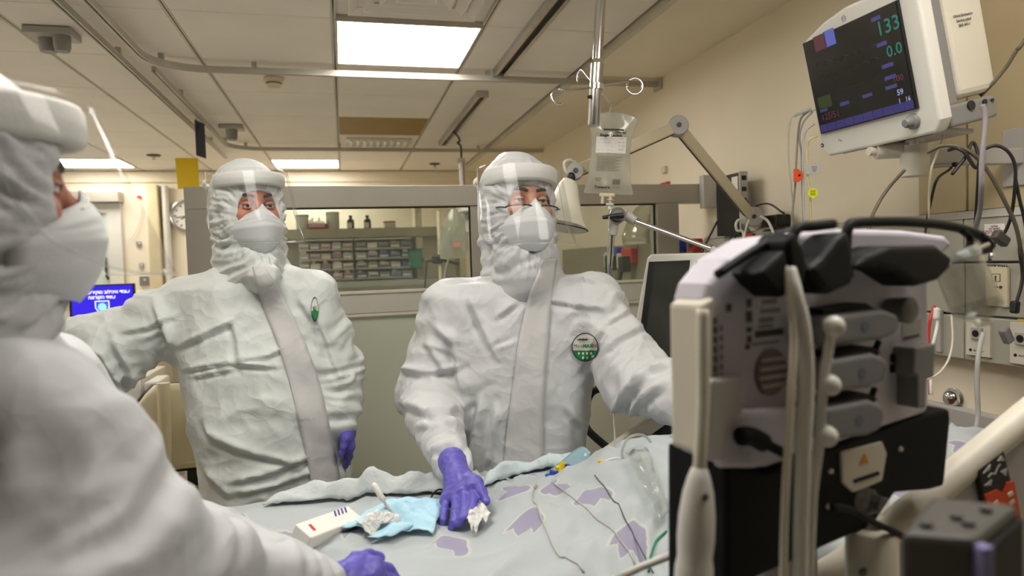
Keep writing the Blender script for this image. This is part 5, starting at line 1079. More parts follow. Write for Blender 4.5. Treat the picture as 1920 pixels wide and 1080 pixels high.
# white canister and dark box in the lower right corner
def build_canister():
    D = .92; a, e = PD(1634, 990, D), PD(1636, 1190, D)
    t = thing('white_canister', 'white cylindrical canister below the black ventilator bracket', 'canister', e)
    b = MB(); d = nrm(e - a); L_ = np.linalg.norm(e - a); b.lathe([(.024, 0), (.031, .003), (.033, .010), (.033, L_), (.028, L_ + .004), (.001, L_ + .004)], a, d, 28); b.build('body', M_offwhite, t, smooth=40)
    b = MB(); b.lathe([(.012, -.008), (.014, -.004), (.014, .002)], a, d, 16); b.build('cap', M_steel, t, smooth=40)
    c = PD(1618, 1072, D - .033); b = MB(); b.ball(c, (.007, .002, .006), 12); b.build('round_mark', M_dgrey, t, smooth=180)
build_canister()
def build_box():
    A, B_, C_, D_ = PD(1690, 1000, .62), PD(1832, 990, .50), PD(1912, 938, .56), PD(1745, 925, .70)   # top face corners: front left, front right, back right, back left
    z = (A[2] + B_[2] + C_[2] + D_[2]) / 4
    A, B_, C_, D_ = [V3(p[0], p[1], z) for p in (PZ(1688, 1000, z), PZ(1832, 1010, z), PZ(1912, 945, z), PZ(1745, 930, z))]
    t = thing('equipment_box', 'dark grey equipment box with a lavender edge in the lower right corner', 'box', (A + B_ + C_ + D_) / 4 * (1, 1, 0)); hz = .30
    b = MB(); b.add([A, B_, C_, D_] + [p - (0, 0, hz) for p in (A, B_, C_, D_)], [(0, 1, 2, 3), (7, 6, 5, 4), (0, 4, 5, 1), (1, 5, 6, 2), (2, 6, 7, 3), (3, 7, 4, 0)]); bx = b.build('housing', mat('box_grey', (78, 75, 69), .6), t, bevel=.006)
    n = nrm(np.cross(C_ - B_, UP)); n = n if n @ (CAMO - B_) > 0 else -n; u = C_ - B_
    b = MB(); b.bar(B_ + u * .03 + n * .003 - (0, 0, .005), B_ + u * .03 + n * .003 - (0, 0, hz), .012, .012, (0, 1, 0)); b.build('edge_trim', mat('lavender_trim', (128, 122, 168), .4), t, bevel=.002)
    q = [B_ + u * .18 - (0, 0, .012), B_ + u * .95 - (0, 0, .012), B_ + u * .95 - (0, 0, .075), B_ + u * .18 - (0, 0, .085)]; b = MB(); b.add([p + n * .004 for p in q] + [p - n * .001 for p in q], [(0, 1, 2, 3), (7, 6, 5, 4), (0, 4, 5, 1), (1, 5, 6, 2), (2, 6, 7, 3), (3, 7, 4, 0)]); b.build('display', M_vblack, t)
    for k in range(4):
        w = A * [.8, .55, .3, .3][k] + C_ * [.2, .45, .7, .3][k] + (B_ if k == 3 else 0) * .4; w = V3(w[0], w[1], z + .001); b = MB(); b.cyl(w, w + (0, 0, .003), .005, 10); b.build('screw', M_dgrey, t)
    b = MB(); c = (A + B_ + C_ + D_) / 4; b.bb(c[0] - .03, c[0] + .03, c[1] - .03, c[1] + .03, .06, z - hz + .01); b.build('stand', M_dgrey, t)
    b = MB(); b.lathe([(.17, 0), (.17, .03), (.05, .06), (.03, .07)], (c[0], c[1], 0), n=28); b.build('stand_foot', M_dgrey, t, smooth=40)
build_box()
# ------------------------------------------------------------------ right-hand wall: service trunking, monitor, drip pole, lamp
XT = 1.775                                   # front of the trunking
WT = frame_n((XT, 0, 1.5), (-1, 0, 0)); WW = frame_n((XW, 0, 1.5), (-1, 0, 0))     # local x points to the camera end, y into the wall
def build_trunking():
    t = thing('service_trunking', 'pale grey wall trunking with sockets running along the cream wall', 'trunking', (XT + .03, 2.0, 1.16))
    tm = mat('trunking_grey', (176, 172, 158), .42, metal=.05, var=.02)
    ys = [-1.6, -.6, .4, 1.39, 1.62, 2.62, 3.10]
    for (z0, z1, dx) in ((1.455, 1.580, 0), (1.300, 1.449, .004), (1.165, 1.294, 0)):
        for y0, y1 in zip(ys[:-1], ys[1:]):
            b = MB(); b.bb(XT + dx, XW - .002, y0 + .0015, y1 - .0015, z0, z1); b.build('cover', tm, t, bevel=.003)
    b = MB(); b.bb(XT + .012, XW - .002, ys[0], ys[-1], 1.17, 1.575); b.build('backing', M_dgrey, t)
    b = MB(); b.prism([(XT - .004, 1.580), (XT + .035, 1.604), (XW - .002, 1.604), (XW - .002, 1.580)], ys[0], ys[-1], ax='xz'); b.build('top_edge', M_lgrey, t)
    # second run behind the partition
    for y0, y1 in ((3.22, 4.2), (4.2, 5.4)):
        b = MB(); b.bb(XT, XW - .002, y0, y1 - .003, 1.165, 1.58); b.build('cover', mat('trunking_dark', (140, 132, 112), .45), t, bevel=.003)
    # nurse call plate
    tr = t
    def plate(name, px, y0, m, parent=tr, bevel=.0015): b = MB(WT); b.prism([WT.hit(*c) for c in px], y0, .001); return b.build(name, m, parent, bevel=bevel)
    c = plate('call_plate', [(1852, 500), (1893, 501), (1893, 576), (1852, 573)], -.008, M_cream)
    plate('call_icon', [(1864, 513), (1880, 513), (1880, 528), (1864, 528)], -.0088, M_ink, c, 0); plate('call_icon_field', [(1865, 514), (1879, 514), (1879, 527), (1865, 527)], -.0094, M_cream, c, 0)
    x, z = WT.hit(1872, 521); b = MB(WT); b.ball((x, -.010, z + .004), (.003, .001, .003), 8).box((x, -.010, z - .003), (.003, .001, .009)); b.build('bell_symbol', M_ink, c)
    x, z = WT.hit(1876, 538); b = MB(WT); b.box((x - .006, -.009, z), (.010, .002, .003)); b.build('call_slot', M_ink, c); b = MB(WT); b.lathe([(.004, 0), (.004, -.004), (.0005, -.004)], (x + .008, -.007, z), (0, 1, 0), 10); b.build('call_lamp', M_dgrey, c)
    s = plate('call_label', [(1850, 496), (1888, 497), (1888, 504), (1850, 503)], -.002, M_dark, tr, 0); x, z = WT.hit(1869, 500); letters('lettering', 'קריאת אחות', .012, WT, x, z, M_paper, s, y=-.0026, rtl=True)
    s = plate('clamp_label', [(1846, 420), (1884, 419), (1884, 441), (1846, 442)], -.001, M_paper, tr, 0)
    for txt, sz, yy, mm in [('מהדקי חמצן', .014, 434.5, M_redink), ('לשימוש חוזר', .007, 429, M_redink), ('מחלקה', .007, 424.5, M_ink)]: x, z = WT.hit(1865, yy); letters('lettering', txt, sz, WT, x, z, mm, s, y=-.0018, rtl=True, bold=.0002)
    for px in ([(1817, 600), (1862, 603), (1861, 671), (1816, 664)], [(1899, 603), (1948, 606), (1948, 688), (1898, 680)]):
        o = plate('socket_plate', px, -.010, M_offwhite); cx = sum(p[0] for p in px) / 4; cy = sum(p[1] for p in px) / 4
        x, z = WT.hit(cx, cy - 10); b = MB(WT); b.box((x, -.014, z), (.034, .010, .034)); rc = b.build('socket_face', M_lgrey, o, bevel=.002)
        b = MB(WT); b.lathe([(.010, 0), (.010, -.003), (.0005, -.003)], (x, -.018, z), (0, 1, 0), 16); b.build('socket_hole', M_dark, rc)
        x, z = WT.hit(cx - 14, cy + 21); b = MB(WT); b.lathe([(.0045, 0), (.0045, -.001), (.0005, -.001)], (x, -.010, z), (0, 1, 0), 14); b.build('round_mark', M_ink, o); letters('lettering', 'Bed door', .009, WT, x + .027, z, M_ink, o, y=-.0105)
    x, z = WT.hit(1938, 601); b = MB(WT); b.box((x - .02, -.0105, z), (.03, .001, .006)); b.build('yellow_label', M_yellow, tr)
    plate('narrow_cover', [(1757, 580), (1769, 581), (1769, 660), (1757, 657)], -.012, M_lgrey)
    # gas outlets towards the partition
    for nm, px, m_, lab in [('outlet_cup', (1281, 459), M_blue, 0), ('outlet_cup', (1310, 457), M_red, 0), ('outlet_cup', (1472, 447), M_blue, 0), ('outlet_cup', (1482, 445), M_blue, 0)]:
        x, z = WT.hit(*px); b = MB(WT); b.box((x, -.022, z - .006), (.075 if px[0] < 1400 else .05, .05, .066)); o = b.build(nm, m_, t, bevel=.006, seg=2); b = MB(WT); b.lathe([(.014, 0), (.014, -.006), (.008, -.008), (.0005, -.008)], (x, -.046, z - .006), (0, 1, 0), 16); b.build('outlet_socket', M_dgrey, o, smooth=40)
    x, z = WT.hit(1411, 448); b = MB(WT); b.box((x, -.010, z - .012), (.05, .02, .035)); o = b.build('mains_socket', M_cream, t, bevel=.003); b = MB(WT); b.box((x, -.0105, z + .016), (.05, .021, .016)); b.build('socket_hood', M_red, o, bevel=.003)
    for px, m_ in [((1160, 478), M_blue), ((1186, 480), M_red)]:
        x, z = WT.hit(*px); b = MB(WT); b.box((x, -.022, z), (.16, .05, .10)); o = b.build('outlet_cup', m_, t, bevel=.008)
        b = MB(WT); b.box((x + .03, -.07, z - .05), (.08, .06, .10)); b.build('plug', M_dark, o, bevel=.01); b = MB(WT); b.tube(smooth_path([(x + .03, -.09, z - .08), (x + .02, -.11, z - .22), (x - .02, -.10, z - .5), (x, -.08, z - .8)], 6), .012, 8); b.build('plug_cord', M_dark, o, smooth=180)
        b = MB(WT); b.box((x - .09, -.04, z - .03), (.05, .05, .10)); b.build('flow_meter', M_cream, o, bevel=.01)
    return t
build_trunking()
# darker laminate panels behind the monitor; their upper part also paints in wall shade
for k, (xa, xb) in enumerate([(1727, 1818), (1820, 1990)]):
    ya, yb = PX(xa, 350, XW)[1], PX(xb, 350, XW)[1]; b = MB(); b.bb(XW - .012, XW - .001, yb + .002, ya - .002, 1.606, 2.50)
    tag(b.build('wall_panel', mat('laminate_beige', (190, 172, 134), .55, var=.03), None, bevel=.002), ['tall beige laminate wall panel behind the monitor arm', 'tall beige laminate wall panel at the right edge behind the cables'][k], 'panel', 'laminate wall panels')
b = MB(); b.bb(XW - .03, XW - .001, -1.6, 2.3, .905, 1.005); tag(b.build('bumper_rail', M_lgrey, None, bevel=.008), 'grey wall bumper rail low on the cream wall behind the bed head', 'rail')
p = PX(1775, 748, XW - .03); t = thing('chrome_fitting', 'round chrome wall fitting above the bumper rail', 'fitting', p)
b = MB(); b.lathe([(.027, .03), (.027, .012), (.020, .004), (.012, 0), (.0005, -.002)], p, (1, 0, 0), 22); b.build('dome', M_chrome, t, smooth=60)
b = MB(); b.lathe([(.034, .031), (.034, .026), (.028, .024)], p, (1, 0, 0), 22); b.build('flange', M_steel, t, smooth=40)

# ---------------- patient monitor on its arm
MF = frame_n((1.3775, 1.5818, 1.9806), (-.9748, -.0307, -.2211), (0.02, 0, 1))
def glow(name, col, e): return mat(name, col, .3, emit=e, var=.02)
def build_monitor():
    t = thing('patient_monitor', 'large white patient monitor with a dark screen hanging on a wall arm', 'monitor', (MF.o[0], MF.o[1], 1.70))
    w, h = .338, .270; L_, R_, T_, B_ = -w / 2 - .018, w / 2 + .052, h / 2 + .045, -h / 2 - .070
    fr = [(L_ + .012, T_ - .04), (L_ + .10, T_ - .012), (0, T_), (R_ - .10, T_ - .006), (R_ - .012, T_ - .028), (R_, T_ - .05), (R_, B_ + .03), (R_ - .02, B_), (L_ + .02, B_), (L_, B_ + .02), (L_, T_ - .06)]
    b = MB(MF); n = len(fr); inn = [(-w / 2, h / 2), (w / 2, h / 2), (w / 2, -h / 2), (-w / 2, -h / 2)]
    b.prism(fr, .004, .045); bez = b.build('bezel', M_white, t, bevel=.008, seg=3)
    b = MB(MF); b.box((0, -.0, 0), (w, .010, h)); b.build('screen_surround', M_dark, bez)
    b = MB(MF); b.box((0, -.0056, 0), (w - .006, .002, h - .006)); scr = b.build('screen', mat('dark_screen', (22, 22, 24), .22, var=.05, emit=.10), t)
    y = -.0070; P = lambda x, z: (x, z)
    def bar(x, z, ww, hh, m): b = MB(MF); b.box((x, y + .0002, z), (ww, .0004, hh)); b.build('screen_bar', m, scr)
    vio = glow('violet_pixels', (62, 60, 120), .25); teal = glow('teal_pixels', (28, 98, 86), .4); pale = glow('pale_pixels', (130, 132, 170), .4); dred = glow('dim_red_pixels', (84, 40, 52), .2); dgr = glow('dim_green_pixels', (46, 58, 28), .2); lb = glow('blue_pixels', (78, 90, 170), .35)
    def at(px, py): return MF.hit(px, py)
    for px, py, ww, hh, m_ in [(1541, 79, .046, .042, dred), (1559, 70, .040, .044, lb), (1646, 34, .030, .010, vio), (1657, 82, .032, .010, vio), (1668, 122, .036, .010, vio), (1673, 144, .036, .010, vio), (1675, 162, .036, .009, vio), (1630, 178, .034, .009, vio), (1587, 193, .034, .010, vio), (1548, 206, .030, .008, vio), (1550, 190, .052, .034, dgr)]:
        x, z = at(px, py); bar(x, z, ww, hh, m_)
    bar(0, -h / 2 + .014, w - .010, .022, glow('violet_band', (52, 50, 108), .25))
    for k in range(9): bar(-.135 + .034 * k, -h / 2 + .014, .0012, .022, mat('dark_screen', (22, 22, 24)))
    for txt, px, py, sz, m_ in [('133', 1669, 48, .050, teal), ('0.0', 1681, 93, .040, teal), ('59', 1692, 172, .020, pale), ('1   16', 1700, 186, .016, pale), ('125/51', 1561, 216, .026, dred), ('100', 1688, 146, .022, dred)]:
        x, z = at(px, py); letters('screen_digits', txt, sz, MF, x, z, m_, scr, y=y - .0002, bold=.0006)
    for zc, a in ((.055, .010), (.02, .006), (-.03, .004)):
        b = MB(MF); b.tube([(-.13 + .0018 * k, y, zc + a * math.sin(k * .35) * (1 if k % 17 < 5 else .25)) for k in range(120)], .0006, 4); b.build('trace', glow('grey_trace', (44, 46, 44), .1), scr)
    # logo, marks, knob
    x, z = MF.hit(1580, 35); b = MB(MF); b.tube([(x + .0075 * math.cos(a), .0035, z + .0075 * math.sin(a)) for a in np.linspace(0, 2 * math.pi, 25)], .0008, 6, closed=True); lg = b.build('maker_emblem', M_grey, bez); letters('lettering', 'GE', .009, MF, x, z, M_grey, lg, y=.0032)
    x, z = MF.hit(1540, 273); b = MB(MF); b.lathe([(.006, 0), (.006, -.0012), (.0005, -.0012)], (x, .004, z), (0, 1, 0), 16); rm = b.build('round_badge', M_navy, bez); b = MB(MF); b.prism([(x - .002, z - .003), (x + .003, z), (x - .002, z + .003)], .0022, .0029); b.build('badge_arrow', M_paper, rm)
    for px, py in ((1571, 263), (1575, 264)): x, z = MF.hit(px, py); b = MB(MF); b.box((x, .0036, z), (.003, .001, .006)); b.build('printed_mark', M_grey, bez)
    x, z = MF.hit(1711, 228); b = MB(MF); b.lathe([(.020, 0), (.020, -.006), (.018, -.010), (.0125, -.012), (.012, -.026), (.009, -.030), (.0005, -.030)], (x, .004, z), (0, 1, 0), 24); b.build('knob', M_grey, t, smooth=40)
    # housing behind: grey collar, deep white body, dark base with ports
    b = MB(MF); b.prism(rrect(R_ - L_ - .03, T_ - B_ - .06, .02, 3, (L_ + R_) / 2, (T_ + B_) / 2 + .012), .045, .085); b.build('collar', M_grey, t, bevel=.004)
    b = MB(MF); b.prism(rrect(R_ - L_ - .012, T_ - B_ - .075, .02, 3, (L_ + R_) / 2, (T_ + B_) / 2 + .030), .085, .205); hs = b.build('housing', M_offwhite, t, bevel=.010, seg=3)
    b = MB(MF); b.prism(rrect(R_ - L_ - .02, .055, .008, 3, (L_ + R_) / 2, B_ + .030), .045, .200); bs = b.build('base_unit', M_grey, t, bevel=.006)
    sd = Fr(MF((R_ - .009, .15, B_ + .045)), MF.R[:, 1], -MF.R[:, 0], MF.R[:, 2])
    for x, r in ((-.035, .012), (.01, .007), (.035, .004)): b = MB(sd); b.lathe([(r, 0), (r, -.003), (.0005, -.003)], (x, 0, 0), (0, 1, 0), 14); b.build('port', M_dark, bs)
    sf = Fr(MF((R_ - .005, .135, T_ - .12)), MF.R[:, 1], -MF.R[:, 0], MF.R[:, 2])
    for k, (txt, sz) in enumerate((('Clinical Engineering', .008), ('Service Label', .009), ('000 4411', .010))): letters('side_lettering', txt, sz, sf, 0, -.012 * k, M_dgrey, hs, y=-.001, bold=.0003)
    for k in range(26): b = MB(MF); b.box((L_ + .06 + k * .0115, .030, B_ - .0006), (.005, .012, .003)); b.build('vent_slot', M_dark, bez)
    # mount below
    m0 = MF((.05, .10, B_ + .006)); b = MB(); b.box(m0 + (0, 0, -.010), (.16, .22, .012)); b.build('mount_plate', M_lgrey, t, bevel=.003)
    for dy in (.05, -.05): b = MB(); b.cyl(m0 + (-.05, dy, -.012), m0 + (-.05, dy, -.038), .011, 12); b.build('thumbscrew', M_lgrey, t, smooth=40)
    return t
build_monitor()
def build_arm():
    c = V3(1.522, 1.5365, 1.735); t = thing('monitor_arm', 'pale metal wall arm carrying the patient monitor', 'arm', c - (0, 0, .06))
    b = MB(); b.lathe([(.034, -.040), (.036, -.036), (.036, .020), (.030, .028), (.030, .045), (.024, .050), (.024, .075)], c, n=26); b.build('pivot', M_offwhite, t, smooth=40)
    q = V3(XW - .004, c[1] - .05, c[2] + .008); b = MB(); b.bar(c + (.02, -.003, .008), q, .030, .042); b.build('beam', M_lgrey, t, bevel=.004)
    b = MB(); b.bb(XW - .02, XW - .013, q[1] - .05, q[1] + .05, q[2] - .08, q[2] + .08); b.build('wall_plate', M_lgrey, t, bevel=.003)
    b = MB(); b.cyl(c + (-.08, .05, .035), c + (-.01, .02, .035), .022, 16).cyl(c + (-.10, .055, .036), c + (-.07, .05, .036), .012, 12); b.build('tilt_joint', M_offwhite, t, smooth=40)
    b = MB(); b.tube([c + (.03, -.02, -.018), c + (.07, -.035, -.016), c + (.085, -.04, -.014)], .004, 8); b.build('lever', M_lgrey, t)
    b = MB(); b.ball(c + (.09, -.042, -.014), (.012, .008, .007), 10); b.build('lever_knob', M_dark, t, smooth=180)
build_arm()
# cables around the monitor
G = 'cables hanging around the patient monitor'
def cab(label, pts, r, m): return cable('cable', label, 'cable', [PD(*p) for p in pts], r, m, group=G)
M_cabgrey = mat('grey_cable', (126, 118, 108), .5); M_cabbrown = mat('dim_brown_cable', (92, 84, 68), .5); M_cablav = mat('lavender_grey_cable', (142, 136, 138), .45); M_cabblack = mat('black_cable', (34, 31, 30), .5)
cab('grey cable curving from the monitor arm pivot to the black ventilator handle', [(1697, 318, 1.72), (1668, 350, 1.74), (1645, 385, 1.74), (1630, 425, 1.72), (1620, 520, 1.72), (1618, 640, 1.70), (1622, 760, 1.66)], .0042, M_cabbrown)
cab('thin beige cable hanging from under the monitor through the arm', [tuple(proj(MF((.13, .12, -.198)))), (1764, 272, 1.76), (1756, 290, 1.76), (1746, 320, 1.76), (1742, 370, 1.80), (1742, 420, 1.86), tuple(proj(PX(1742, 450, 1.772)))], .003, M_cream)
cab('black cable hanging below the middle of the monitor arm', [tuple(proj((1.62, 1.521, 1.742))), tuple(proj((1.62, 1.515, 1.715))), (1758, 335, 1.78), (1747, 370, 1.82), (1737, 420, 1.88), tuple(proj(PX(1734, 450, 1.772)))], .0036, M_cabblack)
cab('brownish cable arching over the monitor arm and down to the right', [(1738, 286, 1.70), (1765, 274, 1.68), (1795, 275, 1.66), (1828, 292, 1.65), (1858, 330, 1.65), (1885, 380, 1.65), (1905, 425, 1.66), (1916, 480, 1.69), tuple(proj(PX(1925, 520, 1.772)))], .0048, M_cabbrown)
cab('black cable twisted in a loop on the monitor arm', [(1778, 282, 1.68), (1795, 278, 1.66), (1812, 290, 1.65), (1828, 314, 1.65), (1836, 306, 1.66), (1830, 276, 1.67), (1822, 268, 1.67), (1812, 292, 1.66), (1785, 327, 1.66)], .0042, M_cabblack)
cab('thick lavender grey cable hanging straight down from the monitor corner', [(1842, 196, 1.62), (1847, 215, 1.62), (1846, 245, 1.62), (1841, 300, 1.62), (1840, 350, 1.63), (1838, 390, 1.68), (1830, 425, 1.74), tuple(proj(PX(1827, 448, 1.772)))], .0062, M_cablav)
cab('black cable behind the thick lavender grey cable', [(1835, 305, 1.68), (1833, 350, 1.70), (1829, 410, 1.76), tuple(proj(PX(1826, 442, 1.772)))], .0036, M_cabblack)
cab('black cable arching over the arm at the right with a dark coupling', [(1846, 279, 1.64), (1868, 273, 1.63), (1890, 284, 1.62), (1903, 310, 1.62), (1903, 350, 1.63), (1897, 400, 1.66), (1886, 432, 1.68), (1872, 450, 1.69), (1860, 462, 1.72), tuple(proj(PX(1855, 492, 1.772)))], .0040, M_cabblack)
cab('black cable falling off the right edge of the picture', [(1903, 330, 1.63), (1912, 375, 1.64), (1921, 412, 1.65), (1930, 470, 1.67), tuple(proj(PX(1936, 500, 1.772)))], .0040, M_cabblack)
cab('dark cable ending in a grey plug below the right trunking', [tuple(proj(PX(1912, 450, 1.772))), (1912, 470, 1.70), (1917, 510, 1.70), (1915, 535, 1.70), (1908, 560, 1.70), (1903, 578, 1.70)], .0040, M_cabblack)
cab('thick dark cable leaving the top right of the monitor', [(1838, 180, 1.72), (1858, 160, 1.70), (1885, 128, 1.68), (1908, 92, 1.66), (1935, 55, 1.64), tuple(proj((1.80, 1.15, 2.40))), tuple(proj((1.835, 1.10, 2.54)))], .0048, M_cabbrown)
cab('pale grey cable hanging from the right socket plate towards the bed', [(1843, 625, 1.74), (1838, 645, 1.72), (1833, 680, 1.71), (1832, 730, 1.71), (1834, 775, 1.71), (1828, 815, 1.70)], .0060, M_lgrey)
cab('thin cream cable looping beneath the trunking', [(1784, 590, 1.74), (1786, 640, 1.73), (1778, 675, 1.72), (1760, 700, 1.71), (1738, 712, 1.70)], .0028, M_offwhite)
cab('red patch cable beside the white one behind the ventilator', [(1752, 574, 1.78), (1744, 600, 1.77), (1741, 630, 1.77), (1742, 665, 1.76), (1744, 740, 1.73)], .0042, M_red)
cab('white patch cable with a plug behind the ventilator', [(1757, 590, 1.76), (1757, 610, 1.76), (1752, 635, 1.75), (1744, 670, 1.75), (1746, 740, 1.72)], .0042, M_white)
for lab, c, sz, m_ in [('dark inline coupling on the black cable beside the red lettered label', (1876, 447, 1.68), (.045, .020, .026), M_dgrey), ('grey plug hanging loose between the socket plates', (1887, 629, 1.74), (.024, .020, .042), M_grey), ('dark plug at the end of the hanging cable right of the call plate', (1903, 576, 1.70), (.018, .018, .032), M_dark), ('white patch plug behind the right side of the ventilator', (1756, 588, 1.76), (.014, .014, .032), M_white)]:
    p = PD(*c); b = MB(); a_ = .6 if 'inline' in lab else (-.5 if 'loose' in lab else 0.15); b.box(p, sz, Matrix.Rotation(a_, 3, 'Y')); tag(b.build('cable_plug', m_, None, bevel=.005), lab, 'plug', 'plugs and couplings on the cables')
# leads on the left of the monitor
G2 = 'leads hanging left of the monitor'
for lab, pts, r, m_ in [('clear thin line leaving the left side of the monitor, outermost', [(1530, 206, 2.000), (1490, 216, 2.020), (1480, 240, 2.030), (1479, 300, 2.050), (1484, 350, 2.050), (1487, 400, 2.050), (1482, 450, 2.050), (1486, 560, 2.000), (1492, 700, 1.800)], .0022, M_tubing),
                        ('grey lead running straight down through the orange tag', [(1520, 206, 2.010), (1503, 220, 2.020), (1497, 245, 2.030), (1493, 300, 2.030), (1491, 345, 2.030), (1486, 400, 2.030), (1484, 450, 2.030), (1488, 560, 1.980), (1494, 700, 1.780)], .0030, M_cabgrey),
                        ('pale lead beside the orange tag', [(1523, 210, 2.010), (1507, 228, 2.010), (1499, 255, 2.020), (1503, 290, 2.030), (1504, 340, 2.030), (1506, 400, 2.030), (1508, 445, 2.030), (1512, 560, 1.980), (1518, 700, 1.780)], .0030, M_cablav),
                        ('second pale lead behind the grey paper label', [(1527, 232, 2.010), (1513, 243, 2.010), (1507, 262, 2.020), (1505, 300, 2.020), (1506, 350, 2.020), (1507, 400, 2.020), (1510, 445, 2.020), (1514, 560, 1.970), (1520, 700, 1.770)], .0032, M_lgrey),
                        ('yellowish lead carrying the round yellow sticker', [(1532, 255, 2.000), (1518, 262, 2.000), (1513, 280, 2.010), (1514, 330, 2.010), (1519, 370, 2.010), (1520, 440, 2.010), (1524, 560, 1.960), (1530, 700, 1.760)], .0032, mat('pale_yellow_lead', (196, 190, 140), .5))]:
    cable('sensor_lead', lab, 'lead', [PD(*p) for p in pts], r, m_, group=G2)
p = PD(1495, 329, 2.010); fo = Fr(p, CAMR[:, 0], CAMR[:, 2], -CAMR[:, 1]); s_ = 2.01 / FPX
b = MB(fo); b.prism([(-7 * s_, 12 * s_), (2 * s_, 12 * s_), (10 * s_, 3 * s_), (11 * s_, -3 * s_), (3 * s_, -12 * s_), (-7 * s_, -12 * s_)], -.003, .003); o = b.build('lead_tag', M_orange, None, bevel=.001); tag(o, 'orange plastic tag clipped on the leads left of the monitor', 'tag')
b = MB(fo); b.lathe([(.0035, 0), (.0035, -.001), (.0005, -.001)], (3 * s_, -.003, 0), (0, 1, 0), 12); b.build('tag_hole', M_dark, o)
p = PD(1524, 317, 2.000); fo = Fr(p, CAMR[:, 0], CAMR[:, 2], -CAMR[:, 1]); b = MB(fo); b.prism(rrect(26 * s_, 19 * s_, .004, 3), -.0006, .0006); o = b.build('paper_tag', M_lgrey, None); tag(o, 'grey paper label on a lead below the monitor corner', 'label')
for k in range(3): b = MB(fo); b.box((.004, -.0009, .006 - .006 * k), (.016 - .003 * k, .0004, .0016)); b.build('printed_line', M_ink, o)
p = PD(1524, 362, 1.995); fo = Fr(p, CAMR[:, 0], CAMR[:, 2], -CAMR[:, 1]); b = MB(fo); b.prism([(.0145 * math.cos(a), .0145 * math.sin(a)) for a in np.linspace(0, 2 * math.pi, 25)[:-1]], -.0006, .0006); o = b.build('round_sticker', mat('neon_yellow', (214, 220, 20), .6), None); tag(o, 'round neon yellow sticker hanging on a lead', 'sticker')
for k in range(4): b = MB(fo); b.box((0, -.0009, .008 - .0045 * k), (.016, .0004, .0014)); b.build('printed_line', M_redink if k == 0 else M_ink, o)
b = MB(); b.tube([PD(1489, 218, 2.020), PD(1505, 210, 2.015), PD(1522, 205, 2.005)], [.004, .006, .006], 10); tag(b.build('clear_connector', M_tubing, None, smooth=180), 'clear tapered connector plugged into the left side of the monitor', 'connector')

# ---------------- drip pole and bag
def build_pole():
    a, e = PD(1129, -40, 2.2), PD(1113, 236, 2.2); d = nrm(e - a); top = a + d * ((ZT - .02 - a[2]) / d[2])
    t = thing('drip_pole', 'chrome drip pole with four curled hooks hanging from the ceiling track', 'drip pole', e)
    s_ = 2.2 / FPX
    b = MB(); b.tube([top, a * .45 + e * .55], .0165, 18); b.build('upper_tube', M_chrome, t, smooth=60)
    m_ = a * .42 + e * .58; b = MB(); b.tube([m_, e - d * .003, e], [.0205, .0205, .0195], 20); b.build('lower_tube', M_steel, t, smooth=60)
    c = PD(1119, 163, 2.2); b = MB(); b.tube([c - d * .008, c + d * .010], .0240, 20); b.build('clamp', M_chrome, t, smooth=40); b = MB(); b.tube([PD(1109, 181, 2.19), PD(1104, 182, 2.18)], .006, 10); b.build('clamp_screw', M_dark, t)
    def hook(px):
        b = MB(); b.tube(smooth_path([PD(*p) for p in px], 6), .0038, 8); b.build('hook', M_chrome, t, smooth=180)
    ring = lambda cx, cy, r, a0, a1, dd: [(cx + r * math.cos(math.radians(a)), cy + r * math.sin(math.radians(a)), dd) for a in np.linspace(a0, a1, 9)]
    hook([(1117, 163, 2.2), (1085, 167, 2.16)] + ring(1048, 181, 14, -60, -300, 2.12))
    hook([(1121, 162, 2.2), (1155, 157, 2.23), (1176, 154, 2.25)] + ring(1190, 162, 15, 190, -130, 2.27))
    hook([(1118, 160, 2.2), (1104, 146, 2.28), (1091, 131, 2.34), (1084, 140, 2.36), (1083, 154, 2.36), (1078, 128, 2.36)][:5])
    hook([(1122, 165, 2.2), (1133, 180, 2.22), (1143, 193, 2.26), (1146, 208, 2.10), (1145, 213, 2.10), (1146, 196, 2.10), (1151, 188, 2.10), (1156, 194, 2.09)][:3] + [(1145, 205, 2.28), (1144, 215, 2.285), (1147, 219, 2.28)])
    return t
build_pole()
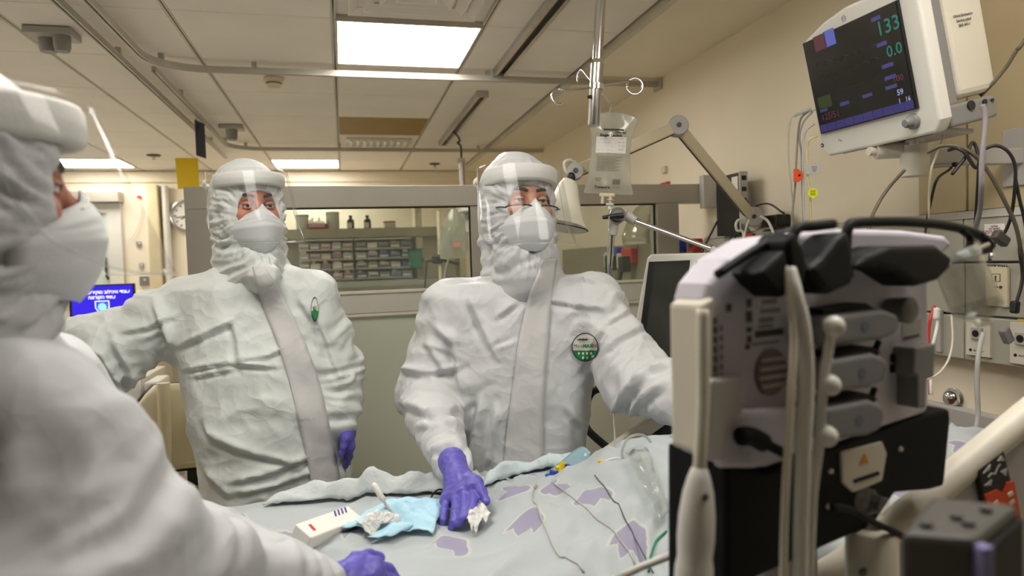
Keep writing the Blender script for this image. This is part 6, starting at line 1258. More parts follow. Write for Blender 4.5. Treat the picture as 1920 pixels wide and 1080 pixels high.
def build_bag():
    bf = Fr((.8728 * 1.02, 2.1134 * 1.02, 1.5 + .3374 * 1.02), (.9188, -.3852, -.0866), (.3894, .9202, .0386), (.0648, -.0692, .9955))
    k = 1.02; H_ = .249 * k; t = thing('drip_bag', 'clear one litre drip bag with printed label hanging on a chrome hook', 'drip bag', bf((0, 0, -H_ / 2)))
    zz = [-.5, -.46, -.34, 0, .25, .40, .48, .5]; ww = [.52, .515, .46, .405, .42, .48, .53, .50]
    hw = lambda v: np.interp(v, zz, ww) * .155 * k
    thick = lambda u, v: .020 * (1 - abs(u) ** 2.5) * (1 - (abs(v) * 2) ** 3) + .0012
    def surf(u, v, sgn): top = .018 * (1 - u * u) if v > .45 else 0; return (u * hw(v), sgn * thick(u, v) * (1 + .10 * math.sin(9 * u + 14 * v)), v * H_ + top * (v - .45) / .05)
    for sgn, nm in ((-1, 'front_film'), (1, 'back_film')):
        b = MB(bf); b.grid([[surf(u, v, sgn) for u in np.linspace(-1, 1, 21)] for v in np.linspace(-.5, .5, 33)]); b.build(nm, M_bagfilm, t, smooth=180, recalc=False)
    b = MB(bf); b.tube([surf(u, .5, 0) for u in np.linspace(-1, 1, 9)] + [surf(1, v, 0) for v in np.linspace(.45, -.5, 12)] + [surf(u, -.5, 0) for u in np.linspace(.9, -1, 9)] + [surf(-1, v, 0) for v in np.linspace(-.45, .5, 12)], .0014, 6); b.build('welded_seam', M_film, t)
    def put(name, vs, fs, m_, lift=.0012):
        out = []
        for x, z in vs: v = z / H_; u = np.clip(x / hw(v), -1, 1); out.append((x, -thick(u, v) * (1 + .10 * math.sin(9 * u + 14 * v)) - lift, z))
        b = MB(bf); b.add(out, fs); return b.build(name, m_, t, recalc=False)
    def rect(name, x0, x1, z0, z1, m_, lift=.0012, nx=8, nz=4):
        vs = [(x0 + (x1 - x0) * i / nx, z0 + (z1 - z0) * j / nz) for i in range(nx + 1) for j in range(nz + 1)]; fs = [(i * (nz + 1) + j, (i + 1) * (nz + 1) + j, (i + 1) * (nz + 1) + j + 1, i * (nz + 1) + j + 1) for i in range(nx) for j in range(nz)]; return put(name, vs, fs, m_, lift)
    def txt(body, sz, x, z, m_=M_ink, **kw): vs, fs = text_mesh(body, sz, **kw); put('print', [(v[0] + x, v[1] + z) for v in vs], fs, m_, .0022)
    rect('paper_label', -.050, .050, .008, .062, M_paper)
    rect('black_band', -.028, .040, .083, .0885, M_ink); txt('Ringer Lactate', .0125, -.002, .0665, bold=.0006); txt('1000 ml', .0115, .028, .0765, bold=.0005)
    for k2 in range(4):
        z = .054 - .012 * k2; rect('ruled_line', -.047, .012 - .01 * (k2 % 2), z - .0004, z, M_grey, .0018, 6, 1); txt(['mmol/l', 'Na+ 131', 'Cl- 112', 'pH 6.5'][k2], .006, .034, z + .002, M_dgrey)
    for k2 in range(14):
        z = -.004 - .0036 * k2; rect('text_line', -.044, .040 - .010 * ((k2 * 7) % 3), z - .0009, z, M_dgrey, .0016, 6, 1)
    for k2 in range(11): x = .012 + .0024 * k2; rect('bar', x, x + (.0014 if k2 % 3 else .0007), -.096, -.078, M_ink, .0016, 1, 2)
    for k2 in range(3): rect('text_line', -.046, -.024 - .003 * k2, -.076 - .0045 * k2, -.0748 - .0045 * k2, M_dgrey, .0016, 3, 1)
    txt('Travenol', .012, -.026, -.106, bold=.0004); rect('square_mark', -.0015, .0035, -.109, -.104, M_ink, .002, 1, 1); txt('01 2022', .008, .026, -.105, M_dgrey)
    # ports
    b = MB(bf); b.box((-.004, 0, -H_ / 2 - .004), (.052, .010, .012)); b.build('port_bar', M_cream, t, bevel=.003)
    b = MB(bf); b.cyl((-.018, 0, -H_ / 2 - .008), (-.018, 0, -H_ / 2 - .034), .0048, 12); b.build('port', M_cream, t, smooth=40)
    b = MB(bf); b.cyl((.008, 0, -H_ / 2 - .008), (.008, 0, -H_ / 2 - .030), .0055, 12).lathe([(.011, -.018), (.011, -.021)], (.008, 0, -H_ / 2)); b.build('port', M_cream, t, smooth=40)
    b = MB(bf); b.lathe([(.006, -.030), (.014, -.033), (.014, -.037), (.006, -.040), (.007, -.052), (.0005, -.054)], (.008, 0, -H_ / 2), n=16); b.build('spike', M_white, t, smooth=40)
    b = MB(bf); b.ball((.006, -.009, -H_ / 2 - .0335), (.005, .003, .004), 10); b.build('blue_valve', M_blue, t, smooth=180)
    q = bf((.008, 0, -H_ / 2 - .052)); b = MB(); b.tube(smooth_path([q, PD(1141, 420, 2.14), PD(1139, 480, 2.14), PD(1142, 540, 2.16), PD(1148, 640, 2.2), PD(1150, 720, 2.1)], 8), .0022, 8); b.build('drip_tube', M_tubing, t, smooth=180)
build_bag()
# ---------------- articulated tube-holder arm
def build_holder():
    D = 2.25; c = PD(1156, 405, D); t = thing('tube_holder_arm', 'jointed metal holder arm with a black lever beneath the drip bag', 'arm', PD(1146, 545, D))
    v = CAMR[:, 2]; b = MB(); b.cyl(c - v * .022, c + v * .022, .028, 22); b.build('joint', M_steel, t, smooth=40, bevel=.002)
    b = MB(); b.cyl(c - v * .034, c - v * .020, .017, 18); b.build('joint_cap', M_grey, t, smooth=40)
    b = MB(); b.tube([PD(1168, 404, D - .035), PD(1152, 405, D - .04), PD(1130, 408, D - .045)], [.010, .008, .006], 10); b.build('lever', M_dark, t, smooth=60)
    b = MB(); b.tube([PD(1172, 403, D), PD(1178, 406, D), PD(1192, 415, D - .01)], [.020, .018, .014], 14); b.build('sleeve', M_lgrey, t, smooth=60)
    b = MB(); b.tube([PD(1150, 415, D), PD(1150, 425, D), PD(1148, 441, D)], [.018, .017, .015], 14); b.build('sleeve', M_lgrey, t, smooth=60)
    b = MB(); b.tube([PD(1190, 414, D - .01), PD(1332, 466, D - .16)], .0085, 14); b.build('rod', M_chrome, t, smooth=60)
    b = MB(); b.tube([PD(1329, 465, D - .16), PD(1334, 467, D - .165)], .0135, 14); b.build('collar', M_chrome, t, smooth=40)
    b = MB(); b.tube([PD(1334, 467, D - .165), PD(1350, 478, D - .18), PD(1362, 500, D - .18), PD(1364, 600, D - .18), PD(1366, 720, D - .18)], .012, 14); b.build('post', M_lgrey, t, smooth=60)
    b = MB(); b.tube([PD(1148, 440, D), PD(1144, 500, D)], .0088, 14); b.build('rod', M_chrome, t, smooth=60)
    P = smooth_path([PD(1144, 498, D), PD(1144, 512, D), PD(1147, 528, D), PD(1154, 548, D), PD(1166, 566, D)], 10); b = MB(); b.tube(P, [.0095 if i % 2 else .0075 for i in range(len(P))], 12); b.build('flexible_neck', M_grey, t, smooth=30)
    return t
build_holder()
# ---------------- second ventilator screen behind the arm of the man
SF = frame_n(PD(1250, 590, 2.35), nrm(-IMG_F * .92 - IMG_R * .38 + UP * .16))
def build_screen2():
    t = thing('ventilator_screen', 'white framed ventilator display with a black screen behind the reaching arm', 'display', (SF.o[0] + .1, SF.o[1] + .1, 0))
    hp = lambda *c: [SF.hit(x, y) for x, y in c]
    b = MB(SF); b.prism(hp((1213, 484), (1220, 476), (1338, 473), (1350, 480), (1334, 600), (1320, 705), (1180, 690), (1190, 610)), 0, .06); fr = b.build('frame', M_white, t, bevel=.008, seg=3)
    b = MB(SF); b.prism(hp((1217, 491), (1294, 488), (1290, 540), (1273, 674), (1194, 668), (1204, 590)), -.002, .01); scr = b.build('screen_border', M_dark, t)
    b = MB(SF); b.prism(hp((1228, 498), (1292, 496), (1288, 545), (1272, 668), (1206, 664), (1216, 590)), -.0035, .0); b.build('screen', mat('grey_dark_screen', (60, 62, 56), .18, var=.1), scr)
    b = MB(SF); b.prism(hp((1305, 490), (1336, 489), (1332, 520), (1301, 520)), -.002, .002); cp = b.build('control_panel', M_dark, t)
    b = MB(SF); b.prism(hp((1316, 494), (1333, 494), (1332, 499), (1315, 499)), -.003, .0); b.build('red_readout', glow('red_led', (236, 40, 36), 1.6), cp)
    for k in range(4):
        x, z = SF.hit(1307 + 3 * (k % 2), 500 + 4.5 * k); b = MB(SF); b.box((x, -.003, z), (.006, .002, .004)); b.build('key', M_lgrey, cp)
    x, z = SF.hit(1313, 521); b = MB(SF); b.box((x, -.003, z), (.004, .002, .004)); b.build('green_led', glow('green_led', (60, 190, 70), .8), cp)
    b = MB(SF); b.prism(hp((1245, 686), (1280, 690), (1279, 700), (1244, 695)), -.002, .002); b.build('blue_strip', mat('slate_blue', (96, 112, 168), .4), t)
    b = MB(SF); x, z = SF.hit(1278, 704); b.lathe([(.022, 0), (.022, -.016), (.018, -.020), (.0005, -.020)], (x, 0, z), (0, 1, 0), 20); b.build('knob', M_dgrey, t, smooth=40)
    c = SF((.02, .10, 0)); b = MB(); b.bb(c[0] - .07, c[0] + .07, c[1] - .05, c[1] + .09, .80, 1.22); b.build('cabinet', M_offwhite, t, bevel=.01)
    b = MB(); b.bb(c[0] - .035, c[0] + .035, c[1] - .02, c[1] + .05, .12, .82); b.build('column', M_lgrey, t, bevel=.006)
    b = MB(); b.bb(c[0] - .17, c[0] + .17, c[1] - .17, c[1] + .19, .07, .13); b.build('cart_base', M_grey, t, bevel=.012)
    for sx in (-1, 1):
        for sy in (-1, 1): b = MB(); b.cyl((c[0] + sx * .13 - .012, c[1] + sy * .14, .04), (c[0] + sx * .13 + .012, c[1] + sy * .14, .04), .04, 14); b.build('castor', M_dark, t, smooth=40)
build_screen2()
# black curved tube behind the man
b = MB(); b.tube(smooth_path([PD(1128, 726, 2.3), PD(1108, 738, 2.32), PD(1097, 770, 2.34), PD(1100, 802, 2.32), PD(1130, 832, 2.28), PD(1165, 858, 2.22), PD(1200, 886, 2.2)], 8), .0135, 12); tag(b.build('breathing_hose', M_dark, None, smooth=180), 'thick black hose bending behind the chest of the man with glasses', 'hose')
# ---------------- examination lamp on the wall
def build_lamp():
    base, e1, e2 = PX(1410, 407, XW - .14), PD(1270, 237, 2.55), PD(1078, 322, 2.40)
    t = thing('examination_lamp', 'cream jointed examination lamp arm on the wall beyond the drip bag', 'lamp', base - (0, 0, .1)); v = CAMR[:, 2]
    for a, c in ((base, e1), (e1, e2)):
        b = MB(); b.bar(a, c, .030, .042, np.cross(c - a, v)); b.build('arm', M_cream, t, bevel=.004)
        d = nrm(c - a); s = nrm(np.cross(d, v)); b = MB(); b.bar(a + s * .021, c + s * .021, .006, .006, v); b.build('spring_rod', M_dgrey, t)
    for c, r in ((base, .042), (e1, .038), (e2, .030)):
        b = MB(); b.cyl(c - v * .026, c + v * .026, r, 26); j = b.build('joint', M_lgrey, t, bevel=.004, smooth=40); b = MB(); b.cyl(c - v * .031, c - v * .025, .009, 12); b.build('bolt', M_dgrey, j)
    b = MB(); b.bar(base + (0, 0, -.02), V3(base[0] + .02, base[1], 1.606), .04, .03, (0, 1, 0)); b.build('wall_post', M_cream, t); 
    # cap and shade
    a = PD(1066, 342, 2.38); m_ = PD(1052, 425, 2.36); d = nrm(m_ - a); L_ = np.linalg.norm(m_ - a)
    b = MB(); b.bar(e2, a, .03, .03, v); b.build('head_link', M_cream, t); b = MB(); b.ball(e2 * .35 + a * .65 - v * .02, (.016, .01, .02), 12); b.build('switch', M_dark, t, smooth=180)
    b = MB(); b.lathe([(.022, -.01), (.034, .01), (.050, L_ * .4), (.078, L_ * .85), (.095, L_ * 1.0), (.092, L_ * 1.0), (.070, L_ * .8), (.030, .02)], a, d, 30, caps=False); b.build('shade', mat('lamp_shade_enamel', (226, 222, 204), .4), t, smooth=60)
    b = MB(); b.tube([a + d * L_ + .0945 * (nrm(np.cross(d, v)) * math.cos(x) + v * math.sin(x)) for x in np.linspace(0, 2 * math.pi, 33)], .0022, 6, closed=True); b.build('shade_rim', M_dark, t)
    for px, r, m2 in [([(1395, 418, 2.8), (1386, 412, 2.78), (1380, 420, 2.76), (1382, 432, 2.76), (1392, 434, 2.76), (1396, 450, 2.75)], .0055, M_white), ([(1425, 405, 2.75), (1440, 415, 2.74), (1452, 440, 2.72)], .0055, M_white), ([(1404, 412, 2.76), (1398, 430, 2.75), (1392, 465, 2.74)], .004, M_white)]:
        b = MB(); b.tube(smooth_path([PD(*p) for p in px], 6), r, 8); b.build('lamp_flex', m2, t, smooth=180)
    b = MB(); b.tube(smooth_path([PD(1080, 335, 2.39), PD(1062, 322, 2.39), PD(1058, 306, 2.39), PD(1068, 300, 2.39), PD(1080, 306, 2.40)], 6), .0055, 8); b.build('lamp_flex', M_white, t, smooth=180)
build_lamp()
# ---------------- black wall computer with power brick
def build_pc():
    Y = 2.72; xa, xb = PY(1387, 380, Y)[0], PY(1401, 380, Y)[0]; z0, z1 = PY(1387, 440, Y)[2], PY(1392, 321, Y)[2]; Yf = PX(1343, 380, xa)[1]
    t = thing('wall_computer', 'slim black computer box with grey port strip mounted beside the partition', 'computer', ((xa + xb) / 2, Y + .1, z0)); a, b_, c = V3(xa, Y, z0), V3(xa, Y, z0), V3(xb, Y, z0)
    bx = MB(); bx.bb(xa, xb, Y + .008, Yf, z0, z1 - .004); bx.build('case', M_dark, t, bevel=.003)
    bx = MB(); bx.bb(xb, XW - .002, Y + .06, Y + .12, z0 + .08, z1 - .08); bx.build('wall_bracket', M_lgrey, t)
    bx = MB(); bx.bb(xa + .001, xb + .003, Y - .004, Y + .008, z0 + .01, z1); st = bx.build('port_strip', M_lgrey, t, bevel=.002)
    for k in range(4):
        z = z1 - .03 - .05 * k; bx = MB(); bx.bb(xa + .009, xb - .006, Y - .006, Y - .0035, z - .010, z + .010); bx.build('port', M_dark, st)
    bx = MB(); bx.bb(xa - .0015, xa + .001, Y + .012, Y + .06, z1 - .085, z1 - .02); bx.build('sticker', M_paper, t)
    for k, (px, m_) in enumerate([([(1390, 372), (1402, 380), (1400, 395), (1392, 402)], M_dark), ([(1388, 395), (1396, 402), (1398, 412)], M_red), ([(1345, 415), (1332, 440), (1322, 460), (1316, 475)], M_dark), ([(1372, 440), (1366, 455), (1362, 478)], M_dark), ([(1380, 440), (1376, 452), (1374, 478)], M_dark)]):
        bx = MB(); bx.tube(smooth_path([PY(x, y, Y - .01) for x, y in px], 6), .005, 8); bx.build('lead', m_, t, smooth=180)
    q = PX(1447, 426, XW - .05); tt = thing('power_brick', 'black power brick lying on top of the wall trunking', 'power supply', q - (0, 0, .03)); bx = MB(); bx.box((q[0], q[1], 1.606 + .028), (.07, .17, .050)); bx.build('brick', M_dark, tt, bevel=.008)
    bx = MB(); bx.tube(smooth_path([(q[0] - .01, q[1] + .08, 1.64), (q[0] - .03, q[1] + .12, 1.69), (q[0] - .02, q[1] + .0, 1.71), (q[0] - .01, q[1] - .10, 1.66)], 6), .004, 8); bx.build('cord', M_dark, tt, smooth=180)
build_pc()
# ------------------------------------------------------------------ far end of the ward, left of and behind the partition
FW = Fr((0, YF, 1.5), (1, 0, 0), (0, 1, 0), (0, 0, 1)); fwp = lambda *c: [FW.hit(x, y) for x, y in c]
def fbox(name, x0, y0, x1, y1, d0, d1, m, parent, bevel=.004):
    (xa, za), (xb, zb) = FW.hit(x0, y0), FW.hit(x1, y1); b = MB(FW); b.bb(min(xa, xb), max(xa, xb), -d1, -d0, min(za, zb), max(za, zb)); return b.build(name, m, parent, bevel=bevel)
t = thing('door_1', None, None, (-2.6, YF, 0)); tag(t, 'pale frosted glass door in a white frame on the far wall', 'door', kind='structure')
xa, xb = FW.hit(140, 400)[0], FW.hit(215, 400)[0]
b = MB(); b.bb(xa - .6, xb - .06, YF - .035, YF - .012, .01, 2.12); b.build('frosted_leaf', M_frost, t)
b = MB(); b.bb(xb - .06, xb + .07, YF - .06, YF - .004, 0, 2.22); b.build('jamb', M_white, t, bevel=.004)
b = MB(); b.bb(xa - .7, xb - .06, YF - .06, YF - .004, 2.12, 2.22); b.build('lintel', M_white, t, bevel=.004)
b = MB(); b.bb(xa - .6, xb + .09, YF - .17, YF - .004, 2.225, 2.33); b.build('door_operator', M_alu, t, bevel=.004)
x, z = FW.hit(202, 505); b = MB(FW); b.tube([(x, -.05, z + .12), (x + .005, -.075, z + .09), (x + .01, -.075, z - .07), (x + .015, -.05, z - .10)], .012, 8); b.build('handle', M_dark, t, smooth=60)
x, z = FW.hit(187, 400); b = MB(FW); b.tube([(x - .10, -.045, z), (x - .04, -.06, z + .03), (x + .04, -.06, z - .01)], .008, 8); b.build('door_closer_arm', M_grey, t)
# clock
x, z = FW.hit(352, 405); t = thing('wall_clock', 'round white wall clock partly hidden by the grey partition post', 'clock', (x, YF - .03, z - .16)); r = .168
b = MB(FW); b.lathe([(r, -.003), (r, -.05), (r - .012, -.056), (r - .024, -.046), (r - .028, -.030)], (x, 0, z), (0, 1, 0), 36, caps=False); b.build('rim', M_steel, t, smooth=40)
b = MB(FW); b.lathe([(r - .02, -.004), (r - .02, -.028), (.0005, -.028)], (x, 0, z), (0, 1, 0), 36); b.build('dial', M_paper, t)
for k in range(12): a = k * math.pi / 6; b = MB(FW); b.box((x + .115 * math.sin(a), -.0295, z + .115 * math.cos(a)), (.010, .002, .022), Matrix.Rotation(a, 3, 'Y')); b.build('hour_mark', M_ink, t)
for a, l, w in ((-2.1, .07, .009), (-1.75, .11, .006)): b = MB(FW); b.box((x + l / 2 * math.sin(a), -.032, z + l / 2 * math.cos(a)), (w, .002, l), Matrix.Rotation(a, 3, 'Y')); b.build('hand', M_ink, t)
# picture frame
t = thing('notice_frame', 'notice in a thin yellow frame below the wall clock', 'frame', (-1.62, YF - .01, 1.45)); (xa, za) = FW.hit(324, 452); xb, zb = xa + .34, za - .44
b = MB(); w = .022; b.bb(xa, xb, YF - .02, YF - .003, za - w, za).bb(xa, xb, YF - .02, YF - .003, zb, zb + w).bb(xa, xa + w, YF - .02, YF - .003, zb + w, za - w).bb(xb - w, xb, YF - .02, YF - .003, zb + w, za - w); b.build('frame', mat('ochre_frame', (206, 174, 96), .5), t)
b = MB(); b.bb(xa + w, xb - w, YF - .012, YF - .003, zb + w, za - w); b.build('sheet', M_paper, t)
# switches, dispenser
for k, (x0, y0, x1, y1, m_, lab) in enumerate([(256, 453, 266, 462, M_grey, 'upper small grey wall switch beside the frosted door'), (261, 493, 270, 503, M_lgrey, 'middle small grey wall switch beside the frosted door'), (262, 518, 280, 535, M_grey, 'square grey card reader above the blue screen')]):
    (xa, za), (xb, zb) = FW.hit(x0, y0), FW.hit(x1, y1); t = thing('wall_switch', lab, 'switch', ((xa + xb) / 2, YF - .01, min(za, zb)), 'switches on the far wall')
    b = MB(FW); b.bb(xa, xb, -.022, -.002, zb, za); b.build('plate', m_, t, bevel=.004); b = MB(FW); b.box(((xa + xb) / 2 + .01, -.025, (za + zb) / 2 + .01), (.018, .008, .018)); b.build('key', M_white, t)
# pipes and red pull cord
x = FW.hit(296, 400)[0]; b = MB(); b.bb(x - .075, x + .035, YF - .12, YF - .003, 0, 2.40); tag(b.build('wall_duct', mat('duct_cream', (214, 198, 160), .6), None, bevel=.01), 'cream boxed duct rising beside the wall clock', 'duct')
x = FW.hit(302, 400)[0]; b = MB(); b.cyl((x + .06, YF - .06, .0), (x + .06, YF - .06, 2.39), .035, 14); tag(b.build('wall_pipe', M_white, None, smooth=60), 'white vertical pipe on the far wall beside the clock', 'pipe')
x, z = FW.hit(262, 370); t = thing('pull_cord', 'red topped pull cord on the far wall beside the door', 'cord', (x, YF - .02, z - .5)); b = MB(FW); b.box((x, -.02, z), (.035, .03, .03)); b.build('red_head', M_red, t, bevel=.006)
b = MB(FW); b.tube(smooth_path([(x, -.03, z), (x + .02, -.03, z - .12), (x - .03, -.03, z - .32), (x - .12, -.03, z - .46)], 8), .004, 6); b.build('string', M_offwhite, t)
# reception counter and blue screen
t = thing('reception_desk', 'cream reception counter carrying the blue screen at the left', 'desk', (-2.1, 5.6, 0)); YD = 5.45
xa = PY(64, 600, YD)[0]; zt = PY(90, 562, YD)[2]
b = MB(); b.bb(xa, -1.22, YD, YD + .04, 0, zt); b.build('front_panel', mat('desk_cream', (222, 208, 182), .5), t, bevel=.004)
b = MB(); b.bb(xa - .02, -1.20, YD - .03, YD + .50, zt, zt + .03); b.build('counter_top', M_offwhite, t, bevel=.004)
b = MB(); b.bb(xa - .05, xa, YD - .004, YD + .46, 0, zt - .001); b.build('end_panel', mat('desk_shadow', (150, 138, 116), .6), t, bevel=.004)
b = MB(); c0, c1 = PY(84, 585, YD), PY(128, 600, YD); b.bb(c0[0], c1[0] + .2, YD - .004, YD - .0005, c1[2] - .02, c0[2]); lb = b.build('paper_notice', M_paper, t); q = PY(116, 567, YD); fr_ = Fr((0, YD, 0), (1, 0, 0), (0, 1, 0), (0, 0, 1)); letters('lettering', 'Nursing', .05, fr_, q[0], q[2], M_ink, t, y=-.003, bold=.001)
def build_blue():
    Y = 5.2; A, B_, C_ = PY(127, 537, Y), PY(252, 529, Y), PY(131, 601, Y); w = B_[0] - A[0]; h = A[2] - C_[2]; fr = Fr(((A[0] + B_[0]) / 2, Y, (A[2] + C_[2]) / 2 + .005), (1, -.03, 0), (.03, 1, 0), (0, 0, 1))
    t = thing('computer_screen', 'screen showing white Hebrew words and a shield on bright blue', 'screen', fr((0, .06, -h / 2 - .12)))
    b = MB(fr); b.box((0, .012, 0), (w, .03, h)); b.build('bezel', M_dark, t, bevel=.003)
    b = MB(fr); b.box((.004, -.0045, .004), (w - .028, .003, h - .028)); sc = b.build('blue_picture', glow('screen_blue', (44, 28, 200), .75), t)
    wm = glow('screen_white', (220, 222, 246), 1.0); letters('lettering', 'עובדי איכילוב מוקירים אתכם,', .030, fr, 0, h * .27, wm, sc, y=-.0072, rtl=True, bold=.001); letters('lettering', 'צוותי הקורונה', .030, fr, 0, h * .12, wm, sc, y=-.0072, rtl=True, bold=.001)
    sh = [(-.045, .0), (.045, .0), (.045, -.05), (.02, -.085), (0, -.095), (-.02, -.085), (-.045, -.05)]; z0 = h * .02
    b = MB(fr); b.prism([(x, z + z0) for x, z in sh], -.0068, -.006); s = b.build('shield', wm, sc); b = MB(fr); b.prism([(x * .86, z * .86 + z0 - .006) for x, z in sh], -.0076, -.0066); s2 = b.build('shield_field', glow('screen_mid_blue', (38, 70, 206), .8), s)
    b = MB(fr); cz = z0 - .043; b.prism([((.024 if k % 2 else .031) * math.cos(k * math.pi / 10), cz + (.024 if k % 2 else .031) * math.sin(k * math.pi / 10)) for k in range(20)], -.0084, -.0074); b.build('virus_burst', glow('screen_cyan', (130, 200, 250), 1.0), s)
    b = MB(fr); b.box((-.03, -.007, -h / 2 + .028), (.05, .001, .008)); b.build('caption', wm, sc)
    b = MB(fr); b.box((0, .05, -h / 2 - .03), (.05, .03, .12)); b.build('stand', M_dark, t); b = MB(fr); b.box((0, .06, -h / 2 - .10), (.22, .16, .012)); b.build('stand_foot', M_dark, t, bevel=.004)
build_blue()
b = MB(); q = PY(190, 620, 5.2); zb_ = PY(131, 601, 5.2)[2] - .10; xa_ = q[0]; tt = thing('side_desk', 'cream side desk under the blue screen', 'desk', (xa_, 5.25, 0))
b.bb(xa_ - .36, xa_ + .40, 5.0, 5.42, zb_ - .036, zb_ - .006); b.build('desk_top', M_offwhite, tt, bevel=.004)
for sx in (-.33, .37): b = MB(); b.bb(xa_ + sx - .02, xa_ + sx + .02, 5.02, 5.40, 0, zb_ - .036); b.build('desk_leg', M_cream, tt)
b = MB(); b.bb(xa_ - .31, xa_ + .35, 5.36, 5.38, .3, zb_ - .036); b.build('modesty_panel', mat('desk_cream', (222, 208, 182)), tt)
# drawer trolley and moulded chair seen between the suits
def build_trolley():
    Y = 3.6; q = PY(262, 730, Y); t = thing('drawer_trolley', 'cream drawer trolley with a teal labelled bin between the two suits', 'trolley', (q[0], Y + .2, 0)); x0, x1 = PY(228, 745, Y)[0] - .25, PY(268, 745, Y)[0]; zt = PY(240, 712, Y)[2]
    b = MB(); b.bb(x0, x1, Y + .02, Y + .45, .10, zt); b.build('cabinet', M_offwhite, t, bevel=.006)
    for k in range(5): b = MB(); b.bb(x0 + .01, x1 - .01, Y, Y + .019, zt - .13 * (k + 1) + .006, zt - .13 * k - .006); d = b.build('drawer', M_paper, t, bevel=.004); b = MB(); b.bb(x0 + .05, x1 - .05, Y - .018, Y - .001, zt - .13 * k - .03, zt - .13 * k - .018); b.build('handle', M_grey, d)
    for sx in (x0 + .05, x1 - .05):
        for sy in (Y + .07, Y + .40): b = MB(); b.cyl((sx - .012, sy, .05), (sx + .012, sy, .05), .05, 14); b.build('castor', M_dark, t)
    b = MB(); xa, xb = PY(270, 730, Y)[0] + .005, PY(300, 730, Y)[0]; z1, z2, z0 = PY(285, 715, Y)[2], PY(285, 740, Y)[2], PY(285, 772, Y)[2]
    b.bb(xa, xb, Y - .02, Y + .2, z2 + .003, z1); b.build('bin_lid', M_white, t, bevel=.01); b = MB(); b.bb(xa, xb - .005, Y - .015, Y + .2, z0 - .2, z2); bn = b.build('bin', M_white, t, bevel=.008)
    b = MB(); b.bb(xa + .004, xb - .01, Y - .017, Y - .0155, z0, z0 + .015); b.build('teal_label', mat('teal_ink', (70, 180, 170), .5), bn)
build_trolley()
def build_chair():
    Y = 2.90; c = PY(352, 800, Y); t = thing('moulded_chair', 'cream moulded swivel chair with black back shell behind the left man', 'chair', (c[0], Y, 0)); rows = []
    for i in range(12):
        u = i / 11; z = c[2] + .16 - .34 * u; hw = .20 * math.sin(math.pi * (.18 + .74 * (1 - u))) ** .5 + .02; rows.append([(c[0] + hw * s_, Y + .05 + .06 * (1 - s_ * s_) - .05 * u, z) for s_ in np.linspace(-1, 1, 11)])
    R_ = np.array(rows); b = MB(); b.grid(R_); b.build('back_pad', M_cream, t, smooth=180, solid=.03); b = MB(); b.grid((R_ - R_.mean((0, 1))) * (1.08, 1, 1.06) + R_.mean((0, 1)) + (-.012, .035, -.01)); b.build('back_shell', M_dark, t, smooth=180, solid=.02)
    zs = c[2] - .26; b = MB(); b.prism(rrect(.44, .42, .10, 5, c[0], Y - .12), zs - .05, zs, ax='xy'); b.build('seat', M_cream, t, bevel=.015); b = MB(); b.bar((c[0], Y + .09, zs - .03), (c[0], Y + .11, c[2]), .06, .02, (0, 1, 0)); b.build('back_bracket', M_dark, t)
    b = MB(); b.cyl((c[0], Y - .12, .08), (c[0], Y - .12, zs - .05), .025, 14); b.build('column', M_dark, t, smooth=40)
    for k in range(5):
        a = k * 2 * math.pi / 5; e = V3(c[0] + .26 * math.cos(a), Y - .12 + .26 * math.sin(a), .06); b = MB(); b.bar((c[0], Y - .12, .09), e, .04, .03); lg = b.build('leg', M_dark, t); b = MB(); b.ball(e - (0, 0, .028), .03, 10); b.build('castor', M_dark, lg, smooth=180)
build_chair()
# open stand tube beside the chair
b = MB(); b.tube([PY(306, 718, 2.9), PY(309, 800, 2.9), PY(311, 1000, 2.9)], .024, 14); tag(b.build('stand_tube', M_cream, None, smooth=60), 'cream upright tube beside the moulded chair', 'tube')
# ---------------- behind the glass
YS = 6.2; SFm = Fr((0, YS, 0), (1, 0, 0), (0, 1, 0), (0, 0, 1))
def sp(x, y): q = PY(x, y, YS); return q[0], q[2]
t = thing('wall_shelf', 'long grey shelf seen through the partition glass', 'shelf', (.2, YS + .15, 1.76)); zs = 1.838
b = MB(); b.bb(-.75, 1.10, YS, YS + .30, 1.755, zs); b.build('board', mat('shelf_grey', (176, 166, 140), .5), t, bevel=.003)
for x in (-.70, .68, 1.08): b = MB(); b.bb(x - .03, x + .03, YS + .05, YS + .30, .02, 2.05); b.build('upright', mat('shelf_upright', (224, 214, 182), .5), t)
b = MB(); b.bb(-.67, 1.05, YS + .30, YS + .33, .02, 1.755); b.build('back_board', M_wallfar, t)
b = MB(); b.bb(-.75, 1.10, YS - .20, YS + .28, 1.32, 1.37); b.build('worktop', M_lgrey, t, bevel=.004); b = MB(); b.bb(-.75, 1.10, YS - .05, YS + .28, .02, 1.32); b.build('lower_cupboard', M_panelgrey, t)
def jar(label, px, r, h, m_, lid=None, lidm=None, name='storage_jar', cat='jar'):
    x, _ = sp(*px); t = thing(name, label, cat, (x, YS + .12, zs + .001), 'pots and bottles on the far shelf'); b = MB(); b.lathe([(r * .9, 0), (r, .01), (r, h * .9), (r * .96, h), (.001, h)], (x, YS + .12, zs + .001), n=22); b.build('body', m_, t, smooth=40)
    if lid: b = MB(); b.lathe([(r * 1.03, h * .86), (r * 1.03, h * 1.02), (.001, h * 1.02)], (x, YS + .12, zs + .002), n=22); b.build('lid', lidm, t, smooth=40)
    return t
jar('white storage jar at the left end of the far shelf', (566, 425), .055, .13, M_white, 1, M_lgrey); jar('plain white storage jar beside the red tub', (624, 425), .058, .15, M_white, 1, M_offwhite)
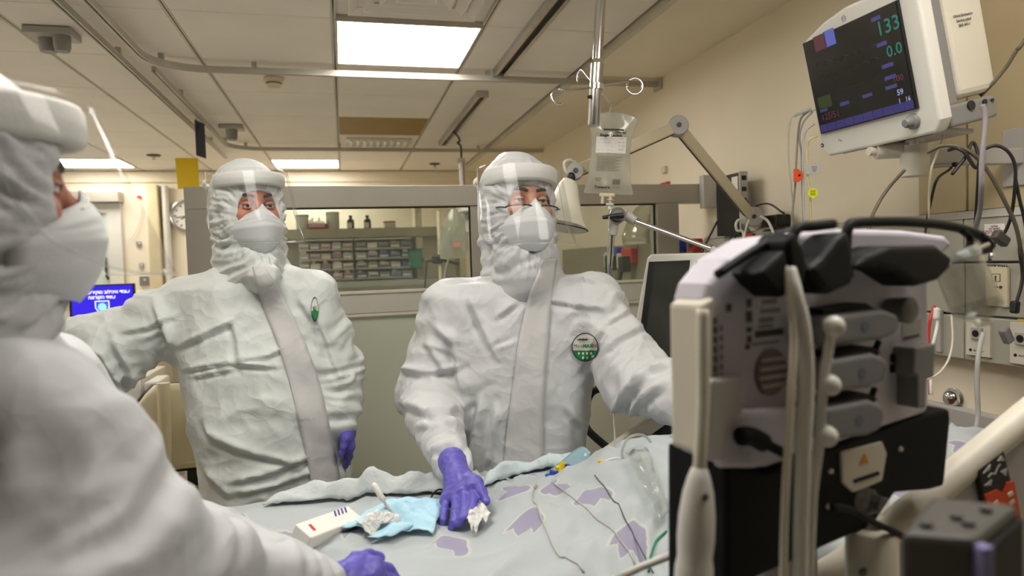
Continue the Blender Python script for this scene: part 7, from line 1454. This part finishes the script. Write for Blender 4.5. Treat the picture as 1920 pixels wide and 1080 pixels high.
x, _ = sp(595, 428); t = thing('red_tub', 'red tub of white sachets on the far shelf', 'tub', (x, YS + .12, zs + .001), 'pots and bottles on the far shelf'); b = MB(); b.bb(x - .075, x + .075, YS + .04, YS + .20, zs + .001, zs + .055); b.build('tub', M_red, t, bevel=.01)
for k in range(7): b = MB(); b.bb(x - .066 + .019 * k, x - .056 + .019 * k, YS + .036, YS + .17, zs + .02, zs + .085 + .02 * math.sin(k * 2)); b.build('sachet', M_paper, t)
for k, px in enumerate([(658, 425), (690, 425)]):
    x, _ = sp(*px); t = thing('dark_bottle', ['left of two dark bottles with white labels on the far shelf', 'right of two dark bottles with white labels on the far shelf'][k], 'bottle', (x, YS + .12, zs + .001), 'pots and bottles on the far shelf')
    b = MB(); b.lathe([(.030, 0), (.033, .01), (.033, .07), (.026, .085), (.013, .095), (.013, .108), (.001, .108)], (x, YS + .12, zs + .001), n=20); b.build('glass', mat('brown_bottle', (48, 38, 26), .2), t, smooth=40); b = MB(); b.bb(x - .028, x + .012, YS + .084, YS + .0885, zs + .008, zs + .055); b.build('label', M_paper, t); b = MB(); b.lathe([(.016, .104), (.016, .122), (.001, .122)], (x, YS + .12, zs + .001), n=16); b.build('cap', M_dark, t)
x, _ = sp(732, 425); t = thing('lidded_box', 'white box with a red lid on the far shelf', 'box', (x, YS + .12, zs + .001), 'pots and bottles on the far shelf'); b = MB(); b.bb(x - .05, x + .05, YS + .05, YS + .18, zs + .001, zs + .05); b.build('box', M_offwhite, t, bevel=.004); b = MB(); b.bb(x - .053, x + .053, YS + .047, YS + .183, zs + .05, zs + .062); b.build('lid', M_red, t, bevel=.003)
# bin organiser: three rows of small drawers under the shelf
def organiser(label, x0, x1, z0, z1, nc, nr, pal, lipm):
    YO = YS - .15
    t = thing('bin_organiser', label, 'organiser', ((x0 + x1) / 2, YO + .1, z0), 'drawer organisers below the far shelf'); cw = (x1 - x0) / nc; ch = (z1 - z0) / nr; rn = random.Random(len(label))
    b = MB(); b.bb(x0, x1, YO + .20, YO + .22, z0, z1); b.build('back', M_offwhite, t)
    for r in range(nr + 1): b = MB(); b.bb(x0, x1, YO + .04, YO + .20, z0 + r * ch - .005, z0 + r * ch + .005); b.build('shelf_strip', M_white, t)
    for r in range(nr):
        for c in range(nc):
            xa = x0 + c * cw + .006; zb_ = z0 + r * ch + .006; m_ = pal[rn.randrange(len(pal))]; b = MB(); b.bb(xa, xa + cw - .012, YO + .03, YO + .18, zb_, zb_ + ch * .55); dr = b.build('bin', m_, t, bevel=.004)
            b = MB(); b.bb(xa + .006, xa + cw - .018, YO + .024, YO + .0295, zb_ + ch * .08, zb_ + ch * .25); b.build('label', lipm if (r + c) % 2 else M_paper, dr)
            if rn.random() < .7: b = MB(); b.bb(xa + .012, xa + cw * (.4 + .4 * rn.random()), YO + .06, YO + .16, zb_ + ch * .5, zb_ + ch * (.65 + .2 * rn.random())); b.build('content', pal[rn.randrange(len(pal))], dr)
xL, zTop = sp(560, 452); xM, zBot = sp(668, 522); xR, _ = sp(772, 522)
pal1 = [M_offwhite, mat('bin_cream', (214, 196, 164), .5), mat('bin_mauve', (150, 130, 128), .5), mat('bin_pink', (214, 180, 168), .5), M_lgrey]; pal2 = [mat('bin_bluegrey', (132, 138, 158), .5), M_lgrey, mat('bin_slate', (86, 90, 130), .5), M_offwhite, mat('bin_olive', (150, 146, 116), .5)]
organiser('cream drawer organiser on the left behind the glass', xL, xM - .02, zBot, zTop, 5, 4, pal1, mat('bin_mauve', (150, 130, 128)))
organiser('blue labelled drawer organiser on the right behind the glass', xM, xR, zBot, zTop, 5, 4, pal2, mat('bin_slate', (86, 90, 130)))
x, z = sp(775, 488); t = thing('green_container', 'green sharps container hanging behind the glass', 'container', (x, YS - .2, z - .06)); b = MB(); b.prism([(x - .055, z - .06), (x + .055, z - .085), (x + .058, z + .085), (x - .062, z + .085)], YS - .24, YS - .16); b.build('body', M_green, t, bevel=.01); b = MB(); b.bb(x - .066, x + .062, YS - .246, YS - .158, z + .085, z + .10); b.build('lid', mat('dark_green_lid', (20, 100, 74), .5), t, bevel=.004)
b = MB(); b.bb(x + .07, x + .09, YS - .20, YS + .06, z - .02, z + .02); b.build('bracket', M_lgrey, t)
# hanging fluid bag and stand clamp behind the glass
def build_far_stand():
    Y = 4.3; p = PY(824, 470, Y); t = thing('far_drip_stand', 'thin drip stand with a dark clamp behind the glass', 'drip stand', (p[0], Y, 0)); top = PY(826, 395, Y)[2]; b = MB(); b.cyl((p[0], Y, .08), (p[0], Y, top), .011, 12); b.build('pole', M_cream, t, smooth=40)
    q = PY(820, 486, Y); b = MB(); b.box(q, (.07, .06, .06)); b.build('clamp', M_dark, t, bevel=.015); b = MB(); b.tube([q + (-.08, -.02, -.01), q, q + (.14, 0, -.035)], .010, 8); b.build('clamp_handle', M_dgrey, t); b = MB(); b.tube(smooth_path([q + (-.07, -.02, -.02), q + (-.09, -.02, -.2), q + (-.11, 0, -.5), q + (-.06, 0, -.8)], 6), .005, 6); b.build('cord', M_dark, t)
    b = MB(); b.lathe([(.24, 0), (.24, .02), (.04, .06), (.02, .09)], (p[0], Y, 0), n=24); b.build('foot', M_dgrey, t, smooth=40)
    # bag
    Yb = 4.2; a, e = PY(852, 392, Yb), PY(850, 485, Yb); tb = thing('far_drip_bag', 'limp clear fluid bag hanging behind the glass', 'drip bag', e); rows = []
    for i in range(14):
        v = i / 13; w = np.interp(v, [0, .2, .4, .8, 1], [.02, .06, .085, .095, .08]); c = a * (1 - v) + e * v; rows.append([c + V3(w * s_, -.03 * (1 - s_ * s_) * math.sin(math.pi * v), 0) for s_ in np.linspace(-1, 1, 11)])
    b = MB(); b.grid(rows); b.build('front_film', M_bagfilm, tb, smooth=180); b = MB(); R_ = np.array(rows); R_[:, :, 1] = 2 * Yb - R_[:, :, 1] + .002; b.grid(R_); b.build('back_film', M_bagfilm, tb, smooth=180)
    b = MB(); b.tube(smooth_path([e + (-.03, 0, 0), e + (-.06, 0, -.10), e + (-.08, 0, -.3)], 6), .006, 8); b.build('outlet_tube', M_tubing, tb); b = MB(); b.bb(e[0] + .0, e[0] + .04, Yb - .032, Yb - .028, e[2] + .07, e[2] + .10); b.build('red_print', mat('faded_red', (214, 130, 116), .6), tb)
    b = MB(); b.tube(smooth_path([a, a + (0, 0, .04), (a[0] - .02, Yb, top + .02), (p[0], Y, top)], 6), .004, 8); b.build('hook', M_steel, t)
build_far_stand()
# far ceiling pole with hook
a, e = PY(860, 255, 5.3), PY(869, 348, 5.3); t = thing('far_ceiling_pole', 'thin pole hanging on a hook from the far ceiling track', 'drip pole', e); b = MB(); b.cyl(PY(865, 300, 5.3), e - (0, 0, .5), .022, 12); b.build('tube', M_steel, t, smooth=60)
b = MB(); b.tube(smooth_path([(.872, 5.3, ZT - .02), PY(858, 255, 5.3), PY(862, 264, 5.3), PY(858, 268, 5.3), PY(864, 275, 5.3), PY(865, 302, 5.3)], 6), .008, 8); b.build('hook', M_dgrey, t); b = MB(); b.cyl(PY(864, 297, 5.3), PY(865, 306, 5.3), .034, 14); b.build('collar', M_cream, t, smooth=40)
# white dispenser behind the glass and oxygen mask on the wall
Yd = 3.9; p = PY(893, 388, Yd); t = thing('paper_dispenser', 'white box fixed behind the glass beside the hood of the man with glasses', 'dispenser', p - (0, 0, .05)); b = MB(); b.box(p + (0, .08, .03), (.17, .14, .11)); b.build('housing', M_white, t, bevel=.006); b = MB(); b.tube([p + (-.04, .08, -.03), p + (-.035, .08, -.14)], .018, 10); b.build('nozzle', M_lgrey, t, smooth=40); b = MB(); b.cyl((p[0] + .05, p[1] + .13, 0), p + (.05, .13, -.02), .014, 10); b.build('post', M_lgrey, t)
p = PX(1205, 430, XW - .08); t = thing('oxygen_mask', 'clear oxygen mask hanging on the wall behind the glass', 'mask', p - (0, 0, .12)); b = MB(); b.lathe([(.02, .16), (.06, .12), (.10, .04), (.12, -.06), (.11, -.10)], p, (.2, .1, 1), 22, caps=False); b.build('cone', M_cup, t, smooth=180, solid=.002); b = MB(); b.tube(smooth_path([p + (0, 0, .16), p + (.05, 0, .22), (XW - .01, p[1], p[2] + .25)], 5), .006, 8); b.build('strap', M_tubing, t)
# wall box strip and small fittings on the right wall beyond the lamp
for k, (x, y, m_) in enumerate([(1245, 318, M_cream), (1247, 345, M_red)]):
    p = PX(x, y, XW - .012); b = MB(); b.box(p, (.02, .05 if k == 0 else .09, .04 if k == 0 else .02)); tag(b.build('wall_fitting', m_, None, bevel=.004), ['tiny cream wall fitting above the partition beam', 'tiny red fitting on the wall at the partition beam'][k], 'fitting')
build_center_man(); build_left_man(); build_near_person()
